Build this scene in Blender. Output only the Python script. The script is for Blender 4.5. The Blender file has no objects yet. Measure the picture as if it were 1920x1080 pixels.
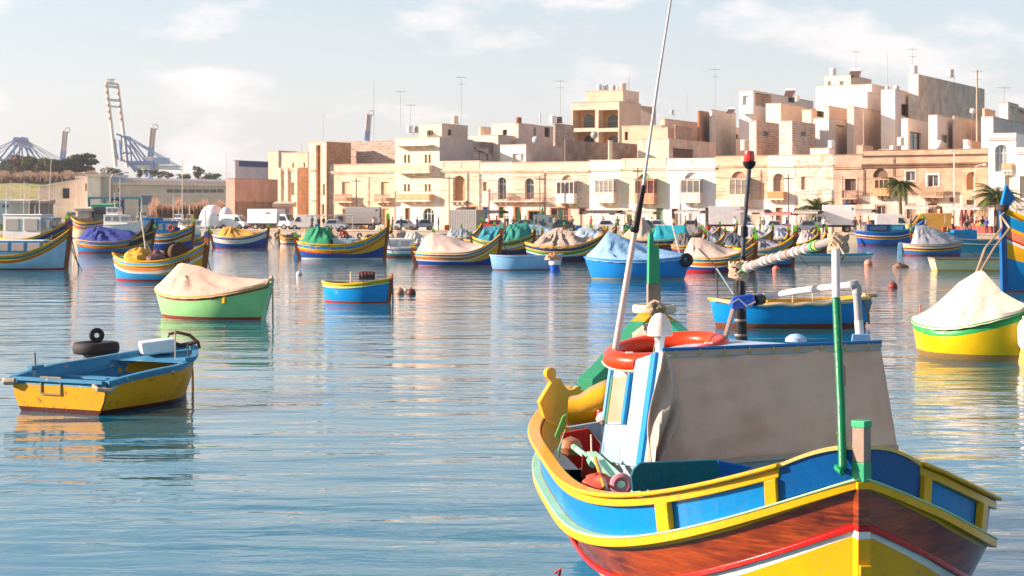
import bpy, bmesh, math, random
from mathutils import Vector, Matrix
from math import sin, cos, pi, radians, hypot, atan2
random.seed(7)
S = bpy.context.scene
COL = S.collection
# ---------------------------------------------------------------- camera, sky, sun, exposure
FP, CAMZ = 3200.0, 3.0
cd = bpy.data.cameras.new("camera"); cam = bpy.data.objects.new("camera", cd); COL.objects.link(cam)
cam.location = (0, 0, CAMZ); cam.rotation_euler = (pi/2, 0, 0)
cd.sensor_width = 36; cd.lens = 60; cd.shift_y = -140/1920
cd.clip_start = 0.1; cd.clip_end = 8000
cd.dof.use_dof = True; cd.dof.focus_distance = 14; cd.dof.aperture_fstop = 10.0
S.camera = cam
SUN_AZ, SUN_EL = 89.0, 19.0          # degrees to the left of straight behind the camera, elevation
sd = Vector((-sin(radians(SUN_AZ))*cos(radians(SUN_EL)), -cos(radians(SUN_AZ))*cos(radians(SUN_EL)), sin(radians(SUN_EL))))
w = bpy.data.worlds.new("World"); S.world = w; w.use_nodes = True
nt = w.node_tree; nt.nodes.clear()
def N(nt, t, **kw):
    n = nt.nodes.new(t)
    for k, v in kw.items(): setattr(n, k, v)
    return n
out = N(nt, 'ShaderNodeOutputWorld'); bg = N(nt, 'ShaderNodeBackground'); sky = N(nt, 'ShaderNodeTexSky')
sky.sky_type = 'NISHITA'; sky.sun_disc = False; sky.sun_elevation = radians(SUN_EL); sky.sun_rotation = radians(180+SUN_AZ)
sky.air_density = 1.0; sky.dust_density = 0.35; sky.ozone_density = 1.4; sky.altitude = 0
bg.inputs['Strength'].default_value = 0.075
tc = N(nt, 'ShaderNodeTexCoord'); mp = N(nt, 'ShaderNodeMapping'); mp.inputs['Scale'].default_value = (6.5, 6.5, 17)
nz = N(nt, 'ShaderNodeTexNoise'); nz.inputs['Scale'].default_value = 1.6; nz.inputs['Detail'].default_value = 7; nz.inputs['Roughness'].default_value = .58
cr = N(nt, 'ShaderNodeValToRGB'); cr.color_ramp.elements[0].position = .50; cr.color_ramp.elements[1].position = .63
mul = N(nt, 'ShaderNodeMath', operation='MULTIPLY'); mul.inputs[1].default_value = .8
mx = N(nt, 'ShaderNodeMix', data_type='RGBA'); mx.inputs['B'].default_value = (5.6, 5.3, 5.25, 1)
L = nt.links.new
L(tc.outputs['Generated'], mp.inputs['Vector']); L(mp.outputs[0], nz.inputs['Vector']); L(nz.outputs['Fac'], cr.inputs[0])
L(cr.outputs[0], mul.inputs[0]); # thin milky veil, optically thicker towards the horizon
sx = N(nt, 'ShaderNodeSeparateXYZ'); L(tc.outputs['Generated'], sx.inputs[0]); vr = N(nt, 'ShaderNodeMapRange'); vr.inputs['From Max'].default_value = .24; vr.inputs['To Min'].default_value = .8; vr.inputs['To Max'].default_value = .0; vr.interpolation_type = 'SMOOTHSTEP'
L(sx.outputs[2], vr.inputs['Value']); vm = N(nt, 'ShaderNodeMix', data_type='RGBA'); vm.inputs['B'].default_value = (3.8, 3.66, 3.92, 1); L(vr.outputs[0], vm.inputs['Factor']); L(sky.outputs[0], vm.inputs['A'])
L(mul.outputs[0], mx.inputs['Factor']); L(vm.outputs['Result'], mx.inputs['A']); L(mx.outputs['Result'], bg.inputs[0]); L(bg.outputs[0], out.inputs[0])
sl = bpy.data.lights.new("sun", 'SUN'); sl.energy = 5.0; sl.angle = radians(.5); sl.color = (1, .78, .655)
so = bpy.data.objects.new("sun", sl); COL.objects.link(so); so.rotation_euler = sd.to_track_quat('Z', 'Y').to_euler()
S.view_settings.view_transform = 'Standard'; S.view_settings.look = 'None'; S.view_settings.gamma = 1
S.view_settings.exposure = 1.40
S.cycles.use_denoising = True; S.cycles.max_bounces = 7; S.cycles.caustics_reflective = False; S.cycles.caustics_refractive = False

# ---------------------------------------------------------------- materials
def lin(h):
    h = h.lstrip('#'); v = [int(h[i:i+2], 16)/255 for i in (0, 2, 4)]
    return tuple(((c+.055)/1.055)**2.4 if c > .04045 else c/12.92 for c in v)
MC = {}
def newmat(key):
    m = bpy.data.materials.new(key); m.use_nodes = True; b = m.node_tree.nodes['Principled BSDF']
    return m, m.node_tree, b
def mixc(nt, a, b, fac, mode='MIX'):
    n = N(nt, 'ShaderNodeMix', data_type='RGBA', blend_type=mode)
    for s, v in (('A', a), ('B', b), ('Factor', fac)):
        if hasattr(v, 'links') or isinstance(v, bpy.types.NodeSocket): nt.links.new(v, n.inputs[s])
        else: n.inputs[s].default_value = (*v, 1) if isinstance(v, tuple) and len(v) == 3 else v
    return n.outputs['Result']
def noise(nt, vec, scale, detail=4, rough=.55, lo=None, hi=None):
    n = N(nt, 'ShaderNodeTexNoise'); n.inputs['Scale'].default_value = scale; n.inputs['Detail'].default_value = detail; n.inputs['Roughness'].default_value = rough
    if vec is not None: nt.links.new(vec, n.inputs['Vector'])
    o = n.outputs['Fac']
    if lo is not None:
        r = N(nt, 'ShaderNodeMapRange'); r.inputs['From Min'].default_value = lo; r.inputs['From Max'].default_value = hi
        nt.links.new(o, r.inputs['Value']); o = r.outputs[0]
    return o
def objco(nt, scale=(1, 1, 1)):
    t = N(nt, 'ShaderNodeTexCoord'); m = N(nt, 'ShaderNodeMapping'); m.inputs['Scale'].default_value = scale
    nt.links.new(t.outputs['Object'], m.inputs['Vector']); return m.outputs[0]
def bump(nt, b, h, dist, strength=1.0):
    n = N(nt, 'ShaderNodeBump'); n.inputs['Distance'].default_value = dist; n.inputs['Strength'].default_value = strength
    nt.links.new(h, n.inputs['Height']); nt.links.new(n.outputs[0], b.inputs['Normal']); return n
def paint(col, rough=.35, wear=.25, dirt=(.16, .12, .08), grain=(1, 1, 1), coat=.0, chip=None):
    """painted wood: slight colour drift, brush grain, scuffs and chips of its own shape"""
    key = ('paint', col, rough, wear, grain, coat, chip)
    if key in MC: return MC[key]
    c = lin(col) if isinstance(col, str) else col
    m, nt, b = newmat('paint'); v = objco(nt, grain)
    n1 = noise(nt, v, 2.3, 5, .6, .3, .75); n2 = noise(nt, v, 19, 4, .6, .56, .75)
    c2 = tuple(x*.80 for x in c)
    o = mixc(nt, c, c2, n1)
    f = N(nt, 'ShaderNodeMath', operation='MULTIPLY'); nt.links.new(n2, f.inputs[0]); f.inputs[1].default_value = wear
    o = mixc(nt, o, dirt, f.outputs[0])
    if chip:
        n3 = noise(nt, v, 6.5, 8, .7, .60, .64)
        o = mixc(nt, o, lin(chip), n3)
    nt.links.new(o, b.inputs['Base Color']); 
    rr = N(nt, 'ShaderNodeMapRange'); rr.inputs['To Min'].default_value = rough*.75; rr.inputs['To Max'].default_value = min(1, rough*1.5); nt.links.new(n1, rr.inputs['Value']); nt.links.new(rr.outputs[0], b.inputs['Roughness'])
    b.inputs['Coat Weight'].default_value = coat*.6; b.inputs['Specular IOR Level'].default_value = .22; b.inputs['Coat Roughness'].default_value = .12
    bump(nt, b, noise(nt, v, 30, 3), .004, .6)
    MC[key] = m; return m
def plain(col, rough=.5, metal=0, var=.15, scale=8, bmp=.003):
    key = ('plain', col, rough, metal, var, scale)
    if key in MC: return MC[key]
    c = lin(col) if isinstance(col, str) else col
    m, nt, b = newmat('plain'); v = objco(nt)
    n1 = noise(nt, v, scale, 5, .6, .3, .7)
    o = mixc(nt, c, tuple(x*(1-var*2) for x in c), n1)
    nt.links.new(o, b.inputs['Base Color']); b.inputs['Roughness'].default_value = rough; b.inputs['Metallic'].default_value = metal
    bump(nt, b, noise(nt, v, scale*4, 3), bmp, .5)
    MC[key] = m; return m
def fabric(col, stain='8a7b6c', amt=.35, trans=0.0, scale=1.3):  # stain colours the blotches; on the shelter screen it paints sunlight glowing through
    key = ('fab', col, stain, amt, trans)
    if key in MC: return MC[key]
    m, nt, b = newmat('canvas'); v = objco(nt); c = lin(col)
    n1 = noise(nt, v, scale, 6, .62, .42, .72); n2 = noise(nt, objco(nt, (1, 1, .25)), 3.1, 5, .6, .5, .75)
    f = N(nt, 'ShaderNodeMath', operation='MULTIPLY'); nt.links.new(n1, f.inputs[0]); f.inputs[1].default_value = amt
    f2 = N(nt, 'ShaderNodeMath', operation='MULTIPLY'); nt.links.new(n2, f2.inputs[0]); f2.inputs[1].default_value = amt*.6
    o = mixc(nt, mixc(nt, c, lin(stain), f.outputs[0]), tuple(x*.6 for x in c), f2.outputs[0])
    nt.links.new(o, b.inputs['Base Color']); b.inputs['Roughness'].default_value = .85
    wv = noise(nt, v, 5, 6, .6); bump(nt, b, wv, .03, .7)
    if trans:
        tr = N(nt, 'ShaderNodeBsdfTranslucent'); ms = N(nt, 'ShaderNodeMixShader'); ms.inputs[0].default_value = trans
        nt.links.new(o, tr.inputs[0]); nt.links.new(b.outputs[0], ms.inputs[1]); nt.links.new(tr.outputs[0], ms.inputs[2]); nt.links.new(ms.outputs[0], nt.nodes['Material Output'].inputs[0])
    MC[key] = m; return m
def stone(col, blocks=True, stain=.35, stc='6b4a30', patch=None, bs=1.0, mortar=.25, contrast=.16):
    """limestone or rendered wall: courses of blocks with lighter joints, weather streaks and patches"""
    key = ('stone', col, blocks, stain, stc, patch, bs, mortar, contrast)
    if key in MC: return MC[key]
    m, nt, b = newmat('masonry'); c = lin(col); lu = .3*c[0]+.6*c[1]+.1*c[2]; c = (c[0]*.78+lu*.21, c[1]*.78+lu*.19, c[2]*.78+lu*.18)
    t = N(nt, 'ShaderNodeTexCoord'); sp = N(nt, 'ShaderNodeSeparateXYZ'); nt.links.new(t.outputs['Object'], sp.inputs[0])
    ad = N(nt, 'ShaderNodeMath', operation='ADD'); nt.links.new(sp.outputs[0], ad.inputs[0]); nt.links.new(sp.outputs[1], ad.inputs[1])
    cb = N(nt, 'ShaderNodeCombineXYZ'); nt.links.new(ad.outputs[0], cb.inputs[0]); nt.links.new(sp.outputs[2], cb.inputs[1])
    o = c; n0 = noise(nt, t.outputs['Object'], .5, 6, .65, .35, .7)
    if blocks:
        br = N(nt, 'ShaderNodeTexBrick'); nt.links.new(cb.outputs[0], br.inputs['Vector'])
        br.inputs['Scale'].default_value = 1.0; br.inputs['Brick Width'].default_value = .62*bs; br.inputs['Row Height'].default_value = .29*bs
        br.inputs['Mortar Size'].default_value = .018*bs; br.inputs['Bias'].default_value = 0
        br.inputs['Color1'].default_value = (*[x*(1+contrast*.6) for x in c], 1); br.inputs['Color2'].default_value = (*[x*(1-contrast) for x in c], 1)
        br.inputs['Mortar'].default_value = (*[x*(1-mortar) + (.12 if mortar < 0 else 0) for x in c], 1)
        o = br.outputs['Color']
        bump(nt, b, br.outputs['Fac'], .015, .5).invert = True
    f = N(nt, 'ShaderNodeMath', operation='MULTIPLY'); nt.links.new(n0, f.inputs[0]); f.inputs[1].default_value = stain
    o = mixc(nt, o, tuple(x*y*1.6+.02 for x, y in zip(c, lin(stc))), f.outputs[0])
    ms = N(nt, 'ShaderNodeMapping'); ms.inputs['Scale'].default_value = (1.3, .16, 1); nt.links.new(cb.outputs[0], ms.inputs[0])
    st = noise(nt, ms.outputs[0], 1.6, 6, .7, .52, .78)
    f = N(nt, 'ShaderNodeMath', operation='MULTIPLY'); nt.links.new(st, f.inputs[0]); f.inputs[1].default_value = stain*.8
    o = mixc(nt, o, tuple(x*.38 for x in c), f.outputs[0])
    if patch:
        pn = noise(nt, t.outputs['Object'], .8, 7, .7, .54, .57); o = mixc(nt, o, lin(patch), pn)
    nt.links.new(o, b.inputs['Base Color']); b.inputs['Roughness'].default_value = .92
    if not blocks: bump(nt, b, noise(nt, t.outputs['Object'], 3, 6), .03, .5)
    MC[key] = m; return m
def glass(col='20282c', rough=.08):
    key = ('glass', col)
    if key in MC: return MC[key]
    m, nt, b = newmat('window_glass'); b.inputs['Base Color'].default_value = (*lin(col), 1); b.inputs['Roughness'].default_value = rough; b.inputs['Specular IOR Level'].default_value = .8
    MC[key] = m; return m
def leaf(col):
    key = ('leaf', col)
    if key in MC: return MC[key]
    m, nt, b = newmat('foliage'); c = lin(col); v = objco(nt)
    o = mixc(nt, c, tuple(x*.45 for x in c), noise(nt, v, .9, 4, .6, .35, .65))
    nt.links.new(o, b.inputs['Base Color']); b.inputs['Roughness'].default_value = .7
    tr = N(nt, 'ShaderNodeBsdfTranslucent'); ms = N(nt, 'ShaderNodeMixShader'); ms.inputs[0].default_value = .25
    nt.links.new(o, tr.inputs[0]); nt.links.new(b.outputs[0], ms.inputs[1]); nt.links.new(tr.outputs[0], ms.inputs[2]); nt.links.new(ms.outputs[0], nt.nodes['Material Output'].inputs[0])
    MC[key] = m; return m
# paint colours (base colours, not the lit ones)
HX = dict(blue='007cb0', royal='0b4592', navy='12356b', sky='4d9cc8', pale='9cc4dd', teal='12747a', green='2f9a50', lime='63bb2c', mint='7fc09a', dgreen='1d6b3c',
          yellow='e2a408', ochre='d59a1c', orange='d06a24', red='b8241e', brown='7c3520', wood='8a4a26', white='dcd8d0', cream='dcc9a4', black='1a1a1c', grey='8c8c8c', pink='d98f7c', pgreen='86c882', maroon='6e1f1c')
def pm(k, **kw): return k if isinstance(k, bpy.types.Material) else paint(HX.get(k, k), **({'rough': .38} | kw))

# ---------------------------------------------------------------- mesh helpers
class MB:
    def __init__(s): s.v = []; s.f = []; s.m = []; s.mi = 0
    def q(s, *idx): s.f.append(tuple(idx)); s.m.append(s.mi)
    def add(s, pts): n = len(s.v); s.v.extend([tuple(p) for p in pts]); return n
    def box(s, x0, y0, z0, x1, y1, z1):
        n = s.add([(x0,y0,z0),(x1,y0,z0),(x1,y1,z0),(x0,y1,z0),(x0,y0,z1),(x1,y0,z1),(x1,y1,z1),(x0,y1,z1)])
        for f in ((0,3,2,1),(4,5,6,7),(0,1,5,4),(1,2,6,5),(2,3,7,6),(3,0,4,7)): s.q(*[n+i for i in f])
        return s
    def hexa(s, p):      # eight corners: bottom loop then top loop
        n = s.add(p)
        for f in ((0,3,2,1),(4,5,6,7),(0,1,5,4),(1,2,6,5),(2,3,7,6),(3,0,4,7)): s.q(*[n+i for i in f])
        return s
    def poly(s, pts): n = s.add(pts); s.q(*range(n, n+len(pts))); return s
    def grid(s, rows, close=False):
        R = len(rows); C = len(rows[0]); n = s.add([p for r in rows for p in r])
        for i in range(R-1):
            for j in range(C if close else C-1): s.q(n+i*C+j, n+i*C+(j+1) % C, n+(i+1)*C+(j+1) % C, n+(i+1)*C+j)
        return n
    def tube(s, pts, r, k=8, cap=True):
        pts = [Vector(p) for p in pts]; rs = r if isinstance(r, (list, tuple)) else [r]*len(pts); rows = []
        up = Vector((0, 0, 1))
        for i, p in enumerate(pts):
            d = (pts[min(i+1, len(pts)-1)]-pts[max(i-1, 0)]).normalized()
            a = d.cross(up if abs(d.z) < .95 else Vector((1, 0, 0))).normalized(); b = d.cross(a)
            rows.append([p+(a*cos(2*pi*j/k)+b*sin(2*pi*j/k))*rs[i] for j in range(k)])
        n = s.grid(rows, True)
        if cap: s.q(*[n+j for j in range(k)][::-1]); m = n+(len(pts)-1)*k; s.q(*[m+j for j in range(k)])
        return s
    def lathe(s, prof, c=(0, 0, 0), k=16):
        n = s.grid([[(c[0]+r*cos(2*pi*j/k), c[1]+r*sin(2*pi*j/k), c[2]+z) for j in range(k)] for r, z in prof], True)
        return s
    def sweep(s, pts, w, h, close=False, side=None):   # rectangular bar along a line, w sideways (horizontal), h upward
        pts = [Vector(p) for p in pts]; rows = []; n = len(pts)
        for i, p in enumerate(pts):
            d = pts[(i+1) % n if close else min(i+1, n-1)]-pts[(i-1) % n if close else max(i-1, 0)]
            a = Vector((d.y, -d.x, 0)); a = a.normalized() if a.length > 1e-6 else Vector((1, 0, 0))
            rows.append([p-a*w/2-Vector((0,0,h/2)), p+a*w/2-Vector((0,0,h/2)), p+a*w/2+Vector((0,0,h/2)), p-a*w/2+Vector((0,0,h/2))])
        if close: rows.append(rows[0])
        m = s.grid(rows, True)
        if not close: s.q(m, m+1, m+2, m+3); e = m+4*(n-1); s.q(e+3, e+2, e+1, e)
        return s
    def prism(s, prof, y0, y1, inset=None):    # profile in x,z extruded along y
        n = s.add([(x, y0, z) for x, z in prof]); k = len(prof); s.add([(x, y1, z) for x, z in prof])
        s.q(*range(n, n+k)); s.q(*range(n+2*k-1, n+k-1, -1))
        for i in range(k): j = (i+1) % k; s.q(n+i, n+k+i, n+k+j, n+j)
        return s
    def torus(s, c, R, r, axis='z', k=24, l=10, M=None):
        rows = []
        for i in range(k):
            a = 2*pi*i/k; row = []
            for j in range(l):
                b = 2*pi*j/l; x, y, z = (R+r*cos(b))*cos(a), (R+r*cos(b))*sin(a), r*sin(b)
                p = Vector((x, y, z)) if axis == 'z' else (Vector((x, z, y)) if axis == 'y' else Vector((z, x, y)))
                if M is not None: p = M @ p
                row.append(p+Vector(c))
            rows.append(row)
        rows.append(rows[0]); s.grid(rows, True); return s
    def build(s, name, mats, parent=None, smooth=False, bevel=0, loc=None, solid=0, subsurf=0):
        me = bpy.data.meshes.new(name); me.from_pydata(s.v, [], s.f)
        for m in (mats if isinstance(mats, (list, tuple)) else [mats]): me.materials.append(m)
        if any(s.m): me.polygons.foreach_set('material_index', s.m)
        bm = bmesh.new(); bm.from_mesh(me); bmesh.ops.remove_doubles(bm, verts=bm.verts, dist=1e-5); bmesh.ops.recalc_face_normals(bm, faces=bm.faces); bm.to_mesh(me); bm.free()
        if smooth:
            me.polygons.foreach_set('use_smooth', [True]*len(me.polygons))
            try: me.set_sharp_from_angle(angle=radians(40))
            except Exception: pass
        o = bpy.data.objects.new(name, me); COL.objects.link(o)
        if parent is not None: o.parent = parent
        if loc is not None: o.location = loc
        if solid: md = o.modifiers.new('thick', 'SOLIDIFY'); md.thickness = solid; md.offset = -1
        if bevel: md = o.modifiers.new('bevel', 'BEVEL'); md.width = bevel; md.segments = 2; md.limit_method = 'ANGLE'
        if subsurf: md = o.modifiers.new('sub', 'SUBSURF'); md.levels = md.render_levels = subsurf
        return o
def tag(o, label=None, cat=None, group=None, kind=None):
    if label: o['label'] = label
    if cat: o['category'] = cat
    if group: o['group'] = group
    if kind: o['kind'] = kind
    return o
def empty(name, loc=(0, 0, 0), rz=0, label=None, cat=None, group=None):
    o = bpy.data.objects.new(name, None); COL.objects.link(o); o.location = loc; o.rotation_euler = (0, 0, rz); o.empty_display_size = .2
    return tag(o, label, cat, group)
def copy_tree(o, parent=None):
    c = o.copy(); COL.objects.link(c); c.parent = parent
    for ch in list(o.children): copy_tree(ch, c)
    return c
def P(px, py, d): return Vector(((px-960)/FP*d, d, CAMZ-(py-400)/FP*d))
def dwl(wy): return FP*CAMZ/(wy-400)
# ---------------------------------------------------------------- water and land
def water_mat():
    m, nt, b = newmat('sea_water')
    t = N(nt, 'ShaderNodeTexCoord')
    def layer(sx, sy, sc, det, rg, dist=0, rot=0):
        mp = N(nt, 'ShaderNodeMapping'); mp.inputs['Scale'].default_value = (sx, sy, 1); mp.inputs['Rotation'].default_value = (0, 0, rot)
        nt.links.new(t.outputs['Object'], mp.inputs[0]); n = N(nt, 'ShaderNodeTexNoise'); n.inputs['Scale'].default_value = sc; n.inputs['Detail'].default_value = det; n.inputs['Roughness'].default_value = rg; n.inputs['Distortion'].default_value = dist
        nt.links.new(mp.outputs[0], n.inputs['Vector']); return n.outputs['Fac']
    h1 = layer(.32, 1.0, .75, 2, .45, .3, .06); h2 = layer(.45, 1.0, 2.6, 3, .5, .4, -.12); h3 = layer(.6, 1, 9, 2, .5)
    def scaled(h, k):
        f = N(nt, 'ShaderNodeMath', operation='MULTIPLY'); nt.links.new(h, f.inputs[0]); f.inputs[1].default_value = k; return f.outputs[0]
    def add(a, c):
        f = N(nt, 'ShaderNodeMath', operation='ADD'); nt.links.new(a, f.inputs[0]); nt.links.new(c, f.inputs[1]); return f.outputs[0]
    pt = layer(.35, 1, .07, 3, .55, .6, .25); pr = N(nt, 'ShaderNodeMapRange'); pr.inputs['From Min'].default_value = .36; pr.inputs['From Max'].default_value = .62; pr.inputs['To Min'].default_value = .28; pr.inputs['To Max'].default_value = 1.5; nt.links.new(pt, pr.inputs['Value'])
    rf = N(nt, 'ShaderNodeMath', operation='MULTIPLY'); nt.links.new(add(scaled(h2, .020), scaled(h3, .0022)), rf.inputs[0]); nt.links.new(pr.outputs[0], rf.inputs[1])
    h = add(scaled(h1, .07), rf.outputs[0])
    bump(nt, b, h, 1.0, 1.0)
    b.inputs['Base Color'].default_value = (.002, .125, .18, 1); b.inputs['Roughness'].default_value = .035; b.inputs['IOR'].default_value = 1.85
    return m
o = MB().add([(-900, -40, 0), (900, -40, 0), (900, 2500, 0), (-900, 2500, 0)])
wb = MB(); wb.poly([(-1200, -60, 0), (1200, -60, 0), (1200, 3500, 0), (-1200, 3500, 0)]); tag(wb.build('water', water_mat()), kind='structure')
sb = MB(); sb.poly([(-1300, -70, -3), (1300, -70, -3), (1300, 3600, -3), (-1300, 3600, -3)]); tag(sb.build('sea_bed', plain('1b3a44', .9)), kind='structure')

AL = radians(28); U = Vector((cos(AL), -sin(AL), 0)); V = Vector((sin(AL), cos(AL), 0))
def dfront(px, off=0):          # distance at which the terrace's facade line crosses a sight line
    k = (px-960)/FP; A = P(1300, 400, 205)+V*off; t = (k*A.y-A.x)/(U.x-k*U.y); return (A+U*t).y
GZ = .9
prom = stone('b8a48a', False, .3)
# promenade with its quay edge: set in front of the facade line
def ql(px, off=-21): return P(px, 400, dfront(px, off))
e = [ql(377), ql(700), ql(1200), ql(1600), ql(2300)]
mb = MB(); back = [Vector((e[-1].x+60, e[-1].y+260, 0)), Vector((-45, 420, 0)), Vector((-48, 300, 0))]
ring = [Vector((p.x, p.y, 0)) for p in e]+back
mb.poly([(p.x, p.y, GZ) for p in ring])
for i in range(len(ring)):
    a, b_ = ring[i], ring[(i+1) % len(ring)]; mb.poly([(a.x, a.y, -2), (b_.x, b_.y, -2), (b_.x, b_.y, GZ), (a.x, a.y, GZ)])
tag(mb.build('promenade', prom), kind='structure')
mb = MB(); mb.sweep([(p.x, p.y+.2, GZ+.06) for p in e], .5, .14); tag(mb.build('quay_kerb', stone('c9b79c', True, .4)), kind='structure')
mb = MB()
for i in range(16):
    p = P(385+i*38, 400, dfront(385+i*38, -19.05)); mb.torus((p.x, p.y, .55), .38, .13, 'y', 14, 7)
# far shore on the left with its hill
def hill(x, y):
    px = 960+FP*x/y
    z = 1.2
    if y > 330:
        s_ = min(1, max(0, (y-330)/260)); s_ = s_*s_*(3-2*s_); top = 14 if px < 250 else (14-min(1, (px-250)/250)*2.0)
        z += s_*top*(1 if px < 560 else max(.15, 1-(px-560)/300))
        if y > 640: z = max(1.2, z-(y-640)*.03)
    return z
ys = [298, 330, 360, 400, 440, 480, 520, 560, 600, 640, 700, 800, 950, 1200, 1600, 2600]; rows = []
for y in ys:
    rows.append([(x/40*(.42*y+60)-25 if True else 0, y, hill(x/40*(.42*y+60)-25, y)+(random.uniform(-.5, .5) if y > 340 else 0)) for x in range(-40, 41)])
mb = MB(); mb.grid([[(p[0], p[1], -2) for p in rows[0]]]+rows)
m, nt_, b_ = newmat('field'); v = objco(nt_); n1 = noise(nt_, objco(nt_, (.3, 1, 1)), .02, 5, .6, .4, .6); n2 = noise(nt_, v, .35, 5, .7, .4, .65)
o_ = mixc(nt_, mixc(nt_, lin('8a9a3c'), lin('b39a52'), n1), lin('5c6a34'), n2); nt_.links.new(o_, b_.inputs['Base Color']); b_.inputs['Roughness'].default_value = .95
tag(mb.build('hillside', m, smooth=True), kind='structure')

# ---------------------------------------------------------------- buildings
SHUT = {}
class House:
    def __init__(s, name, x0, xm, x1, yt, off, mat, label, cat='house', group=None, d=None, minD=6, side=None, zb=GZ, rise=0, al=None):
        s.al = AL if al is None else radians(al)
        s.U = Vector((cos(s.al), -sin(s.al), 0)); s.V = Vector((sin(s.al), cos(s.al), 0))
        d = dfront(xm, off) if d is None else d
        s.C = P(xm, 400, d); s.C.z = 0; s.d = d; s.mat = mat
        s.root = empty(name, (s.C.x, s.C.y, 0), -s.al, label, cat, group)
        s.xf = s.fx(x0); s.D = max(minD, s.sy(x1) if x1 > xm else 0)
        s.zt = s.z(yt, d); s.zb = zb; s.yt = yt; s.rise = rise
        s.holes = {'f': [], 's': []}; s.side = side or mat
    def fx(s, px):
        k = (px-960)/FP; return (k*s.C.y-s.C.x)/(s.U.x-k*s.U.y)
    def sy(s, px):
        k = (px-960)/FP; return (k*s.C.y-s.C.x)/(s.V.x-k*s.V.y)
    def z(s, y, d): return CAMZ-(y-400)/FP*d
    def fpt(s, px, py): a = s.fx(px); return a, s.z(py, (s.C+s.U*a).y)
    def spt(s, px, py): a = s.sy(px); return a, s.z(py, (s.C+s.V*a).y)
    def rect(s, f, x0, y0, x1, y1):
        g = s.fpt if f == 'f' else s.spt
        a0, z1 = g(x0, y0); a1, z0 = g(x1, y1); a1 = g(x1, y0)[0]; zz = g((x0+x1)/2, y0)[1]; z0 = g((x0+x1)/2, y1)[1]
        return a0, a1, z0, zz
    def hole(s, f, x0, y0, x1, y1, arch=False, depth=.28):
        r = s.rect(f, x0, y0, x1, y1); s.holes[f].append((*r, arch, depth)); return r
    def tr(s, f, a, z, dp):      # face coordinates to local
        return (a, dp, z) if f == 'f' else (-dp, a, z)
    def wall(s, mb, f, a0, a1, z0, z1):
        H = [h for h in s.holes[f] if h[0] > a0-.01 and h[1] < a1+.01]
        A = sorted(set([a0, a1]+[h[i] for h in H for i in (0, 1)])); Z = sorted(set([z0, z1]+[min(max(h[i], z0), z1) for h in H for i in (2, 3)]))
        T = lambda a, z, dp=0: s.tr(f, a, z, dp)
        for i in range(len(A)-1):
            for j in range(len(Z)-1):
                ca, cz = (A[i]+A[i+1])/2, (Z[j]+Z[j+1])/2
                if any(h[0] < ca < h[1] and h[2] < cz < h[3] for h in H): continue
                mb.poly([T(A[i], Z[j]), T(A[i+1], Z[j]), T(A[i+1], Z[j+1]), T(A[i], Z[j+1])])
        for h in H:
            b0, b1, y0, y1, arch, dp = h
            if not arch: out = [(b0, y0), (b1, y0), (b1, y1), (b0, y1)]
            else:
                r = (b1-b0)/2; rz = min(r, (y1-y0)*.8); cx = (b0+b1)/2; arc = [(cx+r*cos(pi*k/10), y1-rz+rz*sin(pi*k/10)) for k in range(11)]
                out = [(b0, y0), (b1, y0)]+arc
                for k in range(10):
                    p, q = arc[k], arc[k+1]; c = (b1, y1) if k < 5 else (b0, y1)
                    mb.poly([T(*c), T(*q), T(*p)])
            for k in range(len(out)):
                p, q = out[k], out[(k+1) % len(out)]; mb.poly([T(*p), T(*q), T(q[0], q[1], dp), T(p[0], p[1], dp)])
    def finish(s, coping='', parapet=True, slope=None):
        mb = MB(); zt, zb = s.zt, s.zb
        s.wall(mb, 'f', s.xf, 0, zb, zt)
        mb.mi = 1; s.wall(mb, 's', 0, s.D, zb, zt)
        if s.rise:   # far end of the party wall stands lower or higher
            mb.poly([(0, 0, zt), (0, s.D, zt+s.rise), (0, s.D, zt)]); mb.poly([(s.xf, 0, zt), (s.xf, s.D, zt+s.rise), (s.xf, s.D, zt)]); mb.poly([(0, 0, zt), (0, s.D, zt+s.rise), (s.xf, s.D, zt+s.rise), (s.xf, 0, zt)])
        mb.poly([(s.xf, 0, zb), (s.xf, s.D, zb), (s.xf, s.D, zt), (s.xf, 0, zt)]); mb.poly([(s.xf, s.D, zb), (0, s.D, zb), (0, s.D, zt), (s.xf, s.D, zt)])
        mb.mi = 0
        if not s.rise: mb.poly([(s.xf, 0, zt-.35), (0, 0, zt-.35), (0, s.D, zt-.35), (s.xf, s.D, zt-.35)])
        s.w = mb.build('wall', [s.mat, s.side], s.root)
        if coping and not s.rise:
            c = MB(); t_ = .07; e_ = .06
            c.box(s.xf-e_, -e_, zt, e_, .22, zt+t_); c.box(-.22, .222, zt, e_, s.D, zt+t_); c.box(s.xf-e_, .222, zt, s.xf+.22, s.D, zt+t_)
            c.build('coping', stone(coping, False, .5), s.root)
        return s
    # ---- openings
    def win(s, f, x0, y0, x1, y1, fr='d8d2c6', gl='2a3236', kind='w', arch=False, depth=.28, n=2, name='window', hole=True):
        a0, a1, z0, z1 = s.hole(f, x0, y0, x1, y1, arch, depth) if hole else s.rect(f, x0, y0, x1, y1)
        dp = depth-.06; T = lambda a, z, q: s.tr(f, a, z, q)
        def bar(mb, b0, b1, y0, y1, d0, d1):
            p, q = T(b0, y0, d0), T(b1, y1, d1); mb.box(min(p[0], q[0]), min(p[1], q[1]), y0, max(p[0], q[0]), max(p[1], q[1]), y1)
        mb = MB(); t_ = .07
        bar(mb, a0, a1, z1-t_, z1, dp, dp+.05); bar(mb, a0, a1, z0, z0+t_, dp, dp+.05)
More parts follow.
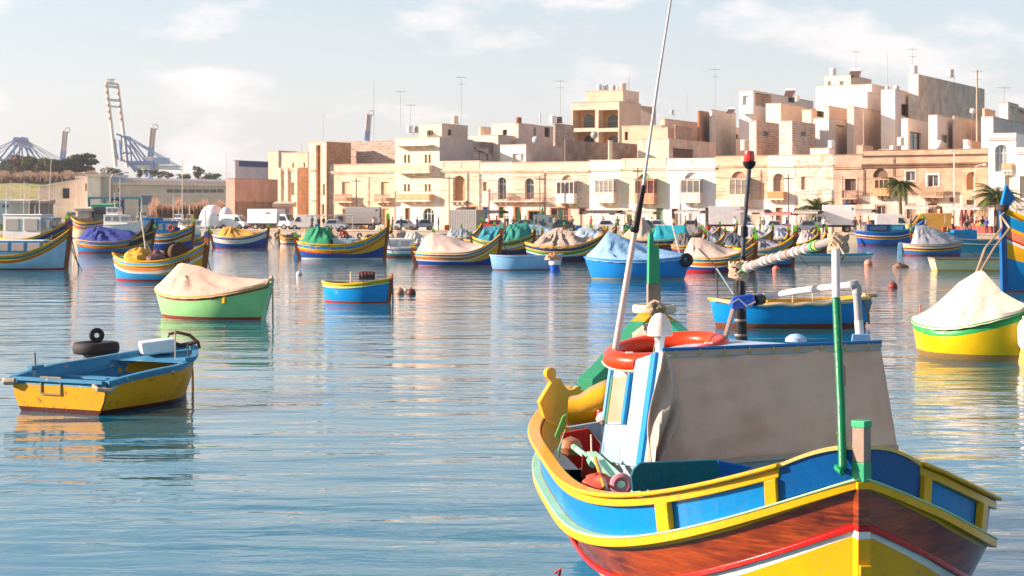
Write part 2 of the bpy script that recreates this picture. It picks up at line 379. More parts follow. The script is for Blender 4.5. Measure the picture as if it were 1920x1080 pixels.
        if kind == 'w':
            for k in range(n+1):
                a = a0+(a1-a0-t_)*k/n; bar(mb, a, a+t_, z0+t_, z1-t_, dp+.001, dp+.05)
            if z1-z0 > 1.6: bar(mb, a0+t_, a1-t_, z0+(z1-z0)*.68, z0+(z1-z0)*.68+.06, dp+.002, dp+.045)
            fo = mb.build(name, pm(fr, wear=.4), s.root); g = MB(); bar(g, a0, a1, z0, z1, dp+.052, dp+.07); g.build('pane', glass(gl), fo)
        elif kind == 's':          # louvred shutters or panelled door leaves
            for k in range(n):
                b0 = a0+(a1-a0)*k/n+.02; b1 = a0+(a1-a0)*(k+1)/n-.02; bar(mb, b0, b1, z0+t_, z1-t_, dp+.01, dp+.05)
                for j in range(3): zz = z0+(z1-z0)*(.18+.27*j); bar(mb, b0+.08, b1-.08, zz, zz+(z1-z0)*.18, dp-.012, dp+.01)
            fo = mb.build(name, pm(fr, wear=.5), s.root)
            g = MB(); bar(g, a0, a1, z0, z1, dp+.052, dp+.07); g.build('pane', plain('2b2622', .9), fo)
        elif kind == 'o':
            mb = MB(); bar(mb, a0-.01, a1+.01, z0, z1, depth-.01, depth+.05); fo = mb.build(name, plain(gl, .9), s.root)
        return fo
    def slab(s, f, x0, y0, x1, y1, out=.9, mat=None, name='balcony', rail=True, rc='7a6250', style='iron'):
        """balcony: floor slab at the bottom of the rectangle, railing above it"""
        a0, a1, z0, z1 = s.rect(f, x0, y0, x1, y1); m = mat or s.mat; mb = MB(); mb.box(a0, -out, z0, a1, -.002, z0+.16)
        for k in (.2, .5, .8): a = a0+(a1-a0)*k; mb.hexa([(a-.12,-.35,z0-.35),(a+.12,-.35,z0-.35),(a+.12,-.003,z0-.35),(a-.12,-.003,z0-.35),(a-.12,-out*.85,z0-.002),(a+.12,-out*.85,z0-.002),(a+.12,-.003,z0-.002),(a-.12,-.003,z0-.002)])
        bo = mb.build(name, m, s.root)
        if rail:
            r = MB(); zt = z1; y = -out+.05
            if style == 'wall':
                r.box(a0, y-.04, z0+.162, a1, y+.04, zt); r.box(a0, y+.042, z0+.162, a0+.08, -.005, zt); r.box(a1-.08, y+.042, z0+.162, a1, -.005, zt)
                k = max(2, round((a1-a0)/1.2))
                for i in range(k):
                    b0 = a0+(a1-a0)*(i+.12)/k; b1 = a0+(a1-a0)*(i+.88)/k; r.box(b0, y-.06, z0+.3, b1, y-.041, zt-.12)
            elif style == 'stone':
                r.box(a0, y-.08, zt-.12, a1, y+.08, zt)
                k = max(3, int((a1-a0)/.22))
                for i in range(k): a = a0+.06+(a1-a0-.12)*i/(k-1); r.lathe([(.05, 0), (.085, .15), (.045, .5*(zt-z0)), (.07, zt-z0-.29)], (a, y, z0+.162), 6)
            else:
                r.box(a0, y-.02, zt-.05, a1, y+.02, zt); r.box(a0, y+.022, zt-.05, a0+.04, -.005, zt); r.box(a1-.04, y+.022, zt-.05, a1, -.005, zt)
                k = max(4, int((a1-a0)/.15))
                for i in range(k+1): a = a0+.015+(a1-a0-.03)*i/k; r.box(a-.013, y-.013, z0+.162, a+.013, y+.013, zt-.052)
                for i in range(5):
                    for a in (a0+.02, a1-.02): yy = y+.15+i*.15; r.box(a-.012, yy-.012, z0+.162, a+.012, yy+.012, zt-.052)
            r.build('railing', pm(rc, wear=.4), bo)
        return bo
    def bay(s, x0, y0, x1, y1, col='d8d2c6', gl='3a3a38', out=.95, n=3, panel=None):
        """closed wooden balcony on stone corbels; x1 is its front right corner"""
        k = (x1-960)/FP
        # front plane stands out by `out`
        def fxo(px):
            q = (px-960)/FP; C = s.C-s.V*out; return (q*C.y-C.x)/(s.U.x-q*s.U.y)
        a0, a1 = fxo(x0), fxo(x1); d = (s.C-s.V*out+s.U*a1).y; z0, z1 = s.z(y1, d), s.z(y0, d)
        m = pm(col, wear=.35); mb = MB(); t_ = .09; zs = z0+(z1-z0)*.42; zh = z1-.18
        mb.box(a0, -out, z0, a1, -.002, zs); mb.box(a0, -out, zh, a1, -.002, z1-.002); mb.box(a0-.07, -out-.07, z1, a1+.07, -.003, z1+.07); mb.box(a0-.05, -out-.05, z0-.08, a1+.05, -.003, z0-.002)
        wn = (a1-a0-t_)/n
        for i in range(n+1): mb.box(a0+wn*i, -out, zs+.001, a0+wn*i+t_, -out+.09, zh-.001)
        for yy in (-out*.5, -.1): mb.box(a1-.09, yy, zs+.001, a1, yy+.08, zh-.001); mb.box(a0, yy, zs+.001, a0+.09, yy+.08, zh-.001)
        for i in range(n): b0 = a0+wn*i+.16; mb.box(b0, -out-.02, z0+.12, b0+wn-.24, -out-.001, zs-.12)
        bo = mb.build('closed_balcony', m, s.root)
        for i in range(n):
            g = MB(); g.box(a0+wn*i+t_+.001, -out+.04, zs+.002, a0+wn*(i+1)-.001, -out+.06, zh-.002); g.build('pane', glass(gl), bo)
        g = MB(); g.box(a1-.06, -out+.091, zs+.002, a1-.04, -.1, zh-.002); g.build('pane', glass(gl), bo)
        g = MB(); g.box(a0+.04, -out+.091, zs+.002, a0+.06, -.1, zh-.002); g.build('pane', glass(gl), bo)
        for kx in (.3, .72):
            c = MB(); a = a0+(a1-a0)*kx; c.hexa([(a-.2,-.35,z0-.5),(a+.2,-.35,z0-.5),(a+.2,-.003,z0-.5),(a-.2,-.003,z0-.5),(a-.2,-out*.8,z0-.085),(a+.2,-out*.8,z0-.085),(a+.2,-.003,z0-.085),(a-.2,-.003,z0-.085)])
            c.build('corbel', s.mat, s.root)
        return bo
    def cornice(s, y, h=.22, out=.18, mat=None, x0=None, x1=None):
        a0 = s.xf if x0 is None else s.fx(x0); a1 = 0 if x1 is None else s.fx(x1); z = s.z(y, (s.C+s.U*(a0+a1)/2).y); mb = MB()
        mb.box(a0+.004, -out, z-h*.4, a1-.004, -.002, z); mb.box(a0+.004, -out*.6, z-h, a1-.004, -.002, z-h*.4-.002); return mb.build('cornice', mat or s.mat, s.root)
    def balustrade(s, x0, y0, x1, y1, mat=None, gaps=2):
        a0, a1, z0, z1 = s.rect('f', x0, y0, x1, y1); m = mat or s.mat; mb = MB(); n = max(8, int((a1-a0)/.27))
        mb.box(a0, -.05, z1-.16, a1, .2, z1); mb.box(a0, -.04, z0, a1, .19, z0+.1)
        for k in range(gaps+1): a = a0+(a1-a0-.4)*k/gaps; mb.box(a, -.045, z0+.101, a+.4, .195, z1-.161)
        bo = mb.build('balustrade', m, s.root); r = MB()
        for i in range(n): a = a0+.1+(a1-a0-.2)*(i+.5)/n; r.lathe([(.05, 0), (.09, .12), (.05, .45*(z1-z0)), (.08, z1-z0-.262)], (a, .07, z0+.101), 6)
        tag(r.build('baluster', m, bo), kind='stuff')
    def pipe(s, x, y0, y1, col='6b4a3a', r=.05):
        a, _, z0, z1 = s.rect('f', x, y0, x+.01, y1); mb = MB(); mb.tube([(a, -.09, z0), (a, -.09, z1)], r, 6)
        for q in (.2, .5, .8): z = z0+(z1-z0)*q; mb.box(a-.08, -.088, z, a+.08, -.003, z+.04)
        mb.build('drainpipe', pm(col), s.root)
    def frame(s, x0, y0, x1, y1, col, t_=.18, f='f', out=.05):
        a0, a1, z0, z1 = s.rect(f, x0, y0, x1, y1); mb = MB(); m = stone(col, False, .2)
        T = lambda b0, b1, c0, c1: mb.box(min(s.tr(f,b0,0,-out)[0],s.tr(f,b1,0,-.002)[0]), min(s.tr(f,b0,0,-out)[1],s.tr(f,b1,0,-.002)[1]), c0, max(s.tr(f,b0,0,-out)[0],s.tr(f,b1,0,-.002)[0]), max(s.tr(f,b0,0,-out)[1],s.tr(f,b1,0,-.002)[1]), c1)
        T(a0-t_, a0, z0, z1+t_); T(a1, a1+t_, z0, z1+t_); T(a0, a1, z1, z1+t_); mb.build('surround', m, s.root)
    def band(s, y0, y1, col, x0=None, x1=None, out=.03, name='painted_base'):      # render coat of another colour on part of the front
        a0 = s.xf+.004 if x0 is None else s.fx(x0); a1 = -.004 if x1 is None else s.fx(x1); d = (s.C+s.U*(a0+a1)/2).y; z1 = s.z(y0, d); z0 = max(s.zb, s.z(y1, d)); mb = MB()
        H = [h for h in s.holes['f'] if h[3] > z0 and h[2] < z1 and h[1] > a0 and h[0] < a1]; cuts = sorted(h[:4] for h in H); a = a0
        for h in cuts:
            if h[0]-.2 > a: mb.box(a, -out, z0, h[0]-.2, -.002, z1)
            if h[3]+.2 < z1: mb.box(max(a, h[0]-.199), -out, h[3]+.2, h[1]+.199, -.002, z1)
            a = max(a, h[1]+.2)
        if a1 > a: mb.box(a, -out, z0, a1, -.002, z1)
        mb.build(name, stone(col, False, .3), s.root)
TG = 'houses of the waterfront terrace'
st = stone
def term(x0, x1, yt, mat, label, **kw): return House('terraced_house', x0, x1, x1, yt, 0, mat, label, 'house', TG, minD=9, **kw)
# --- front row, left to right
h = House('corner_building', 425, 440, 523, 335, 4, st('d9a98c', True, .3), 'low pinkish stone building standing alone left of the terrace, blank long wall', 'building', minD=8, side=st('c79a86', False, .35))  # long side wall has the pinkish tone of its shade painted in
h.finish('b89880')
mb = MB(); mb.box(.002, .3, 1.3, .12, h.D-.3, h.z(378, h.d)); mb.build('painted_base', st('a0826c', True, .5), h.root)
h = House('rooftop_house', 438, 441, 505, 301, 30, st('b4b4ba', False, .2), 'grey rooftop house with blue lettered band above the low pinkish building', 'building', side=st('b8b4ba', False, .25), minD=9)
h.finish('7d7a80')
mb = MB(); a0, a1, z0, z1 = h.rect('s', 448, 303, 503, 313); mb.box(.002, a0, z0, .05, a1, z1); mb.build('sign_band', plain('3c4674', .6), h.root)
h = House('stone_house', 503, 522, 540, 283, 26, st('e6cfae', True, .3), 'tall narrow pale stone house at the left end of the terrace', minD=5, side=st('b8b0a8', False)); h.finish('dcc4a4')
h = House('stone_house', 521, 560, 579, 315, 3, st('f0d2ac', True, .3), 'cream stone house front with two pilasters at the left end', minD=5)
h.win('f', 545, 342, 552, 366, kind='s', fr='e2c49c'); h.finish('e6c8a0')
for x in (523, 536, 554):
    mb = MB(); a0, a1, z0, z1 = h.rect('f', x, 316, x+5, 436); mb.box(a0, -.25, z0, a1, -.002, z1); mb.build('pilaster', st('f2d8b4', False, .2), h.root)
h.cornice(318)
h = House('stone_house', 528, 577, 588, 286, 16, st('ecd0a8', True, .25), 'rounded cream stone block behind the pilastered house', minD=6)
h.win('f', 548, 305, 551, 314, kind='o', gl='4a382a'); h.win('f', 569, 305, 572, 314, kind='o', gl='4a382a'); h.finish('e6c8a0')
h = House('stone_house', 560, 581, 590, 318, 6, st('a88468', True, .7), 'rough orange brown stone wall between two pale house fronts', minD=5); h.finish('8c6c50')
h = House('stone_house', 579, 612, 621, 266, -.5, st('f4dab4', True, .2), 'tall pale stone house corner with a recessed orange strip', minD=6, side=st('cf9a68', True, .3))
h.hole('f', 592, 272, 601, 436, False, .5)
h.win('f', 605, 345, 609, 366, kind='o', gl='4a3a2c'); h.win('f', 603, 383, 608, 402, kind='s', fr='c88850'); h.finish('ecd0a8')
mb = MB(); a0, a1, z0, z1 = h.rect('f', 592, 272, 601, 436); mb.box(a0, .47, z0, a1, .52, z1); mb.build('recess', st('c27a44', True, .4), h.root); h.cornice(318, x0=580, x1=591); h.cornice(375, h=.15, x0=580, x1=591)
h = House('brick_building', 603, 741, 741, 263, 7, st('b49c88', True, .25, bs=1.15, mortar=-.5, contrast=.25), 'bare brown block upper storey set back above the broad stone house', 'building', minD=8)
h.finish()
h = term(612, 741, 307, st('f0d2aa', True, .3), 'broad honey stone house with two round-bottomed stone balconies and an arched orange doorway')
h.win('f', 641, 341, 656, 365, kind='s', fr='e8c9a0', name='window'); h.win('f', 714, 341, 729, 365, kind='s', fr='e8c9a0')
h.win('f', 674, 385, 690, 437, kind='s', fr='d8904c', arch=True, name='door'); h.win('f', 642, 391, 655, 437, kind='s', fr='ecc890', name='door'); h.win('f', 716, 391, 729, 437, kind='s', fr='ecc890', name='door')
h.finish('e2b888'); h.cornice(321, .3, .25); h.cornice(377, .15, .08)
for x0, x1 in ((634, 665), (708, 735)): h.slab('f', x0, 364, x1, 380, .8, rc='b08468', style='stone')
for x in (622, 691): h.pipe(x, 332, 430, 'b8906c', .035)
# C three storeys
cm = st('f0dcb8', False, .15)
h = House('terraced_house', 741, 824, 862, 258, 0, cm, 'three storey cream house with stacked balconies and narrow paired windows', 'house', TG, minD=9, side=st('c0b0a8', False, .2))  # grey side: the shade of the cream wall put into its colour
for y0, y1 in ((290, 306), (345, 359)):
    for x in (757, 796):
        h.win('f', x, y0, x+4.4, y1, fr='8a7a50', gl='4a4026', n=1); h.win('f', x+7, y0, x+11.4, y1, fr='8a7a50', gl='4a4026', n=1)
h.win('f', 759, 390, 769, 436, kind='s', fr='9c6a50', name='door'); h.win('f', 793, 390, 814, 424, fr='e8e4dc', arch=True, n=3)
h.band(382, 438, 'efe8e0')
h.finish('e4d0b0')
h.slab('f', 746, 262, 812, 274, 1.0, rail=False); h.slab('f', 748, 310, 812, 325, 1.0, cm, rc='e6c8a8', style='wall'); h.slab('f', 750, 364, 812, 378, 1.0, cm, rc='dcae84', style='wall')
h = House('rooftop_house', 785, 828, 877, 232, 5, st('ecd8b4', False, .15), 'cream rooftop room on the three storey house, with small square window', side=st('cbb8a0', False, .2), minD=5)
h.win('f', 801, 244, 812, 254, kind='w', gl='5a4a3a'); h.win('s', 840, 243, 847, 254, gl='4a4038', kind='o'); h.finish('e0ccac')
# D
h = term(824, 901, 301, st('ecd2b0', True, .25), 'honey stone house with a tall round-arched balcony niche and pierced parapet')
h.win('f', 849, 329, 872, 377, kind='s', fr='c8966c', arch=True, depth=.7); h.win('f', 880, 388, 893, 436, kind='s', fr='8c5a40', name='door')
h.frame(880, 388, 893, 436, 'd8885c'); h.band(382, 438, 'f2d8ba', x1=876); h.finish(); h.cornice(319, .3, .25); h.slab('f', 845, 375, 876, 379, .5, rail=False, name='sill'); h.pipe(877, 325, 436)
h.balustrade(827, 302, 899, 316, gaps=2)
# E
h = term(901, 960, 304, st('eed8c0', True, .2), 'pale stone house with narrow shuttered window, blue door and green door')
h.win('f', 905, 341, 913, 358, kind='s', fr='d8b088'); h.win('f', 933, 332, 949, 374, fr='e8e4de', gl='3e464a', arch=True, depth=.45); h.win('f', 905, 388, 915, 410, kind='s', fr='0a66a8', name='blue_door'); h.win('f', 935, 388, 945, 409, kind='s', fr='4c7a28', name='green_door')
h.frame(905, 388, 915, 410, 'eab890', .12); h.frame(935, 388, 945, 409, 'eab890', .12); h.band(381, 438, 'f4e6dc'); h.finish('e0c8a8'); h.cornice(319, .3, .25); h.slab('f', 924, 362, 959, 379, .8, rc='8c7060'); h.pipe(900, 325, 436)
# F
h = term(960, 1022, 304, st('ecd2b2', True, .35), 'honey stone house with white arched balcony door above an orange shop front')
h.win('f', 984, 334, 1001, 374, fr='eeeae2', gl='3e464a', arch=True, depth=.45); h.win('f', 965, 388, 975, 436, kind='s', fr='9c5a3c', name='door'); h.win('f', 991, 396, 1014, 436, kind='w', fr='2d6a48', gl='1c2420', n=3, name='shop_window')
h.frame(965, 388, 975, 436, 'dc8c60', .14); h.frame(991, 396, 1014, 436, 'dc8c60', .2); h.band(382, 438, 'f2dcc4'); h.finish('dcb890'); h.cornice(319, .3, .25); h.slab('f', 957, 362, 1022, 379, .9, rc='a87c60'); h.pipe(1021, 322, 430)
# G
h = term(1022, 1105, 303, st('eed6b6', True, .3), 'cream stone house whose closed balcony has white frames and dark panes')
h.hole('f', 1053, 328, 1075, 345, True, .3); h.win('f', 1033, 390, 1066, 436, kind='w', fr='c87850', gl='4c4038', n=3, name='shop_window'); h.win('f', 1086, 391, 1098, 402, kind='o', gl='5c3a28')

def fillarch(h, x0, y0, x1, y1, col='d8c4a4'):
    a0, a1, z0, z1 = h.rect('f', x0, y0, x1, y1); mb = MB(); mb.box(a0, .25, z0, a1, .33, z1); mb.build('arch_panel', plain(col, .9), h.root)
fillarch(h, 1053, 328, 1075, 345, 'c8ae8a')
h.frame(1033, 390, 1066, 436, 'd88c64', .2); h.frame(1086, 391, 1098, 402, 'd88c64', .15); h.finish('e0c098'); h.cornice(319, .3, .25); h.bay(1043, 339, 1076, 380, 'ece8e0', '4a3c30', n=4)
h = term(1105, 1165, 300, st('f2e2ca', False, .12), 'bright cream rendered house with cream closed balcony and plain parapet')
h.win('f', 1142, 396, 1154, 403, kind='o', gl='5c4434'); h.finish('e8d8bc'); h.cornice(316, .3, .25); h.bay(1115, 336, 1150, 379, 'eee2cc', '9c958a', n=4)
h = term(1165, 1250, 296, st('dcdcb6', False, .18), 'pale green rendered house with reddish brown closed balcony')
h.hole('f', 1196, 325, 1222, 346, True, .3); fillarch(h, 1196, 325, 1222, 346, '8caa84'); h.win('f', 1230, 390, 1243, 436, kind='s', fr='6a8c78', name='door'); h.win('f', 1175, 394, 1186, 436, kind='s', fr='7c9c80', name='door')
h.band(382, 438, 'e6ead8'); h.finish(); h.cornice(314, .3, .25); h.balustrade(1167, 297, 1249, 311, st('e8cfa4', False, .2), 2); h.bay(1190, 336, 1226, 381, 'cc9a78', '5c2a20', n=3)
h = term(1250, 1342, 296, st('dfe0dd', False, .15), 'pale blue grey rendered house with balustrade and grey closed balcony')
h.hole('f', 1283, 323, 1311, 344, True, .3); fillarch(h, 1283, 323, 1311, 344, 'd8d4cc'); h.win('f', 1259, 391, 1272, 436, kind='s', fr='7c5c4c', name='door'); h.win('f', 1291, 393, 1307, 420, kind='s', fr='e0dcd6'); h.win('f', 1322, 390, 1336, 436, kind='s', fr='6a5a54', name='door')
h.finish(); h.cornice(314, .3, .25); h.balustrade(1254, 297, 1338, 310, st('e6ddcf', False, .2), 2); h.bay(1276, 336, 1312, 379, 'dcd4c8', '6c665e', n=3)
h = term(1342, 1440, 292, st('ecc8a0', True, .35), 'orange honey stone house with wide pale closed balcony and small ground window')
h.hole('f', 1371, 321, 1399, 342, True, .3); fillarch(h, 1371, 321, 1399, 342, 'b89070'); h.win('f', 1380, 395, 1393, 402, kind='o', gl='3c3430'); h.win('f', 1411, 392, 1425, 402, kind='o', gl='8c7464')
h.band(374, 438, 'f4e2d0'); h.finish('d8a878'); h.cornice(309, .3, .22); h.bay(1367, 334, 1402, 386, 'e4d4c0', '8a7c6c', n=3); h.pipe(1426, 318, 374, 'c08a60', .04)
h = term(1440, 1490, 291, st('f4dcc0', False, .15), 'narrow pale peach house with one arched niche over an orange balcony')
h.win('f', 1449, 325, 1470, 362, kind='s', fr='c0a488', arch=True, depth=.5); h.win('f', 1454, 389, 1467, 436, kind='s', fr='a87458', name='door'); h.band(376, 438, 'f6eae0'); h.finish('e0c4a0'); h.cornice(309, .3, .22); h.slab('f', 1443, 359, 1473, 375, .85, rc='dc9c68', style='wall')
h = term(1490, 1562, 290, st('f2dcc4', True, .3, patch='dba684'), 'peeling pale house with patchy bare stone and one small slit window')
h.win('f', 1502, 331, 1510, 356, kind='s', fr='d8b898'); h.win('f', 1496, 389, 1512, 402, kind='o', gl='8c6a54'); h.finish('dcb894'); h.cornice(309, .25, .18)
h = term(1562, 1617, 290, st('dcb494', True, .5), 'stained stone house with saint niche at its corner and dark shuttered balcony door')
h.win('f', 1584, 335, 1605, 357, kind='s', fr='6c5448', n=3, depth=.35); h.win('f', 1558, 350, 1566, 371, kind='o', gl='6a5848', arch=True, depth=.4); h.win('f', 1587, 377, 1606, 384, kind='o', gl='7c5844'); h.win('f', 1578, 389, 1600, 436, kind='s', fr='8c7664', arch=True, name='door')
h.frame(1584, 335, 1605, 357, 'd8b494', .2); h.finish('a88468'); h.cornice(311, .35, .28); h.slab('f', 1581, 357, 1610, 374, .8, rc='7a5c4c'); h.pipe(1579, 330, 385, 'd8d0c4', .05)
a0, a1, z0, z1 = h.rect('f', 1559.5, 353, 1564.5, 371); mb = MB(); q = (a0+a1)/2; mb.lathe([(.16, 0), (.19, .1), (.13, .5), (.17, .75), (.15, .95), (.06, 1.02), (.09, 1.12), (.08, 1.22), (.0, 1.28)], (q, .12, z0), 10); mb.build('saint_figure', stone('e6dccc', False, .2), h.root, smooth=True)
# O brown stone
h = term(1617, 1852, 279, st('d6ae88', True, .5, stc='6a4a30'), 'long brown weathered stone house with dark stained cornice and lime-washed ground floor')
for a in ((1698, 321, 1716, 339), (1739, 328, 1759, 350)): h.win('f', *a, fr='e8e2d8', gl='5a5450', n=2); 
h.frame(1698, 321, 1716, 339, 'e8dccc', .12); h.frame(1739, 328, 1759, 350, 'e8dccc', .2)
h.win('f', 1812, 322, 1831, 356, kind='s', fr='cc9460', arch=True, depth=.4); h.hole('f', 1637, 316, 1665, 334, True, .3); fillarch(h, 1637, 316, 1665, 334, '7c6450')
h.win('f', 1644, 386, 1660, 402, kind='w', fr='d8cfc2', gl='5a4840'); h.win('f', 1740, 381, 1757, 436, kind='s', fr='8c5c3c', name='door'); h.win('f', 1700, 384, 1716, 410, kind='s', fr='a88c78'); h.win('f', 1812, 375, 1827, 384, kind='o', gl='5c463a'); h.win('f', 1846, 378, 1851, 386, kind='o', gl='4c3830')
h.band(367, 438, 'dccab6', x1=1805); h.finish('9c7450'); h.cornice(290, .2, .12, st('6c5440', False, .6)); h.cornice(306, .45, .32, st('8a6646', False, .8))
h.bay(1639, 334, 1666, 366, 'd8a878', '3c3028', n=3, out=.8); h.slab('f', 1730, 350, 1772, 371, .95, rc='b09478', style='stone'); h.pipe(1620, 318, 366, '7c5c48'); h.pipe(1676, 295, 330, '4c3c34', .04)
# P white
h = House('white_house', 1853, 1905, 1905, 250, -9, st('f0e6d8', False, .12), 'white rendered house at the right end with tall arched window', 'house', minD=9)
h.win('f', 1865, 271, 1889, 322, fr='ece4d8', gl='8c9aa0', arch=True, depth=.4, n=3); h.win('f', 1884, 330, 1898, 372, kind='s', fr='d8c8b4'); h.finish('ece0d0'); h.cornice(257, .3, .25); h.slab('f', 1880, 306, 1900, 322, .6, rc='dcae84', style='wall')
h = House('white_house', 1905, 1990, 1990, 276, -9.5, st('efe4d6', False, .12), 'white rendered house cut off by the right edge of the picture', 'house', minD=9)
h.win('f', 1912, 330, 1926, 372, kind='s', fr='d8c8b4'); h.finish('ece0d0'); h.cornice(283, .3, .25)

# --- houses rising behind the terrace: (x0, corner, x1, top y, metres behind, front colour, side colour with its shade painted in, label, extras)
BG = 'houses rising behind the terrace'
def lite(h, k=.36):  # paler, warmer side colours paint more light into their shade
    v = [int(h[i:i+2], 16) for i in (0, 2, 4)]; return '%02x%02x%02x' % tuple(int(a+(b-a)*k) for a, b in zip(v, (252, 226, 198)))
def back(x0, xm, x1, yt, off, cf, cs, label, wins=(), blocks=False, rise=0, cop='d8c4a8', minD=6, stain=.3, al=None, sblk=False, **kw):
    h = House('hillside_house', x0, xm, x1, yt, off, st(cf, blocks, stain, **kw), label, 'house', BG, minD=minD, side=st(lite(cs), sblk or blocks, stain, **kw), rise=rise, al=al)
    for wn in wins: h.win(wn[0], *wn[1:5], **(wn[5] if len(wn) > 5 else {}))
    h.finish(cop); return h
dk = dict(kind='o', gl='3c3632')
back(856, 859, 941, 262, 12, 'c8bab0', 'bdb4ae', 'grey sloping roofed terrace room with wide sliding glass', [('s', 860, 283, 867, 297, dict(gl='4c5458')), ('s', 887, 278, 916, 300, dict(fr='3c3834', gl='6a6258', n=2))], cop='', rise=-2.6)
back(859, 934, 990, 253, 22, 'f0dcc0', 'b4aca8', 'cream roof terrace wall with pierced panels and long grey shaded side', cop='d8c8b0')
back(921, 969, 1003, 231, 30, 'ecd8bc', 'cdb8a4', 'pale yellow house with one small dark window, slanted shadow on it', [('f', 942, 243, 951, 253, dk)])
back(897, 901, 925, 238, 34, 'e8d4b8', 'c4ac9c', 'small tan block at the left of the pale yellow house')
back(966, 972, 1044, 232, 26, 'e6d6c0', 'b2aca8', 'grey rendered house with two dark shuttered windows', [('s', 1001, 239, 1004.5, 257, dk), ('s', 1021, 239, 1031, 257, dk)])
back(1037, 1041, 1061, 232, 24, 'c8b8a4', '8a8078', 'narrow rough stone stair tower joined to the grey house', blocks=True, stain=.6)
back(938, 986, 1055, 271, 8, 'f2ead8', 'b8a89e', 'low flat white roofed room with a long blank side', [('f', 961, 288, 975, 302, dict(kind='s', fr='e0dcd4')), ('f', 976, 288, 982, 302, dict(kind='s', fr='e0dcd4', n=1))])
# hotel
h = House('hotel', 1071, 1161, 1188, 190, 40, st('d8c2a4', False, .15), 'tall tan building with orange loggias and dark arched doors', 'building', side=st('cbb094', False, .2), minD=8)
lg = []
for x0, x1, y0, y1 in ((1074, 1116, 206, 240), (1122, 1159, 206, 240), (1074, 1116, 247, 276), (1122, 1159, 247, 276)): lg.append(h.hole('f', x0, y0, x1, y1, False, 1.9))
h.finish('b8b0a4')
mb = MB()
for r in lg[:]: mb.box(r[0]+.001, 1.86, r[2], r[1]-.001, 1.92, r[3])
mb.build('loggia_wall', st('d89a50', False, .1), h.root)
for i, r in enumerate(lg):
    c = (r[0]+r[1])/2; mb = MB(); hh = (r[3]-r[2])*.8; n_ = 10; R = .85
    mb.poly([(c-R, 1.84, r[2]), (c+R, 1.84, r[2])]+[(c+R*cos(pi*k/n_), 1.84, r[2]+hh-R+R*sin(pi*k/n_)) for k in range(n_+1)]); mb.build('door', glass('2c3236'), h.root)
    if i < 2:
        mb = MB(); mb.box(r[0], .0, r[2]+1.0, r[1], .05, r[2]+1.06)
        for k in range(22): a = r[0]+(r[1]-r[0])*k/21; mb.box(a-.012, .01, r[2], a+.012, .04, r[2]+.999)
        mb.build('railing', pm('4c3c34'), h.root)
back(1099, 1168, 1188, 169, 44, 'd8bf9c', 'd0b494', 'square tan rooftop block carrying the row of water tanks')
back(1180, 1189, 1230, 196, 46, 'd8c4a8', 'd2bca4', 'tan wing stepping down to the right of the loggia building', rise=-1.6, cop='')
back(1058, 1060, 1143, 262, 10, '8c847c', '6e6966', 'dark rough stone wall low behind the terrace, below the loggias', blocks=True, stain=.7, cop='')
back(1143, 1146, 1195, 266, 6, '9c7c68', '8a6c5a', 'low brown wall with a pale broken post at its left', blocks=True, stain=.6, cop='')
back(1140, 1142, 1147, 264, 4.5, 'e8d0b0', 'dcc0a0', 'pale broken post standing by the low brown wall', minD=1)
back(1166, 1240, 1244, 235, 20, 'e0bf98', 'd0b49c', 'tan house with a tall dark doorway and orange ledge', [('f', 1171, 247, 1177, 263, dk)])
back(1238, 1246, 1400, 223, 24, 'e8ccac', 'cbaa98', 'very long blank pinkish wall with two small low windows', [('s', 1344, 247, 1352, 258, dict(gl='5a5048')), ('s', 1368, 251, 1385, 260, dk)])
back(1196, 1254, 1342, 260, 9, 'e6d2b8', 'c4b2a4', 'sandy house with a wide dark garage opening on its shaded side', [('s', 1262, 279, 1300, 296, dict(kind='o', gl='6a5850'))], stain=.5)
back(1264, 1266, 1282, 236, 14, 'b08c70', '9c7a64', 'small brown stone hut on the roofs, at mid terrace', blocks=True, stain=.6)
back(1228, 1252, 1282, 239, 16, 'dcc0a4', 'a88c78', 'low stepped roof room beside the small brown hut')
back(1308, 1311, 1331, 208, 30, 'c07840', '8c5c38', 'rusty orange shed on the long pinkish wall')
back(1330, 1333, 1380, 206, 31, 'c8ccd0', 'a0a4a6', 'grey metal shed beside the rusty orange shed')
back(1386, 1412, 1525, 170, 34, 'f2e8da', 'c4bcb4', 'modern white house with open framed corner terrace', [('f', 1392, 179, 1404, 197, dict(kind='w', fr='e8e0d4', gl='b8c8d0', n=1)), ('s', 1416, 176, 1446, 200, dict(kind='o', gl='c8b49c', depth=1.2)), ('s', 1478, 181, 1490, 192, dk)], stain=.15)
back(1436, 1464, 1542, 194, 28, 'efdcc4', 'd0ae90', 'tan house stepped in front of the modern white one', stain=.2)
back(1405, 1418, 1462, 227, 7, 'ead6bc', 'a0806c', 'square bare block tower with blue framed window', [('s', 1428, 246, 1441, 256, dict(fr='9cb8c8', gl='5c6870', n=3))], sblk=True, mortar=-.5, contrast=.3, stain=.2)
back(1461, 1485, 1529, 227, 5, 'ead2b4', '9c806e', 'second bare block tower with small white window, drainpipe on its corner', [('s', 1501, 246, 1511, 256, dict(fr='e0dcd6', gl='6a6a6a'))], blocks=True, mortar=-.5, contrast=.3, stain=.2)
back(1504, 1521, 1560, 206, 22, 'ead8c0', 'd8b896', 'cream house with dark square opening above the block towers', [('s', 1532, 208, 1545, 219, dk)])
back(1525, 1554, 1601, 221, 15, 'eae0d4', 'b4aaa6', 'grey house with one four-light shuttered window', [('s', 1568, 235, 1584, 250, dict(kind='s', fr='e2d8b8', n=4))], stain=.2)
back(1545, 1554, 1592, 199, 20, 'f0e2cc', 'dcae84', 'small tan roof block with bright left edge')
back(1530, 1634, 1660, 158, 34, 'f0e4d0', 'c8beb6', 'big bright cream block, widest of the upper town', stain=.15)
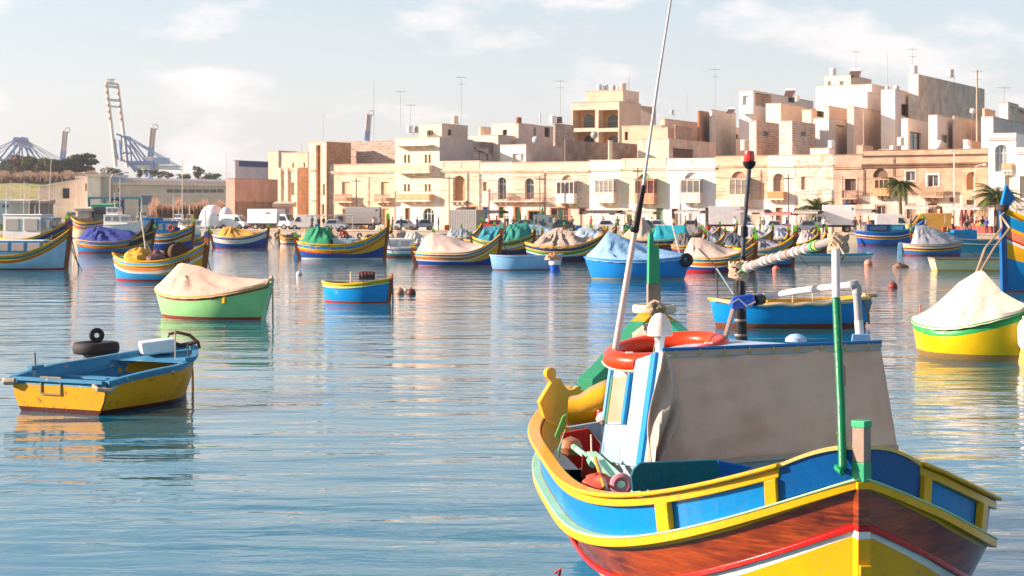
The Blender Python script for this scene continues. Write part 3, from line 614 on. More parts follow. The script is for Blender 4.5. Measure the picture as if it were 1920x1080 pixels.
back(1546, 1595, 1634, 141, 38, 'ecdcc4', 'a89c92', 'cream top storey with grey side carrying a solar heater', [('f', 1552, 152, 1558, 160, dict(kind='w', gl='b8b0a0')), ('f', 1574, 152, 1583, 160, dict(kind='w', gl='b8b0a0'))], stain=.3)
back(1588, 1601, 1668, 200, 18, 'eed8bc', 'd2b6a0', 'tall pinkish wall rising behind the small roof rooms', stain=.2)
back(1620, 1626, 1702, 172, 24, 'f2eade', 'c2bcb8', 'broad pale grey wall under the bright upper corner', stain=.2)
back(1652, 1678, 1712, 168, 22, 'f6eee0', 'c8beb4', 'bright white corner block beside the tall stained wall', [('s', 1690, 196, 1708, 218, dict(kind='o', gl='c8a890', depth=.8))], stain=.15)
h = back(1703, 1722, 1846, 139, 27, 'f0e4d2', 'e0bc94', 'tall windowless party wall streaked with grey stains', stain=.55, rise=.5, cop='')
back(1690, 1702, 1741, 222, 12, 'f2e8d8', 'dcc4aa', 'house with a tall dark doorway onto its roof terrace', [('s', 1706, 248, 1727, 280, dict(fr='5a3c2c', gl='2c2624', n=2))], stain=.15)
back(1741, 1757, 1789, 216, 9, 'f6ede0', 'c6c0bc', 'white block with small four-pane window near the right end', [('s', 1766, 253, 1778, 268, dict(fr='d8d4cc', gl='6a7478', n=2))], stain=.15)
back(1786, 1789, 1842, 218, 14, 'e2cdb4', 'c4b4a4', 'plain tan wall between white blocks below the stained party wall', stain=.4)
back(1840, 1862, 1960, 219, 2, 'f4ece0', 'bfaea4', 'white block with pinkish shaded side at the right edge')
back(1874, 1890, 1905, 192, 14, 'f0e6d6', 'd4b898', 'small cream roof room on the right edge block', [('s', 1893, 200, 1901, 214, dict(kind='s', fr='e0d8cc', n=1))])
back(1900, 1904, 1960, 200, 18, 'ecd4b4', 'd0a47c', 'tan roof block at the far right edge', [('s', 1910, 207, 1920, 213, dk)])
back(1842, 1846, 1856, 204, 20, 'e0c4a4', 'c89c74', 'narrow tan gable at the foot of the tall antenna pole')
# low parapet rooms on the terrace roofs
RG = 'roof rooms on the terrace'
for x0, xm, x1, yt, off, c, lb in ((1519, 1554, 1566, 278, 3, 'f2e6d6', 'low white roof parapet room behind the peeling house'), (1606, 1618, 1637, 273, 3, 'd8b08c', 'small tan cistern block at the end of the stained house'), (1648, 1668, 1670, 281, 1, 'e8c4a0', 'small peach block on the brown stone house'), (1806, 1818, 1842, 264, 4, 'c8a484', 'stone cistern at the foot of the tall antenna pole'), (1806, 1814, 1815, 262, 2, 'ece4d8', 'white box by the stone cistern on the roof')):
    h = House('roof_room', x0, xm, x1, yt, off, st(c, False, .3), lb, 'hut', RG, minD=1.5, zb=7.2); h.finish('d8c4a8')
# --- rooftop things
def tank(px, py, hp, off, col='d4d2cc', lb='', r=.5, wp=None):
    d = dfront(px, off); p = P(px, py+hp, d); hh = hp/FP*d; r = (wp or hp*.85)/FP*d/2; t = empty('water_tank', p, 0, lb, 'water tank', 'water tanks on the roofs')
    MB().lathe([(0, .0), (r, .0), (r*1.03, hh*.03), (r*.99, hh*.3), (r*1.02, hh*.33), (r*.99, hh*.62), (r*1.02, hh*.65), (r, hh*.95), (r*.8, hh), (0, hh)], k=14).build('barrel', pm(col, wear=.3), t, smooth=True)
    MB().tube([(r*1.03, 0, 0), (r*1.2, 0, .02), (r*1.2, 0, -.3)], .04, 6).build('outlet_pipe', pm('8c8c8c'), t)
for px, py, hp, off, col, lb in ((853, 217, 15, 8, 'ead8c0', 'cream cylindrical tank at the right corner of the cream rooftop room'), (768, 236, 13, 3, 'dcdcdc', 'white tank at the left of the cream rooftop room'), (780, 237, 12, 4, 'a0a4a8', 'grey tank right beside a white one on the three storey house'),
    (1037, 217, 15, 27, 'd8d8d6', 'white tank on the grey house with two dark windows'), (1049, 219, 12, 28, '6c5c54', 'dark tank behind a white one on the grey house'), (973, 220, 12, 29, '7c4c3c', 'reddish brown tank on the pale grey roof'),
    (1124, 158, 11, 46, 'd8d8d8', 'leftmost white tank in the row over the loggia building'), (1136, 159, 11, 46.5, 'd0d0d0', 'second white tank in the row over the loggia building'), (1150, 160, 10, 46, 'b8bcc0', 'third, greyish tank in the row over the loggia building'), (1160, 161, 9, 47, 'c8c8c8', 'small fourth tank in the row over the loggia building'), (1168, 156, 15, 46, 'd8c4ac', 'tall tan rightmost tank in the row over the loggia building'),
    (1562, 128, 15, 40, 'd8dadc', 'white tank beside the solar heater on the cream top storey'), (1714, 123, 15, 30, 'd8d4ce', 'white tank on the bright end of the stained party wall'), (1782, 130, 15, 32, 'dcd8d0', 'white tank on top of the tall stained party wall'),
    (1559, 263, 15, 6, 'e6e2dc', 'white tank on the low white parapet room'), (1689, 257, 16, 6, 'e4e2de', 'white tank standing before the dark roof doorway'), (1674, 273, 13, 4, 'efece6', 'small white tank left of another on the brown house'), (1397, 262, 20, 4, 'd8c8b8', 'tan tank at the foot of the first block tower'), (1495, 180, 10, 36, 'd0c4b4', 'short tank on the modern white house'), (1335, 208, 9, 18, 'e8e4dc', 'small white tank by the metal shed'), (1260, 206, 9, 30, 'b8bcc0', 'grey tank at the left end of the long pinkish wall'), (1664, 162, 10, 26, 'c8c0b4', 'low round tank at the foot of the bright white corner block'), (1672, 163, 9, 28, '9c9894', 'grey low tank behind the bright white corner block')):
    tank(px, py, hp, off, col, lb)
def solar(px, py, off, lb, s=1.0):
    p = P(px, py, dfront(px, off)); t = empty('solar_water_heater', p, -.5, lb, 'solar heater', 'solar heaters on the roofs'); MB().hexa([(-.9*s,0,0),(.9*s,0,0),(.9*s,.08,0),(-.9*s,.08,0),(-.9*s,1.2*s,1.2*s),(.9*s,1.2*s,1.2*s),(.9*s,1.28*s,1.2*s),(-.9*s,1.28*s,1.2*s)]).build('panel', glass('5a4438'), t)
    MB().tube([(-1*s, 1.4*s, 1.35*s), (1*s, 1.4*s, 1.35*s)], .25*s, 10).build('cylinder', pm('c8ccd8'), t)
    for x in (-.8, .8): MB().tube([(x*s, 1.35*s, 0), (x*s, 1.35*s, 1.2*s)], .04, 5).build('leg', pm('b0a8a0'), t)
solar(1600, 146, 38, 'solar water heater tilted on the cream top storey', .85); solar(1478, 181, 36, 'dark solar water heater on the modern white house', .75); solar(1368, 213, 32, 'pale heater frame on the grey metal shed', .55)
def antenna(px, y0, y1, off, lb, kind=0, lean=0, col='9c9088', r=.02):
    d = dfront(px, off); a = P(px, y1, d); b = P(px+lean, y0, d); hgt = b.z-a.z; t = empty('roof_antenna', a, 0, lb, 'antenna', 'antennas on the roofs')
    dx = b.x-a.x; MB().tube([(0, 0, 0), (dx, 0, hgt)], r, 5).build('mast', pm(col, wear=.5), t)
    if kind:
        mb = MB(); mb.tube([(dx-.7, 0, hgt-.15), (dx+.7, .3, hgt-.15)], .025, 4)
        for k in range(6 if kind == 1 else 3): x = dx-.6+k*.24; mb.tube([(x, -.35, hgt-.15), (x, .35, hgt-.15)], .018, 4)
        if kind == 2: mb.tube([(dx, -.4, hgt-1.2), (dx, .4, hgt-1.2)], .02, 4); mb.tube([(dx-.5, 0, hgt-1.1), (dx+.5, 0, hgt-1.1)], .02, 4)
        tag(mb.build('aerial', pm(col), t), kind='stuff')
for i, a in enumerate(((701, 152, 262, 12, 'tall thin mast over the bare block storey'), (751, 170, 238, 8, 'slender aerial mast left of the cream rooftop room', 1), (770, 195, 236, 6, 'short aerial beside the white and grey tanks', 1), (865, 143, 232, 12, 'tall aerial over the cream rooftop room', 2), (1013, 212, 232, 27, 'white pipe mast on the grey house', 0, 0, 'e8e4dc', .12), (1051, 150, 218, 30, 'very thin aerial mast at the left of the loggia building', 2), (1180, 140, 168, 46, 'aerial mast at the row of water tanks', 0), (1341, 128, 300, 10, 'very tall aerial mast in front of the long pinkish wall', 2), (1092, 196, 262, 30, 'aerial standing before the left loggia', 1), (1178, 150, 292, 8, 'tall bare pole right of the loggia building'), (1605, 95, 141, 40, 'aerial over the solar water heater', 1), (1664, 102, 166, 28, 'thin mast left of the stained party wall', 0), (1711, 90, 123, 30, 'aerial rising behind the white tank of the stained wall', 2), (1832, 131, 268, 6, 'thick pole with guy wires at the end of the stained wall', 2, 0, 'c8a890', .1), (1883, 162, 220, 10, 'aerial at the far right roofs', 1), (1619, 205, 292, 4, 'bare pole before the pinkish wall', 0, 0, 'd8b8a0', .05), (1822, 200, 264, 5, 'lattice aerial with small dishes near the thick pole', 2), (606, 215, 262, 12, 'faint mast above the pale stone corner house'), (566, 265, 284, 14, 'small mast on the rounded cream block'), (425, 292, 335, 6, 'mast at the corner of the low pinkish building'), (1288, 175, 214, 24, 'thin aerial over the long pinkish wall', 0), (1245, 245, 262, 12, 'short pole on the sandy house'), (1300, 232, 258, 12, 'short crooked pole on the sandy house roof'))):
    antenna(*a)
def dish(px, py, off, lb, r=.45, col='c8c8c4'):
    p = P(px, py, dfront(px, off)); t = empty('satellite_dish', p, radians(-20), lb, 'satellite dish', 'satellite dishes'); rows = []
    for i in range(5):
        q = i/4*r; rows.append([(q*cos(2*pi*j/14), -.25*r+.5*q*q/r-.1, q*sin(2*pi*j/14)) for j in range(14)])
    mb = MB(); mb.grid(rows, True); mb.build('dish', pm(col), t, smooth=True, solid=.02); MB().tube([(0, 0, -.1), (0, .05, -.9)], .03, 5).build('post', pm('8c8c8c'), t); MB().tube([(0, -.1, -r*.8), (0, -r*1.1, 0)], .018, 5).build('arm', pm('8c8c8c'), t)
for a in ((1004, 262, 10, 'dish on the low white roofed room', .5, 'b0b4b8'), (1114, 253, 9, 'grey dish before the lower loggia', .5, '98989a'), (1762, 270, 6, 'pale dish before the white four-pane block', .5), (1815, 282, 2, 'white dish at the foot of the stone cistern', .55, 'ece8e0'), (1824, 208, 6, 'small dish on the lattice aerial', .35), (1680, 166, 24, 'dish on the bright white corner block', .45)): dish(*a)
# ---------------------------------------------------------------- boats
class Boat:
    """hull lofted from stations; local +x to the bow, +y to port, z up from the water; t runs stern 0 .. bow 1"""
    def __init__(s, cx, wy, wpx, head, B, hs, hm, hb, label, name='fishing_boat', cat='boat', group='painted boats moored in the harbour', kind='double', L=None, es=2.2, eb=2.4, plan=2.7, tm=.42, d=None, rake=.05, px=True):
        s.d = d or dwl(wy); s.s = FP/s.d; s.B = B; s.kind = kind; h = radians(head); c = abs(cos(h)); s.head = head
        s.L = L or max(1.2, (wpx/s.s-B*.55*abs(sin(h)))/max(c, .25)); q = 1/s.s if px else 1
        s.zs, s.zm, s.zb = hs*q, hm*q, hb*q; s.es, s.eb, s.plan, s.tm, s.rake = es, eb, plan, tm, rake
        X = (cx-960)/FP*s.d; s.root = empty(name, (X, s.d, 0), -h, label, cat, group)
    def sheer(s, t): return s.zm+((s.zs-s.zm)*((s.tm-t)/s.tm)**s.es if t < s.tm else (s.zb-s.zm)*((t-s.tm)/(1-s.tm))**s.eb)
    def b(s, t):
        if s.kind == 'double': return s.B/2*max(0, 1-abs(2*t-1)**s.plan)
        if s.kind == 'punt': return s.B/2*(.92+.08*sin(pi*t))
        return s.B/2*(.90+.10*sin(min(1, t/.45)*pi/2))*max(0, 1-max(0, (t-.35)/.65)**s.plan)
    def pt(s, t, z, side=1, off=0):
        zz = s.sheer(t); q = max(0, min(1.3, (zz-z)/(zz+.3))); e = abs(2*t-1)**3 if s.kind == 'double' else max(0, 2*t-1)**3
        f = 1-(.12+.45*e)*q-(.55-.1*e)*q**3.2 if s.kind != 'punt' else 1-.15*q
        y = (s.b(t)+off*(1 if s.b(t) > .02 else .3))*max(f, .0)
        x = s.L*(t-.5)*(1-2*s.rake*q if (t > .5 or s.kind != 'transom') else 1-.3*s.rake*q)
        return Vector((x, side*y, z))
    def ts(s, n=26): return [.5-.5*cos(pi*i/n) for i in range(n+1)] if s.kind == 'double' else [0, .02]+[1-(1-i/n)**1.5 for i in range(2, n+1)] if s.kind == 'transom' else [i/n for i in range(n+1)]
    def zrows(s, t, bands, mous, boot):
        z0 = s.sheer(t); zs = [z0]; z = z0; k = 1
        for th, _ in bands: z -= th; zs.append(max(z, boot))
        m = mous[1]*(max(0, (t-.5)/.5)**1.6)*s.zb if mous else 0
        if mous and len(mous) > 2: m += mous[2]*(max(0, (.35-t)/.35)**1.6)*s.zs
        zs.append(max(z-m, boot+.0)); zl = zs[-1]
        zs += [zl+(boot-zl)*.5, boot, 0.0 if boot > .01 else -.02, -.25]
        return zs
    def hull(s, bands, bottom, boot=('red', .05), mous=None, paintkw={}):
        """bands: (thickness in m, colour) from the rail down; bottom colour; boot-top; mous: (colour, share) the wedge under the bands towards the bow"""
        cols = [c for _, c in bands]+[mous[0] if mous else bottom, bottom, bottom, boot[0], boot[0]]
        mats = []; idx = []
        for c in cols:
            m = c if not isinstance(c, str) else pm(c, **paintkw)
            if m not in mats: mats.append(m)
            idx.append(mats.index(m))
        mb = MB(); T = s.ts(); s.bands = bands
        for side in (1, -1):
            rows = [[s.pt(t, z, side) for z in s.zrows(t, bands, mous, boot[1])] for t in T]; C = len(rows[0]); n = mb.add([p for r in rows for p in r])
            for i in range(len(T)-1):
                for j in range(C-1): mb.mi = idx[j]; mb.q(n+i*C+j, n+i*C+j+1, n+(i+1)*C+j+1, n+(i+1)*C+j)
        if s.kind != 'double':
            for te in ((0,) if s.kind == 'transom' else (0, 1)):
                Z = s.zrows(te, bands, mous, boot[1])
                for j in range(len(Z)-1): mb.mi = idx[j]; mb.poly([s.pt(te, Z[j], 1), s.pt(te, Z[j], -1), s.pt(te, Z[j+1], -1), s.pt(te, Z[j+1], 1)])
        s.hullo = mb.build('hull', mats, s.root, smooth=True, solid=.035); return s
    def line(s, drop=0, off=0, side=1, t0=0, t1=1, n=30, up=0):
        return [s.pt(t, s.sheer(t)-drop, side, off)+Vector((0, 0, up)) for t in [t0+(t1-t0)*i/n for i in range(n+1)]]
    def rail(s, col, w=.09, h=.06, name='gunwale_rail', drop=0, off=0, t0=0, t1=1):
        for side in (1, -1):
            mb = MB(); ts_ = [t for t in s.ts() if t0 <= t <= t1]; mb.sweep([s.pt(t, s.sheer(t)-drop, side, off)+Vector((0, 0, h/2 if not drop else 0)) for t in ts_], w, h)
            mb.build(name, pm(col) if isinstance(col, str) else col, s.root)
        if s.kind != 'double' and not drop:
            mb = MB(); a = s.pt(0, s.sheer(0)); mb.box(a.x-w/2, -a.y+w/2+.002, a.z+.001, a.x+w/2, a.y-w/2-.002, a.z+h-.002); mb.build('transom_rail', pm(col) if isinstance(col, str) else col, s.root)
            if s.kind == 'punt': mb = MB(); a = s.pt(1, s.sheer(1)); mb.box(a.x-w/2, -a.y+w/2+.002, a.z+.001, a.x+w/2, a.y-w/2-.002, a.z+h-.002); mb.build('transom_rail', pm(col) if isinstance(col, str) else col, s.root)
        return s
    def strake(s, col, drop, h=.05, w=.05): return s.rail(col, w, h, 'rubbing_strake', drop, .02)
    def frames(s, col, drop0, drop1, ts_, w=.05):      # upright dividers proud of the bulwark
        for t in ts_:
            for side in (1, -1):
                a0, a1 = s.pt(t, s.sheer(t)-drop0, side), s.pt(t+w/s.L, s.sheer(t)-drop0, side); c0, c1 = s.pt(t, s.sheer(t)-drop1, side), s.pt(t+w/s.L, s.sheer(t)-drop1, side)
                o = Vector((0, side*.015, 0)); i_ = Vector((0, -side*.01, 0)); MB().hexa([c0+i_, c1+i_, c1+o, c0+o, a0+i_, a1+i_, a1+o, a0+o]).build('bulwark_post', pm(col), s.root)
        return s
    def posts(s, bow='green', stern=None, hb=.35, hs=.25, w=.09, low=None):
        for nm, t, c, hh in (('stem_post', 1, bow, hb), ('stern_post', 0, stern, hs)):
            if not c: continue
            zt = s.sheer(t); sg = 1 if t else -1; mb = MB(); pts = [(s.pt(t, z).x+sg*w*.3, 0, z) for z in (-.2, zt*.35, zt*.7, zt)]+[(s.pt(t, zt).x+sg*(w*.3), 0, zt+hh*.55)]
            mb.sweep([Vector(p) for p in pts], w*.7, .01) if False else None
            rows = [[(p[0]-w*.7, -w*.45, p[2]), (p[0]+w*.7, -w*.45, p[2]), (p[0]+w*.7, w*.45, p[2]), (p[0]-w*.7, w*.45, p[2])] for p in pts]
            n = mb.grid(rows, True); mb.q(n+16, n+17, n+18, n+19); po = mb.build(nm, pm(low or 'wood'), s.root)
            p = pts[-1]; m2 = MB(); k = w*.62; m2.hexa([(p[0]-w*.8,-w*.5,p[2]+.001),(p[0]+w*.8,-w*.5,p[2]+.001),(p[0]+w*.8,w*.5,p[2]+.001),(p[0]-w*.8,w*.5,p[2]+.001),(p[0]-w*.7,-w*.45,p[2]+hh*.5),(p[0]+w*.3,-w*.45,p[2]+hh*.62),(p[0]+w*.3,w*.45,p[2]+hh*.62),(p[0]-w*.7,w*.45,p[2]+hh*.5)])
            m2.build('post_cap', pm(c), po)
        return s
    def deck(s, col, drop=.3, t0=.03, t1=.97):
        mb = MB(); T = [t0+(t1-t0)*i/20 for i in range(21)]; mb.grid([[s.pt(t, s.sheer(t)-drop, 1, -.03)*1, s.pt(t, s.sheer(t)-drop, -1, -.03)] for t in T]); mb.build('deck', pm(col, wear=.6), s.root); return s
    def thwarts(s, col, ts_, drop=.12):
        for t in ts_:
            a = s.pt(t, s.sheer(t)-drop); MB().box(a.x-.11, -a.y+.02, a.z-.03, a.x+.11, a.y-.02, a.z).build('thwart', pm(col, wear=.6), s.root)
        return s
    def tarp(s, mat, prof, over=.03, drape=.06, p=1.1, folds=.035, seed=0, name='tarpaulin', side_rise=0, n=34, m=18):
        """canvas stretched over a ridge: prof = (t, ridge height above the rail)"""
        R = random.Random(seed); mb = MB(); rows = []; t0, t1 = prof[0][0], prof[-1][0]; ph = [R.uniform(0, 6) for _ in range(8)]
        for i in range(n+1):
            t = t0+(t1-t0)*i/n; k = 0
            while k < len(prof)-2 and t > prof[k+1][0]: k += 1
            f = (t-prof[k][0])/(prof[k+1][0]-prof[k][0]); h = prof[k][1]+(prof[k+1][1]-prof[k][1])*f
            a = s.pt(t, s.sheer(t), 1, over); row = []
            for j in range(m+1):
                u = -1+2*j/m; au = abs(u); sag = -.13*h*sin(pi*min(1, au*1.02))*(1 if h > .15 else 0)
                tp_, hp_ = max(prof, key=lambda q: q[1]); th_ = atan2((t-tp_)*2.6, au+.02); W3_ = lambda q: 1-2*abs((q % 1)-.5)*2
                fo = 1.7*folds*(.9*W3_(th_*2.3+ph[0]+.25*sin(au*5+ph[1]))+.55*W3_(th_*4.1+ph[2])*min(1, au*2)+.5*sin(t*17+u*3+ph[3])+.25*sin(u*11+t*29+ph[4]))*(min(1, au*3.2+.06))*(1-au**5)*min(1, h*2.5+.2)
                edge = folds*.25*sin(t*60+ph[4])*au**6
                z = s.sheer(t)+.07+h*(1-au**(1+(p-1)*.45))+sag+fo+side_rise*(1-au**8)
                if j in (0, m): z = s.sheer(t)-drape+edge
                row.append((a.x+fo*.6, a.y*u*(1.02 if j in (0, m) else 1), z))
            rows.append(row)
        mb.grid(rows)
        for r in (rows[0], rows[-1]): mb.poly(r)
        return mb.build(name, mat, s.root, smooth=True)
    def cabin(s, t0, t1, wd, h, col, trim='white', roof=None, z=None, win=2, name='cabin', gl='3a4448', slope=.0):
        a, b_ = s.L*(t0-.5), s.L*(t1-.5); z = s.sheer((t0+t1)/2)-.1 if z is None else z; y = wd/2; mb = MB()
        mb.hexa([(a,-y,z-.3),(b_,-y*.92,z-.3),(b_,y*.92,z-.3),(a,y,z-.3),(a,-y*.92,z+h),(b_-slope,-y*.85,z+h),(b_-slope,y*.85,z+h),(a,y*.92,z+h)])
        co = mb.build(name, pm(col), s.root, bevel=.02); r = MB(); r.hexa([(a-.08,-y*.98,z+h+.002),(b_+.1-slope,-y*.93,z+h+.002),(b_+.1-slope,y*.93,z+h+.002),(a-.08,y*.98,z+h+.002),(a-.04,-y*.9,z+h+.06),(b_+.05-slope,-y*.85,z+h+.06),(b_+.05-slope,y*.85,z+h+.06),(a-.04,y*.9,z+h+.06)]); r.build('cabin_roof', pm(roof or col), co)
        for side in (-1, 1):
            for k in range(win):
                x0 = a+(b_-a)*(k+.16)/win; x1 = a+(b_-a)*(k+.84)/win; zz = z+h*.42; z1 = z+h*.85; yy = side*y*.985
                w_ = MB(); w_.hexa([(x0-.03,yy-side*.04,zz-.03),(x1+.03,yy-side*.04,zz-.03),(x1+.03,yy,zz-.03),(x0-.03,yy,zz-.03),(x0-.03,yy-side*.07,z1+.03),(x1+.03,yy-side*.07,z1+.03),(x1+.03,yy-side*.02,z1+.03),(x0-.03,yy-side*.02,z1+.03)])
                wo = w_.build('window', pm(trim), co); g = MB(); g.hexa([(x0,yy-side*.03,zz),(x1,yy-side*.03,zz),(x1,yy+side*.008,zz),(x0,yy+side*.008,zz),(x0,yy-side*.06,z1),(x1,yy-side*.06,z1),(x1,yy-side*.012,z1),(x0,yy-side*.012,z1)]); g.build('pane', glass(gl), wo)
        for side in (-.45, .45):
            x = b_-slope*.6+.005; w_ = MB(); w_.hexa([(x-.03,side*y-.26*y*1.2,z+h*.45),(x+.03,side*y-.26*y*1.2,z+h*.45),(x+.03,side*y+.26*y*1.2,z+h*.45),(x-.03,side*y+.26*y*1.2,z+h*.45),(x-.03,side*y-.26*y*1.2,z+h*.85),(x+.012,side*y-.26*y*1.2,z+h*.85),(x+.012,side*y+.26*y*1.2,z+h*.85),(x-.03,side*y+.26*y*1.2,z+h*.85)]); w_.build('windscreen', glass(gl), co)
        return co
    def box(s, t, y, z, sx, sy, sz, col, name, par=None, bevel=.02):
        x = s.L*(t-.5); return MB().box(x-sx/2, y-sy/2, z, x+sx/2, y+sy/2, z+sz).build(name, pm(col) if isinstance(col, str) else col, par or s.root, bevel=bevel)
    def mast(s, t, h, col='white', r=.035, z=None, name='mast', lean=0, y=0):
        x = s.L*(t-.5); z = s.sheer(t) if z is None else z; return MB().tube([(x, y, z-.4), (x+lean, y, z+h)], [r, r*.7], 7).build(name, pm(col), s.root)
    def rudder(s, col, w=.4):
        x = s.pt(0, .1).x-.06; MB().hexa([(x-w,-.025,-.2),(x,-.025,-.2),(x,.025,-.2),(x-w,.025,-.2),(x-w*.5,-.025,s.zs*.75),(x,-.025,s.zs*.8),(x,.025,s.zs*.8),(x-w*.5,.025,s.zs*.75)]).build('rudder', pm(col), s.root); return s
def rope(name, pts, r, label, col='b89c74', cat='rope', group=None, parent=None, segs=None):
    mb = MB(); mb.tube(pts, r, 6); o = mb.build(name, plain(col, .9, scale=40, bmp=.01), parent)
    if parent is None: tag(o, label, cat, group)
    return o
def heap(name, c, sx, sy, sz, mat, label=None, parent=None, seed=0, cat='net'):
    R = random.Random(seed); ph = [R.uniform(0, 6) for _ in range(6)]; rows = []; n = 14; m = 20
    for i in range(n+1):
        a = i/n*pi/2; row = []
        for j in range(m):
            b = 2*pi*j/m; q = 1+.14*sin(3*b+ph[0])+.12*sin(5*b+a*6+ph[1])+.08*sin(9*b+ph[2]+a*9)
            row.append((c[0]+sx*cos(a)*cos(b)*q, c[1]+sy*cos(a)*sin(b)*q, c[2]+sz*sin(a)*(1+.12*sin(4*b+ph[3]))))
        rows.append(row)
    mb = MB(); mb.grid(rows, True); o = mb.build(name, mat, parent, smooth=True)
    if parent is None: tag(o, label, cat)
    return o
def on(bt, t, y, z): return bt.root.matrix_basis @ Vector((bt.L*(t-.5), y, z)) if False else (Matrix.Translation(bt.root.location) @ Matrix.Rotation(bt.root.rotation_euler.z, 4, 'Z')) @ Vector((bt.L*(t-.5), y, z))
LB = lambda *a: [(x, c) for x, c in a]
stripes = {
 'A': LB((.16,'yellow'),(.24,'blue'),(.08,'yellow'),(.22,'brown'),(.09,'white')),
 'B': LB((.14,'yellow'),(.2,'blue'),(.1,'yellow'),(.18,'orange'),(.06,'red')),
 'C': LB((.12,'yellow'),(.2,'royal'),(.08,'white'),(.2,'orange'),(.07,'yellow')),
 'D': LB((.12,'yellow'),(.2,'navy'),(.07,'yellow'),(.18,'dgreen'),(.08,'white')),
 'E': LB((.12,'yellow'),(.2,'teal'),(.08,'yellow'),(.2,'brown'),(.06,'red')),
}
def scaleb(b, k): return [(x*k, c) for x, c in b]
# -- yellow rowing boat on the left
yb = Boat(192, 771, 0, 0, 2.0, .47, .58, .80, 'old yellow rowing boat with chipped blue gunwale, floating alone at the left', name='rowing_boat', group=None, kind='transom', L=3.3, px=False, d=27.3, plan=2.3, es=1.6, eb=1.6, tm=.42)
ax = Vector((1.5, 3.15, 0)); yb.root.rotation_euler.z = atan2(ax.y, ax.x); yb.root.location = Vector((-6.80, 25.6, 0))+ax.normalized()*1.65
ypaint = paint('e09c06', rough=.42, wear=.35, chip='8a5a20')
for_paint = paint('3d86aa', rough=.6, wear=.5, chip='a8a090')
yb.hull([(.06, paint('3a88a8', wear=.8, chip='c8c0b0'))], ypaint, boot=(paint('4a1c18', wear=.6), .075))
yb.rail(for_paint, .1, .05); yb.deck('3a7c9c', .36, .0, .97)
o = yb.thwarts('4a90b4', (.36,), .14)
fd = MB(); T = [.66+.34*i/10 for i in range(11)]; fd.grid([[yb.pt(t, yb.sheer(t)-.03, 1, -.04), yb.pt(t, yb.sheer(t)-.03, -1, -.04)] for t in T]); fd.build('foredeck', for_paint, yb.root)
for side in (1, -1):      # inner planking seen above the floor
    mb = MB(); mb.grid([[yb.pt(t, yb.sheer(t)-z, side, -.045) for z in (0, .12, .24, .42)] for t in [i/20 for i in range(21)]]); mb.build('inner_planking', for_paint, yb.root)
    mb = MB(); mb.sweep([yb.pt(t, yb.sheer(t)-.14, side, -.06) for t in [.1+.55*i/12 for i in range(13)]], .04, .05); mb.build('stringer', for_paint, yb.root)
for t, side in ((.18, 1), (.62, -1)):
    p = yb.pt(t, yb.sheer(t), side); MB().box(p.x-.14, p.y-.05, p.z+.052, p.x+.14, p.y+.05, p.z+.10).build('rowlock_block', for_paint, yb.root); MB().tube([(p.x, p.y, p.z+.1), (p.x-.02, p.y, p.z+.30)], .013, 6).build('thole_pin', pm('6a5a4a'), yb.root)
p = yb.pt(0, yb.sheer(0), 1); mb = MB(); mb.tube([(p.x-.05, p.y-.1, p.z-.02), (p.x-.1, p.y+.04, p.z-.03), (p.x-.02, p.y+.12, p.z-.02)], .05, 8); mb.build('corner_fender', fabric('a89880'), yb.root)
p = yb.pt(0, yb.sheer(0), -1); mb = MB(); mb.tube([(p.x-.03, p.y+.22, p.z-.02), (p.x-.07, p.y+.1, p.z-.07), (p.x+.02, p.y-.05, p.z-.09), (p.x+.12, p.y-.07, p.z-.05)], .035, 8); mb.build('corner_fender', fabric('a89880'), yb.root)
px_ = yb.pt(0, .4).x; mb = MB()
for a in ((-.05, .34, .27, .36), (-.05, .34, .52, .55)): mb.box(px_-.02, a[0], a[2], px_-.003, a[1], a[2]+.025)
for y in (-.05, .32): mb.box(px_-.02, y, .295, px_-.003, y+.025, .518)
mb.build('transom_frame', paint('9a8458', wear=.9), yb.root)
mb = MB(); n = Vector((0, 0, 0)); mb.sweep([yb.pt(.003, z, -1, .004) for z in (.56, .4, .2, .02)], .02, .02); 
MB().tube([yb.pt(0, z, -1, .002) for z in (.5, .35, .2, .05)], .012, 5).build('corner_seam', plain('2c2018', .9), yb.root)
rope('mooring_rope', [on(yb, 1.0, 0, .68), on(yb, 1.012, -.01, .3), on(yb, 1.018, 0, -.1)], .022, 'weedy brown rope hanging from the yellow rowing boat bow into the water', '6a5430')
tyre_m = plain('1c1a19', .75, var=.2, scale=20)
def tyre(c, R, r, label, rot=(0, 0, 0), wdt=1.0, name='tyre'):
    prof = []
    k, l = 30, 12; rows = []
    for i in range(k):
        a = 2*pi*i/k; row = []
        for j in range(l):
            b = 2*pi*j/l; cx = abs(cos(b))**.6*(1 if cos(b) > 0 else -1); sx = abs(sin(b))**.6*(1 if sin(b) > 0 else -1); rr = R-r+r*cx*.95; rr += (.006 if (i % 2 and cx > .6) else 0)
            row.append((rr*cos(a), rr*sin(a), r*wdt*sx))
        rows.append(row)
    mb = MB(); mb.grid(rows+[rows[0]], True); o = mb.build(name, tyre_m, smooth=True); o.location = c; o.rotation_euler = rot; return tag(o, label, 'tyre')
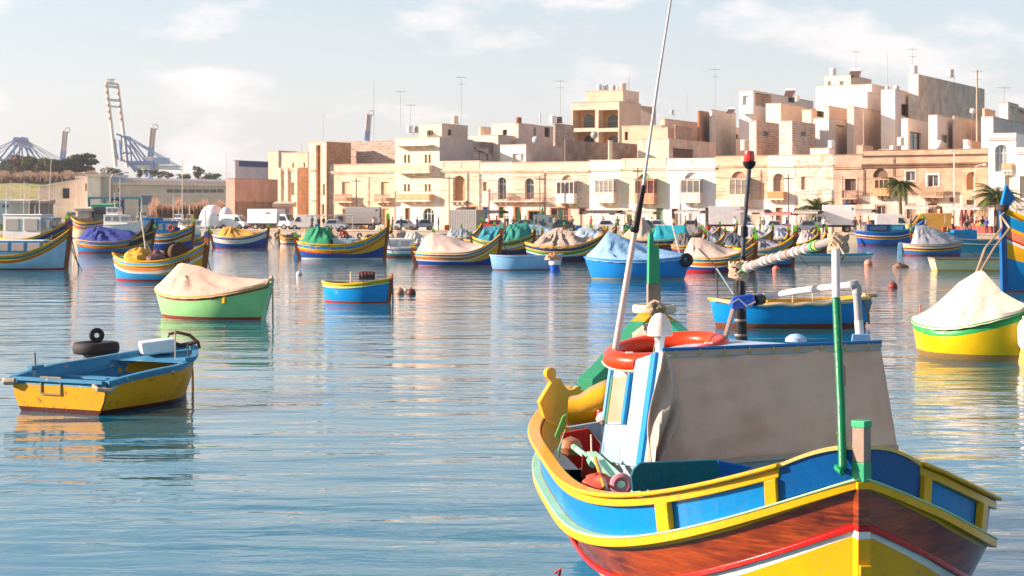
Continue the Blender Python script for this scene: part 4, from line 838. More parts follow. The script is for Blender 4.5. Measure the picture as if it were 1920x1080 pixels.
# far quarter of the rowing boat: a floating drum post that carries two tyres
dp = P(180, 662, 29.2); dd = empty('mooring_drum', (dp.x, dp.y, 0), 0, 'rusty mooring drum standing in the water behind the yellow rowing boat', 'mooring drum')
MB().lathe([(0, -.3), (.2, -.3), (.2, .55), (.23, .58), (.23, dp.z-.02), (0, dp.z-.02)], k=16).build('barrel', paint('7a4c34', wear=.7), dd, smooth=True); MB().lathe([(.235, .6), (.245, .62), (.235, .64)], k=16).build('hoop', pm('5c3020'), dd)
tyre((dp.x, dp.y, dp.z+.09), .395, .105, 'large black tyre lying flat on the rusty drum behind the yellow boat'); tyre((dp.x, dp.y+.05, dp.z+.30), .13, .045, 'small black tyre standing upright on top of the large flat tyre', (radians(82), radians(12), radians(20)))
# box and rusty hoop on the foredeck
mb = MB(); mb.hexa([(-.26,-.17,0),(.24,-.17,.02),(.24,.17,.02),(-.26,.17,0),(-.3,-.2,.2),(.27,-.2,.26),(.27,.2,.26),(-.3,.2,.2)]); bx = mb.build('fish_box', paint('e4e4e0', rough=.5, wear=.15), bevel=.03); bx.location = on(yb, .80, .18, yb.sheer(.8)-.0); bx.rotation_euler.z = .35; tag(bx, 'white polystyrene fish box on the foredeck of the yellow boat', 'box')
mb = MB(); c = on(yb, .9, -.1, yb.sheer(.9)+.02); mb.tube([c+Vector((-.26,0,.16)), c+Vector((-.24,0,.24)), c+Vector((-.1,0,.27)), c+Vector((.1,0,.22)), c+Vector((.24,0,.10)), c+Vector((.26,0,.0))], .028, 7); mb.tube([c+Vector((-.2,0,.10)), c+Vector((-.05,.02,.05)), c+Vector((.1,0,.08)), c+Vector((.22,0,.12))], .035, 7); o = mb.build('anchor', plain('5c4030', .9, scale=30), smooth=True); tag(o, 'rusty curved anchor iron lying on the bow of the yellow boat', 'anchor')
mb = MB(); c = on(yb, .22, -.1, yb.sheer(.2)-.2); mb.tube([c, c+Vector((.9, .9, .05))], [.03, .02], 6); o = mb.build('oar', pm('8c4830'), smooth=True); tag(o, 'red brown oar shaft lying inside the yellow rowing boat', 'oar')
o = heap('tarpaulin_bundle', on(yb, .6, -.1, yb.sheer(.5)-.36), .38, .22, .17, fabric('8c9498'), 'grey bundle of sheeting stowed inside the yellow rowing boat', seed=4, cat='bundle')
mb = MB(); p = on(yb, .66, -.52, yb.sheer(.66)+.03); mb.tube([p, p+Vector((0, 0, .48))], .012, 6); o = mb.build('boat_pin', pm('b0a898')); o.parent = None; tag(o, 'thin pale rod standing upright on the near rail of the yellow boat', 'rod')
# -- light green boat with beige cover
g = Boat(397, 596, 222, 27, 1.75, 50, 40, 66, 'light green boat under a beige canvas with its ridge high at the stern', L=4.1, es=2, eb=2, plan=2.4, rake=.09)
g.hull([(.05,'yellow'),(.05,'8c5030')], paint('98d48a', rough=.3, wear=.2), boot=('9c4428', .07), mous=None); g.rail('d8a030', .06, .035); g.posts('d8b088', None, .2, w=.08, low=paint('9ac8a0'))
g.tarp(fabric('c8a994', '8c7464', .3), [(.0, .0), (.1, .38), (.22, .86), (.4, .8), (.62, .5), (.85, .26), (1, .06)], folds=.03, seed=3, drape=.03, p=1.5)
MB().box(g.pt(.74,.6,-1).x-.04, g.pt(.74,.55,-1).y-.05, .48, g.pt(.74,.6,-1).x+.04, g.pt(.74,.55,-1).y+.01, .66).build('name_plate', pm('e0a418'), g.root)
rope('mooring_rope', [on(g, 1.005, 0, 1.12), on(g, 1.02, -.03, .9), on(g, 1.02, -.02, .4), on(g, 1.02, -.02, -.1)], .028, 'pale rope tied over the stem of the light green boat', 'b8a888')
o = rope('rope_lashing', [g.pt(1, g.zb)+Vector((-.12, -.1, -.06)), g.pt(1, g.zb)+Vector((0, -.11, .1)), g.pt(1, g.zb)+Vector((.06, .0, .16)), g.pt(1, g.zb)+Vector((0, .11, .08)), g.pt(1, g.zb)+Vector((-.12, .1, -.06))], .04, '', 'b09a84', parent=g.root)
# -- small open blue boat
b = Boat(668, 566, 132, 28, 1.35, 36, 33, 44, 'small open bright blue boat with yellow and green rope-edged gunwale', L=2.75, es=2, eb=2, plan=2.5)
b.hull([(.05,'yellow'),(.06,'7ab048')], paint('0a8cd0', rough=.25, wear=.2, coat=.4), boot=('b03a24', .045)); b.rail('e0b428', .09, .05); b.strake('c8d8a0', .1, .03, .03); b.deck('1c5c8c', .28, .05, .95); b.thwarts('2a78a8', (.4,), .1); b.posts('b07850', None, .18, w=.08)
fd = MB(); T = [.62+.37*i/8 for i in range(9)]; fd.grid([[b.pt(t, b.sheer(t)+.02, 1, -.03), b.pt(t, b.sheer(t)+.02, -1, -.03)] for t in T]); fd.build('foredeck', pm('d8c8a0'), b.root); b.mast(.42, .42, 'cream', .035, name='thole_post')
c = on(b, .83, .0, 0); bm_ = empty('barrel', ((688-960)/FP*79, 79, 0), 0, 'dark red barrel afloat some way behind the small blue boat', 'barrel')
mb = MB(); mb.lathe([(0,-.32),(.14,-.32),(.175,-.18),(.185,0),(.175,.18),(.14,.32),(0,.32)], k=16); o = mb.build('staves', pm('7a2c28', wear=.4), bm_, smooth=True); o.rotation_euler = (0, pi/2, .1); o.location.z = .12; o.scale = (1.15, 1.15, 1.15)
for q in (-.2, -.07, .07, .2): mb = MB(); mb.lathe([(.18, q-.015), (.195, q), (.18, q+.015)], k=16); oo = mb.build('hoop', pm('5a4038'), bm_); oo.rotation_euler = (0, pi/2, .1); oo.location.z = o.location.z; oo.scale = o.scale
rope('mooring_rope', [on(b, 1.02, 0, .8), on(b, 1.03, 0, .3), on(b, 1.03, 0, -.1)], .03, 'dark rope hanging from the bow of the small blue boat', '6a5a44')
def buoy(px, wy, r, col, label, tp='ball'):
    d = dwl(wy+r*.3); s_ = FP/d; R_ = r/s_; X = (px-960)/s_; t = empty('mooring_buoy', (X, d, 0), random.uniform(0, 3), label, 'buoy', 'mooring buoys')
    MB().lathe([(0, -R_*.6), (R_*.6, -R_*.45), (R_*.95, 0), (R_, R_*.3), (R_*.85, R_*.8), (R_*.45, R_*1.15), (0, R_*1.25)], k=14).build('float', paint(col, wear=.6), t, smooth=True)
    MB().torus((0, 0, R_*1.3), R_*.2, R_*.06, 'x', 10, 5).build('eye', pm('6a5a50'), t)
for a in ((750, 548, 9, 'b08468', 'weathered tan buoy touching a darker one right of the small blue boat'), (771, 549, 9, '6c3c2c', 'dark brown buoy at the right of a tan one'), (761, 546, 6, 'c8b8a8', 'small pale float between two larger brown buoys'), (561, 514, 6, 'd8d2c8', 'small white buoy in open water left of centre'), (1628, 494, 8, 'd88c70', 'pink orange buoy below the blue boat on the right'), (1628, 497, 1, 'd88c70', ''), (1674, 537, 9, '8c3c34', 'round dark red buoy in open water at the right'), (1455, 505, 7, 'd87c64', 'coral buoy beneath the slanting pole'), (1548, 489, 5, 'd8d0c4', 'small pale buoy far behind the slanting pole')):
    if a[4]: buoy(*a)
h_ = heap('mooring_float', (P(1627, 493, dwl(493)).x+.0, dwl(500), -.05), .42, .3, .28, plain('8c6650', .9), 'flat brown weedy float right of the slanting pole', seed=8, cat='float'); h_.location = (.05, -1.2, 0)
h_ = heap('weed_clump', (P(1366, 511, dwl(508)).x, dwl(508), -.05), .3, .2, .2, plain('4a3c34', .95), 'dark clump of weed afloat below the orange striped boat', seed=9, cat='float')
# -- blue boat with rope edge, right of centre
r = Boat(1483, 613, 300, 176, 1.75, 52, 46, 57, 'open bright blue boat edged with thick pale rope, wooden stem at its right end', L=4.35, es=2, eb=2, plan=3.2, kind='double', rake=.06)
r.root.rotation_euler.z = radians(3)
r.hull([(.04,'e0b030')], paint('0a8cd0', rough=.28, wear=.3, coat=.3), boot=('8a5038', .13)); r.rail('d8a838', .1, .05); r.deck('c89a48', .22, .05, .95); r.thwarts('e0b040', (.3, .55), .05)
mb = MB(); 
for side in (-1,):
    pts = [r.pt(t, r.sheer(t)-.01, side, .05)+Vector((0, 0, .018*sin(t*37))) for t in [.02+.96*i/90 for i in range(91)]]; mb.tube(pts, [.045+.012*(i % 2) for i in range(91)], 7)
mb.build('rope_edging', plain('dcc4a0', .9, scale=30), r.root, smooth=True)
r.box(.985, 0, r.zb-.02, .34, .3, .10, paint('b09878', wear=.5), 'stem_head'); r.box(.38, 0, r.zm-.1, .3, .35, .22, 'e0a418', 'engine_box'); r.box(.37, -.1, r.zm+.05, .14, .14, .10, '1c5c8c', 'engine_cap')
for t in (.48, .60): r.mast(t, .3, 'e8e0d0', .018, name='thole_pin', y=-.6)
mb = MB(); c = r.pt(.93, r.zb*.95, -1, .06)
mb.tube([c+Vector((-.05,0,.05)), c+Vector((.02,-.05,-.2)), c+Vector((.10,-.04,-.45)), c+Vector((.06,-.02,-.62))], .03, 6); mb.tube([c+Vector((.1,0,.12)), c+Vector((.16,-.04,-.1)), c+Vector((.08,-.05,-.35)), c+Vector((.12,0,-.66))], .026, 6); mb.build('rope_tangle', plain('8c7a50', .95, scale=30), r.root)
rope('fishing_rod', [P(1346, 562, dwl(612)-.2), P(1343, 500, dwl(612)-.2), P(1310, 466, dwl(612))], .018, 'bent dark rod standing at the left end of the rope-edged blue boat', '5a4038', 'rod')
rope('boat_hook', [P(1343, 502, dwl(612)-.3), P(1376, 552, dwl(612)-.5)], .022, 'pale turquoise rod leaning by the bent dark rod', 'a8c4c0', 'rod')
# -- yellow and green boat with cream tent, right
y = Boat(1816, 672, 216, 48, 1.6, 70, 58, 94, 'yellow boat with green top plank under a tall cream tent', L=2.8, es=1.6, eb=2, plan=2.5, rake=.08)
y.hull([(.16, paint('2a9a4c', wear=.5, chip='b8b090'))], paint('e0b808', rough=.3, wear=.25, coat=.2), boot=(paint('8c7040', wear=.9, chip='4a5a28'), .14)); y.rail('2a9a4c', .05, .03); y.posts('2a8a54', None, .2, w=.1, low='d8b860')
y.tarp(fabric('cdbba8', 'a08874', .3), [(.06, .02), (.2, .30), (.42, .86), (.56, 1.06), (.62, 1.08), (.78, .55), (.92, .22), (1.0, .06)], folds=.02, seed=12, p=1.0, drape=.02)
y.mast(.05, .32, 'b87850', .025, name='thole_pin', y=.12)
MB().lathe([(0, -.02), (.07, 0), (.13, .1), (.14, .45), (.10, .55), (.04, .6), (.04, .66), (0, .66)], k=14).build('fender', paint('e8e2d8', wear=.3), y.root, smooth=True, loc=y.pt(.97, y.zb-.75, -1, .0)+Vector((.22, -.12, 0)))
pk = on(y, .6, 0, y.sheer(.6)+1.1); q = on(y, 1.02, 0, y.zb+.12)
rope('rope_lashing', [y.pt(1, y.zb)+Vector((-.2,-.12,-.02)), y.pt(1, y.zb)+Vector((0,-.1,.12)), y.pt(1, y.zb)+Vector((.08,0,.2)), y.pt(1, y.zb)+Vector((.02,.1,.06))], .04, '', 'c0a888', parent=y.root)
rope('tent_rope', [pk, (pk+q)/2-Vector((0, 0, .22)), q], .012, 'thin line from the tent peak down to the stem of the yellow boat', '9c8468')
# -- big striped bow at the right edge
R_ = Boat(2090, 549, 0, 181, 3.1, 2.2, 1.9, 3.15, 'large luzzu whose tall striped bow enters at the right edge', L=9.6, px=False, d=62, es=2, eb=2.2, plan=2.6, tm=.5, rake=.01)
R_.root.rotation_euler.z = radians(180+14); R_.root.location = Vector(((1880-960)/FP*65, 65, 0))+Vector((cos(radians(14)), sin(radians(14)), 0))*4.8
R_.hull([(.16,'yellow'),(.42,'blue'),(.12,'yellow'),(.30,'d88058'),(.07,'red'),(.11,'white')], paint('0c78b4', rough=.22, coat=.5), boot=('9c5a48', .06), mous=('yellow', .20)); R_.rail('yellow', .14, .1); R_.deck('d8b070', .3)
mb = MB(); z0 = R_.zb; x = R_.L/2
mb.hexa([(x-.06,-.09,z0-.1),(x+.14,-.09,z0-.1),(x+.14,.09,z0-.1),(x-.06,.09,z0-.1),(x-.5,-.08,z0+.42),(x-.12,-.08,z0+.95),(x-.12,.08,z0+.95),(x-.5,.08,z0+.42)]); mb.build('stem_head', pm('0a74b4'), R_.root)
mb = MB(); n_ = mb.grid([[(R_.pt(1, z).x-.08, -.09, z), (R_.pt(1, z).x+.13, -.09, z), (R_.pt(1, z).x+.13, .09, z), (R_.pt(1, z).x-.08, .09, z)] for z in (-.2, .9, 2, z0-.1)], True); mb.build('stem_post', paint('0a5c9c'), R_.root)
for i, z in enumerate((.0, .07, .14)): MB().torus((x+.02, 0, z0+z), .2, .045, 'z', 14, 6).build('rope_coil', plain('5a4438', .95), R_.root)
bw = Vector(((1880-960)/FP*65, 65, 3.0)); low = P(1832, 514, 52)
for i, (sx, lb) in enumerate(((-.12, 'left strand of the pale mooring rope running down from the large bow'), (.18, 'right strand of the pale mooring rope running down from the large bow'))):
    rope('mooring_rope', [bw+Vector((.1, 0, .05)), bw+Vector((-.25, -.6, -.1)), bw+Vector((-.32+sx, -1.4, -.55)), bw.lerp(low, .6)+Vector((sx, 0, -.05)), low+Vector((sx*.3, 0, 0)), low+Vector((0, -1.5, -.9)), low+Vector((0, -2, -1.4))], .04, lb, 'd0a880')
# ---------------------------------------------------------------- boats further out
def luz(cx, wy, wpx, head, hs, hm, hb, bands, bottom, label, B=2.0, k=1.0, mous=('yellow', .22), boot=('a83426', .08), post='lime', railc='yellow', deck='8c6a4a', stern=None, name='luzzu', frames=None, hbp=.35, **kw):
    b = Boat(cx, wy, wpx, head, B, hs, hm, hb, label, name=name, **kw)
    tot = sum(t for t, _ in bands); kk = k*b.zm*.62/tot if b.zm*.62 < tot*k else k
    bb = scaleb(bands, kk); b.hull(bb, paint(HX.get(bottom, bottom), rough=.3, coat=.3), boot=boot, mous=mous); b.rail(railc, .08, .06)
    if len(bb) > 1: b.strake('yellow' if bands[0][1] == 'yellow' else 'white', bb[0][0]+bb[1][0], .04, .04)
    b.posts(post, stern, hbp*1.35, hbp, w=.15); b.deck(deck, .28)
    if wpx > 100 and name == 'luzzu':
        q = b.pt(1, b.sheer(1)*.85); R5 = random.Random(int(cx)); e_ = q+Vector((R5.uniform(.5, 1.3), R5.uniform(-.8, .4), 0)); e_.z = -.1; MB().tube([q, q.lerp(e_, .5)-Vector((.1, 0, .12)), e_], .022, 5).build('mooring_line', pm('5c5044'), b.root)
    if frames: b.frames('yellow', bb[0][0], bb[0][0]+bb[1][0], frames)
    return b
F_ = fabric
# row by row, left part
b = luz(20, 505, 238, 8, 32, 26, 72, stripes['B'], paint('a4c8dc'), 'luzzu with pale blue hull and blue wheelhouse, at the far left edge', B=2.3, post='navy', stern=None, mous=None, eb=2.8) if False else None
def L1(*a, **k): return luz(*a, **k)
b = L1(30, 505, 212, 6, 30, 26, 74, [(.14,'yellow'),(.26,'teal'),(.08,'yellow'),(.22,'orange'),(.10,'white')], 'a8cce0', 'luzzu with pale blue lower hull and glazed blue wheelhouse, nearest the left edge', B=2.4, mous=None, eb=2.6, post='navy')
b.cabin(.34, .78, 1.3, .85, '4d94b8', 'b8d4e0', 'c8dce4', win=3, gl='a89890'); b.cabin(.16, .335, 1.35, .75, 'b4ccd8', 'dce4e8', win=1, gl='98aab4')
rope('mooring_rope', [on(b, 1.0, 0, b.zb), on(b, 1.06, -.2, .9), on(b, 1.10, -.3, .15), on(b, 1.105, -.3, -.1)], .03, 'dark mooring line slanting from the bow of the pale blue luzzu', '4a4440')
b = L1(58, 483, 150, 12, 40, 34, 66, [(.14,'yellow'),(.42,'navy'),(.06,'yellow'),(.3,'brown'),(.06,'white')], 'brown', 'navy and brown luzzu carrying a tall white two-storey wheelhouse', B=2.6, eb=2.2, post='lime')
c = b.cabin(.2, .72, 1.9, 1.75, 'e8e4dc', 'c8c4bc', 'f0ece4', win=2, gl='9c948c', name='wheelhouse'); b.cabin(.72, .86, 1.6, 1.1, 'b0b0b4', 'a0a0a0', win=1, gl='787c80'); b.mast(.15, 2.4, 'white', .04); b.mast(.62, 2.0, 'e0d8cc', .03, z=b.zm+1.7)
b.box(.0, 0, .8, .5, 1.2, 1.0, 'cfc8b8', 'deck_locker')
b = L1(215, 474, 152, 4, 26, 20, 40, stripes['B'], 'blue', 'luzzu covered by crumpled royal blue sheeting, with a black draped bow', B=2.2)
b.tarp(F_('1c2f80', '5c6cb0', .4), [(.04, .05), (.16, .95), (.3, 1.15), (.5, .95), (.7, .7), (.8, .15)], folds=.10, seed=5, p=1.6)
b.tarp(F_('161416', '2a2420', .3), [(.72, .2), (.85, .55), (.97, 1.0), (1, .9)], folds=.05, seed=6, p=1.2, name='bow_cover', drape=.5)
b = L1(318, 470, 98, 10, 34, 30, 48, [(.12,'yellow'),(.24,'blue'),(.08,'yellow'),(.2,'brown'),(.07,'white')], 'royal', 'deep blue luzzu with upright bright blue cabin and two bow rails', B=2.4, eb=2.2)
b.cabin(.02, .30, 1.6, 1.35, '0a78b8', '2a90c8', win=2, gl='4a6a7c'); b.cabin(.30, .62, 1.5, 1.15, '0c6cac', '2a90c8', win=2, gl='506874'); b.box(.7, -.35, b.zm+.1, .35, .35, .5, 'royal', 'winch')
b.root.children[0]
MB().torus((b.L*.1, -.78, b.zm+.55), .22, .06, 'y', 16, 7).build('lifebuoy', pm('c05848'), b.root); b.mast(.9, 1.1, 'black', .03)
b = L1(163, 447, 66, 188, 34, 30, 42, [(.2,'yellow'),(.2,'navy'),(.1,'white'),(.25,'orange'),(.08,'royal')], 'cream', 'orange banded luzzu behind the blue sheeting, its yellow bow facing left', B=2.2, boot=('royal', .1))
b.box(.5, 0, b.zm, 1.2, 1.0, .5, '6c5444', 'engine_box')
n5 = L1(298, 526, 206, 20, 50, 36, 70, [(.10,'yellow'),(.17,'4aa0c8'),(.08,'yellow'),(.26,'e08a50'),(.14,'white')], '2a8fc4', 'striped boat heaped with yellow nets and dark barrels, steep brown bow', B=2.1, eb=3.2, mous=('yellow', .30), plan=2.8, post='navy')
n5.box(.2, .1, n5.zm-.1, .9, .9, .32, '3a8fb0', 'engine_box'); n5.frames('brown', .12, .42, (.78, .8, .82, .84, .86, .88))
heap('fishing_net', on(n5, .32, -.2, n5.zm-.05), .75, .55, .62, F_('d09a28', '8a5a18', .5, scale=6), 'mustard yellow fishing net heaped in the striped boat', seed=2)
heap('fishing_net', on(n5, .52, -.15, n5.zm-.05), .7, .5, .5, F_('6a4648', '9c8478', .6, scale=8), 'dark red brown net heaped beside the yellow one', seed=3)
t = empty('net_drum', on(n5, .7, -.1, n5.zm+.42), .2, 'round dark net hauling drum standing near the bow of the striped boat', 'net drum')
o = MB().lathe([(0,-.3),(.42,-.3),(.46,-.24),(.3,-.2),(.3,.2),(.46,.24),(.42,.3),(0,.3)], k=20).build('drum', plain('3a2c24', .8, scale=20), t, smooth=True); o.rotation_euler = (pi/2, 0, .5)
for z in (-.12, .0, .12): o = MB().torus((0, 0, z), .33, .05, 'z', 16, 6).build('rope_turn', plain('8a7040', .9), t); o.rotation_euler = (pi/2, 0, .5)
rope('spar', [on(n5, .40, -.2, n5.zm), on(n5, .33, -.2, n5.zm+2.2)], .035, 'thin pale spar rising from the yellow net', 'd8ccb8', 'spar'); rope('spar', [on(n5, .50, -.2, n5.zm), on(n5, .36, -.2, n5.zm+1.1)], .03, 'short slanting spar leaning by the yellow net', '8c8078', 'spar')
rope('mooring_pole', [on(n5, .80, 1.6, 0), on(n5, .80, 1.6, 3.2)], .035, 'slim white pole standing behind the net drum', 'd8d0c8', 'pole')
b = L1(450, 465, 108, 4, 25, 20, 34, [(.12,'white'),(.2,'royal'),(.1,'white'),(.22,'cream'),(.08,'white')], 'royal', 'blue and cream luzzu under a crumpled mustard cover by the quay', B=2.0, railc='cream', mous=None, stern='lime')
b.tarp(F_('d09a3c', 'a06a1c', .4), [(.1, .05), (.2, .75), (.34, .9), (.6, .5), (.85, .2), (.9, .05)], folds=.07, seed=8, p=1.6)
b = L1(641, 486, 176, 5, 33, 27, 62, [(.17,'yellow'),(.26,'blue'),(.14,'yellow'),(.12,'orange'),(.06,'red')], 'royal', 'large blue and yellow luzzu with green tarpaulin aft and a man bending on board', B=2.3, eb=2.8, frames=(.08,.16,.24,.4,.56,.78), mous=('yellow', .30), stern='lime', boot=('white', .10), hbp=.55)
b.rudder('4a94d0'); b.tarp(F_('1c8a5c', '0a5a4a', .5), [(.06, .05), (.12, .8), (.24, 1.15), (.38, .9), (.40, .1)], folds=.08, seed=9, p=2.2); b.cabin(.42, .66, 1.3, .45, 'b0cfd8', 'c8dce0', win=1, gl='98b0b8')
for t, z in ((.10, 2.0), (.45, 1.9), (.62, 1.9)): b.mast(t, z, 'c8beb0', .03, name='awning_pole')
mb = MB(); mb.tube([(b.L*(.10-.5), 0, b.zm+1.9), (b.L*.14, 0, b.zm+1.95)], .03, 6); mb.build('ridge_pole', pm('c8beb0'), b.root)
man_boat = b
b = L1(750, 482, 50, 185, 19, 17, 23, [(.1,'white'),(.14,'royal'),(.2,'white')], '177c70', 'little white and teal cabin boat tucked behind the large luzzu bow', B=1.7, mous=None, railc='white', post='white', kind='transom', name='cabin_boat', cat='boat', hbp=.01, L=3.4)
b.cabin(.25, .75, 1.2, .7, 'e8e6e0', 'b8bcc0', win=2, gl='889098')
b = L1(857, 499, 168, 6, 26, 24, 60, [(.12,'yellow'),(.2,'blue'),(.08,'white'),(.26,'b86a34'),(.10,'white')], 'royal', 'blue hulled luzzu with smooth beige cover peaking at the stern', B=2.1, eb=3.0, mous=('yellow', .30), post='mint', stern='yellow', boot=('c07868', .07), hbp=.45)
b.tarp(F_('dcbfae', '9c8474', .25), [(.04, .05), (.13, .85), (.22, 1.12), (.45, .85), (.68, .42), (.8, .12)], folds=.02, seed=10, p=1.3); b.mast(.60, 1.5, 'c0b4a8', .02)
b = L1(987, 506, 118, 172, 27, 25, 28, [(.05,'a8d0ec')], '94c4e8', 'light blue rowing boat with an outboard wrapped in cloth at its right end', B=1.5, mous=None, railc='a0c8e8', post=None, name='rowing_boat', boot=('a86a50', .06), L=3.9)
b.root.rotation_euler.z = radians(172+180-344)
ob = empty('outboard_motor', on(b, .5, 0, 0), 0, 'cloth-wrapped outboard motor with blue lower casing', 'outboard motor') if False else None
p = P(1040, 490, dwl(508)); t = empty('cloth_wrapped_drum', (p.x, p.y, 0), 0, 'bright blue drum with orange cloth on top beside the light blue rowing boat', 'drum')
MB().lathe([(0,-.3),(.24,-.3),(.25,.28),(.25,.30)], k=16).build('drum', pm('1c54b4'), t, smooth=True); MB().lathe([(.25,.30),(.3,.34),(.3,.55),(.2,.6),(0,.6)], k=16).build('white_band', pm('e4ded8'), t, smooth=True); heap('cloth', (-.1, 0, .58), .42, .28, .34, F_('d89878', 'a05848', .5, scale=5), parent=t, seed=13)
b = L1(1058, 491, 152, 8, 36, 28, 52, [(.12,'yellow'),(.2,'navy'),(.08,'yellow'),(.16,'2f8a38'),(.08,'white')], 'navy', 'navy luzzu with green stripe and a grey brown tent of radiating folds', B=2.2, eb=2.6, post='yellow')
b.tarp(F_('b09c8c', '5c5048', .5), [(.12, .05), (.22, .6), (.40, 1.12), (.5, 1.12), (.68, .5), (.85, .1)], folds=.12, seed=14, p=1.25)
b = L1(943, 478, 120, 6, 34, 24, 40, [(.12,'yellow'),(.2,'dgreen'),(.08,'yellow'),(.2,'cream'),(.06,'red')], 'navy', 'luzzu covered by creased turquoise and green tarpaulins', B=2.2, post='mint', stern='lime', frames=(.2,.4,.6,.8))
b.tarp(F_('2a8894', '1c6070', .5), [(.1, .05), (.2, .95), (.45, 1.15), (.52, .6)], folds=.09, seed=15, p=1.5); b.tarp(F_('2c8c74', '1f6c80', .5), [(.5, .5), (.6, 1.2), (.9, 1.0), (.95, .1)], folds=.07, seed=16, p=1.7, name='green_tarpaulin')
n18 = L1(1196, 523, 182, 176, 40, 34, 42, [(.06,'1a84cc')], '1a8ad8', 'bright blue boat shrouded in pale blue sheeting with a peak at its left end', B=2.0, mous=None, railc='1a84cc', post=None, name='covered_boat', boot=('b0a070', .05), L=4.9, rake=.09, plan=2.4)
n18.root.rotation_euler.z = radians(-6)
n18.tarp(F_('8cb4d2', '5c88b0', .35), [(.02, .05), (.12, .55), (.22, 1.25), (.27, 1.2), (.45, .85), (.7, .45), (.98, .05)], folds=.05, seed=17, p=1.35)
tyre((P(1287, 487, dwl(523)-.6).x, dwl(523)-.5, P(1287, 487, dwl(523)).z), .33, .11, 'black tyre hung as a fender on the right end of the bright blue shrouded boat', (radians(80), 0, radians(15)))
b = L1(1346, 511, 146, 14, 30, 27, 54, [(.11,'yellow'),(.2,'blue'),(.10,'yellow'),(.18,'d85a24'),(.10,'cream')], 'royal', 'orange, blue and white banded luzzu with beige cover, right of the hanging tyre', B=2.1, eb=2.6, post='lime', boot=('red', .14), mous=('orange', .25))
b.tarp(F_('bfa898', '8c7868', .3), [(.04, .1), (.14, .95), (.28, .95), (.6, .42), (.8, .1)], folds=.03, seed=18, p=1.35)
b = L1(1432, 500, 118, 10, 34, 32, 58, [(.11,'yellow'),(.22,'4a90a8'),(.10,'yellow'),(.24,'brown'),(.06,'red')], '1c7cb8', 'teal blue luzzu with tall brown and lime bow behind the black antenna pole', B=2.2, eb=2.4, mous=('yellow', .16), post='lime', boot=('6c2c34', .16)); b.cabin(.1, .35, 1.2, .3, '2c2c34', '3a3a44', win=1)
b.tarp(F_('84848c', '5c5c64', .4), [(.3, .05), (.4, .6), (.6, .4), (.75, .05)], folds=.06, seed=19)
b = L1(1240, 474, 150, 6, 32, 24, 38, [(.14,'yellow'),(.24,'navy'),(.10,'yellow'),(.2,'brown'),(.07,'red')], 'royal', 'luzzu with beige tent and bright turquoise side cloth, behind the shrouded boat', B=2.4, frames=(.45,.55,.65,.75))
b.tarp(F_('b8a090', '8c7464', .4), [(.02, .05), (.25, 1.7), (.36, 1.0), (.4, .3)], folds=.04, seed=20, p=1.1); b.tarp(F_('179aa8', '0c7888', .3), [(.38, .3), (.44, 1.05), (.8, .9), (.85, .1)], folds=.03, seed=21, p=2.4, name='turquoise_cloth')
rope('mooring_pole', [P(1275, 478, 118), P(1260, 418, 118)], .06, 'white slanting pole rising before the turquoise cloth', 'e4d8cc', 'pole')
b = L1(1488, 484, 96, 10, 30, 24, 44, [(.1,'lime'),(.22,'1c4c40'),(.08,'lime'),(.2,'navy')], '12303c', 'dark green luzzu with lime bow, right of the teal blue one', B=2.2, post='lime', mous=None); b.box(.4, 0, b.zm, 1.0, .9, .4, '4a4440', 'engine_box')
b = L1(1548, 491, 118, 176, 15, 13, 15, [(.06,'3aa8b8'),(.06,'white')], 'd4c8bc', 'long white skiff with turquoise rim lying low in the water', B=1.5, mous=None, railc='2f98b0', post=None, name='skiff', boot=('b89c88', .05), kind='punt', L=5.6)
b = L1(1667, 460, 128, 4, 28, 24, 46, [(.1,'royal'),(.24,'royal'),(.08,'cream'),(.14,'brown'),(.08,'yellow')], '1260b0', 'deep blue luzzu with blue cabin cloth below the white vans, cream square stern', B=2.4, eb=3, post='lime', railc='blue', mous=None, kind='double')
b.cabin(.16, .5, 1.5, .8, '1c4c7c', '2a6c9c', win=1, gl='1c4468'); b.cabin(.5, .72, 1.4, .75, '2294ac', '2aa4bc', win=1, gl='2294ac')
b = L1(1748, 479, 114, 4, 22, 20, 26, [(.1,'9ca0a4'),(.12,'c8a060'),(.14,'brown'),(.08,'yellow')], '2470a8', 'small blue boat under a rounded grey cover, below the man in grey', B=1.9, mous=None, railc='9c8c7c', post=None, stern=None, hbp=.1)
b.tarp(F_('96989e', 'c0b4a8', .4), [(.18, .3), (.22, 1.25), (.35, 1.35), (.6, 1.0), (.85, .45), (1, .05)], folds=.04, seed=22, p=2.0); MB().hexa([(-b.L/2-.3,-.05,-.1),(-b.L/2-.02,-.05,-.1),(-b.L/2-.02,.05,-.1),(-b.L/2-.3,.05,-.1),(-b.L/2-.25,-.05,.9),(-b.L/2-.02,-.05,.95),(-b.L/2-.02,.05,.95),(-b.L/2-.25,.05,.9)]).build('rudder', pm('9cd0ec'), b.root)
tq = L1(1838, 476, 118, 183, 26, 26, 30, [(.1,'0c84a8'),(.2,'0c84a8'),(.05,'yellow')], '0c84a0', 'turquoise blue boat with blue engine housing and a man seated aboard', B=2.4, mous=None, railc='c8a040', post=None, kind='punt', boot=('8c8c8c', .1), L=5.2, name='work_boat')
tq.box(.72, -.3, tq.zm, 1.7, 1.2, .75, '0a78b4', 'engine_housing'); tq.box(.92, -.3, tq.zm, .6, 1.2, .55, '1490cc', 'side_locker')
b = L1(1836, 508, 160, 180, 23, 22, 23, [(.04,'b08c74')], 'd8cc9c', 'square ended cream punt on pale green water, in front of the turquoise boat', B=1.5, mous=None, railc='a8886c', post=None, kind='punt', name='punt', boot=('c8a058', .1), L=5.0)
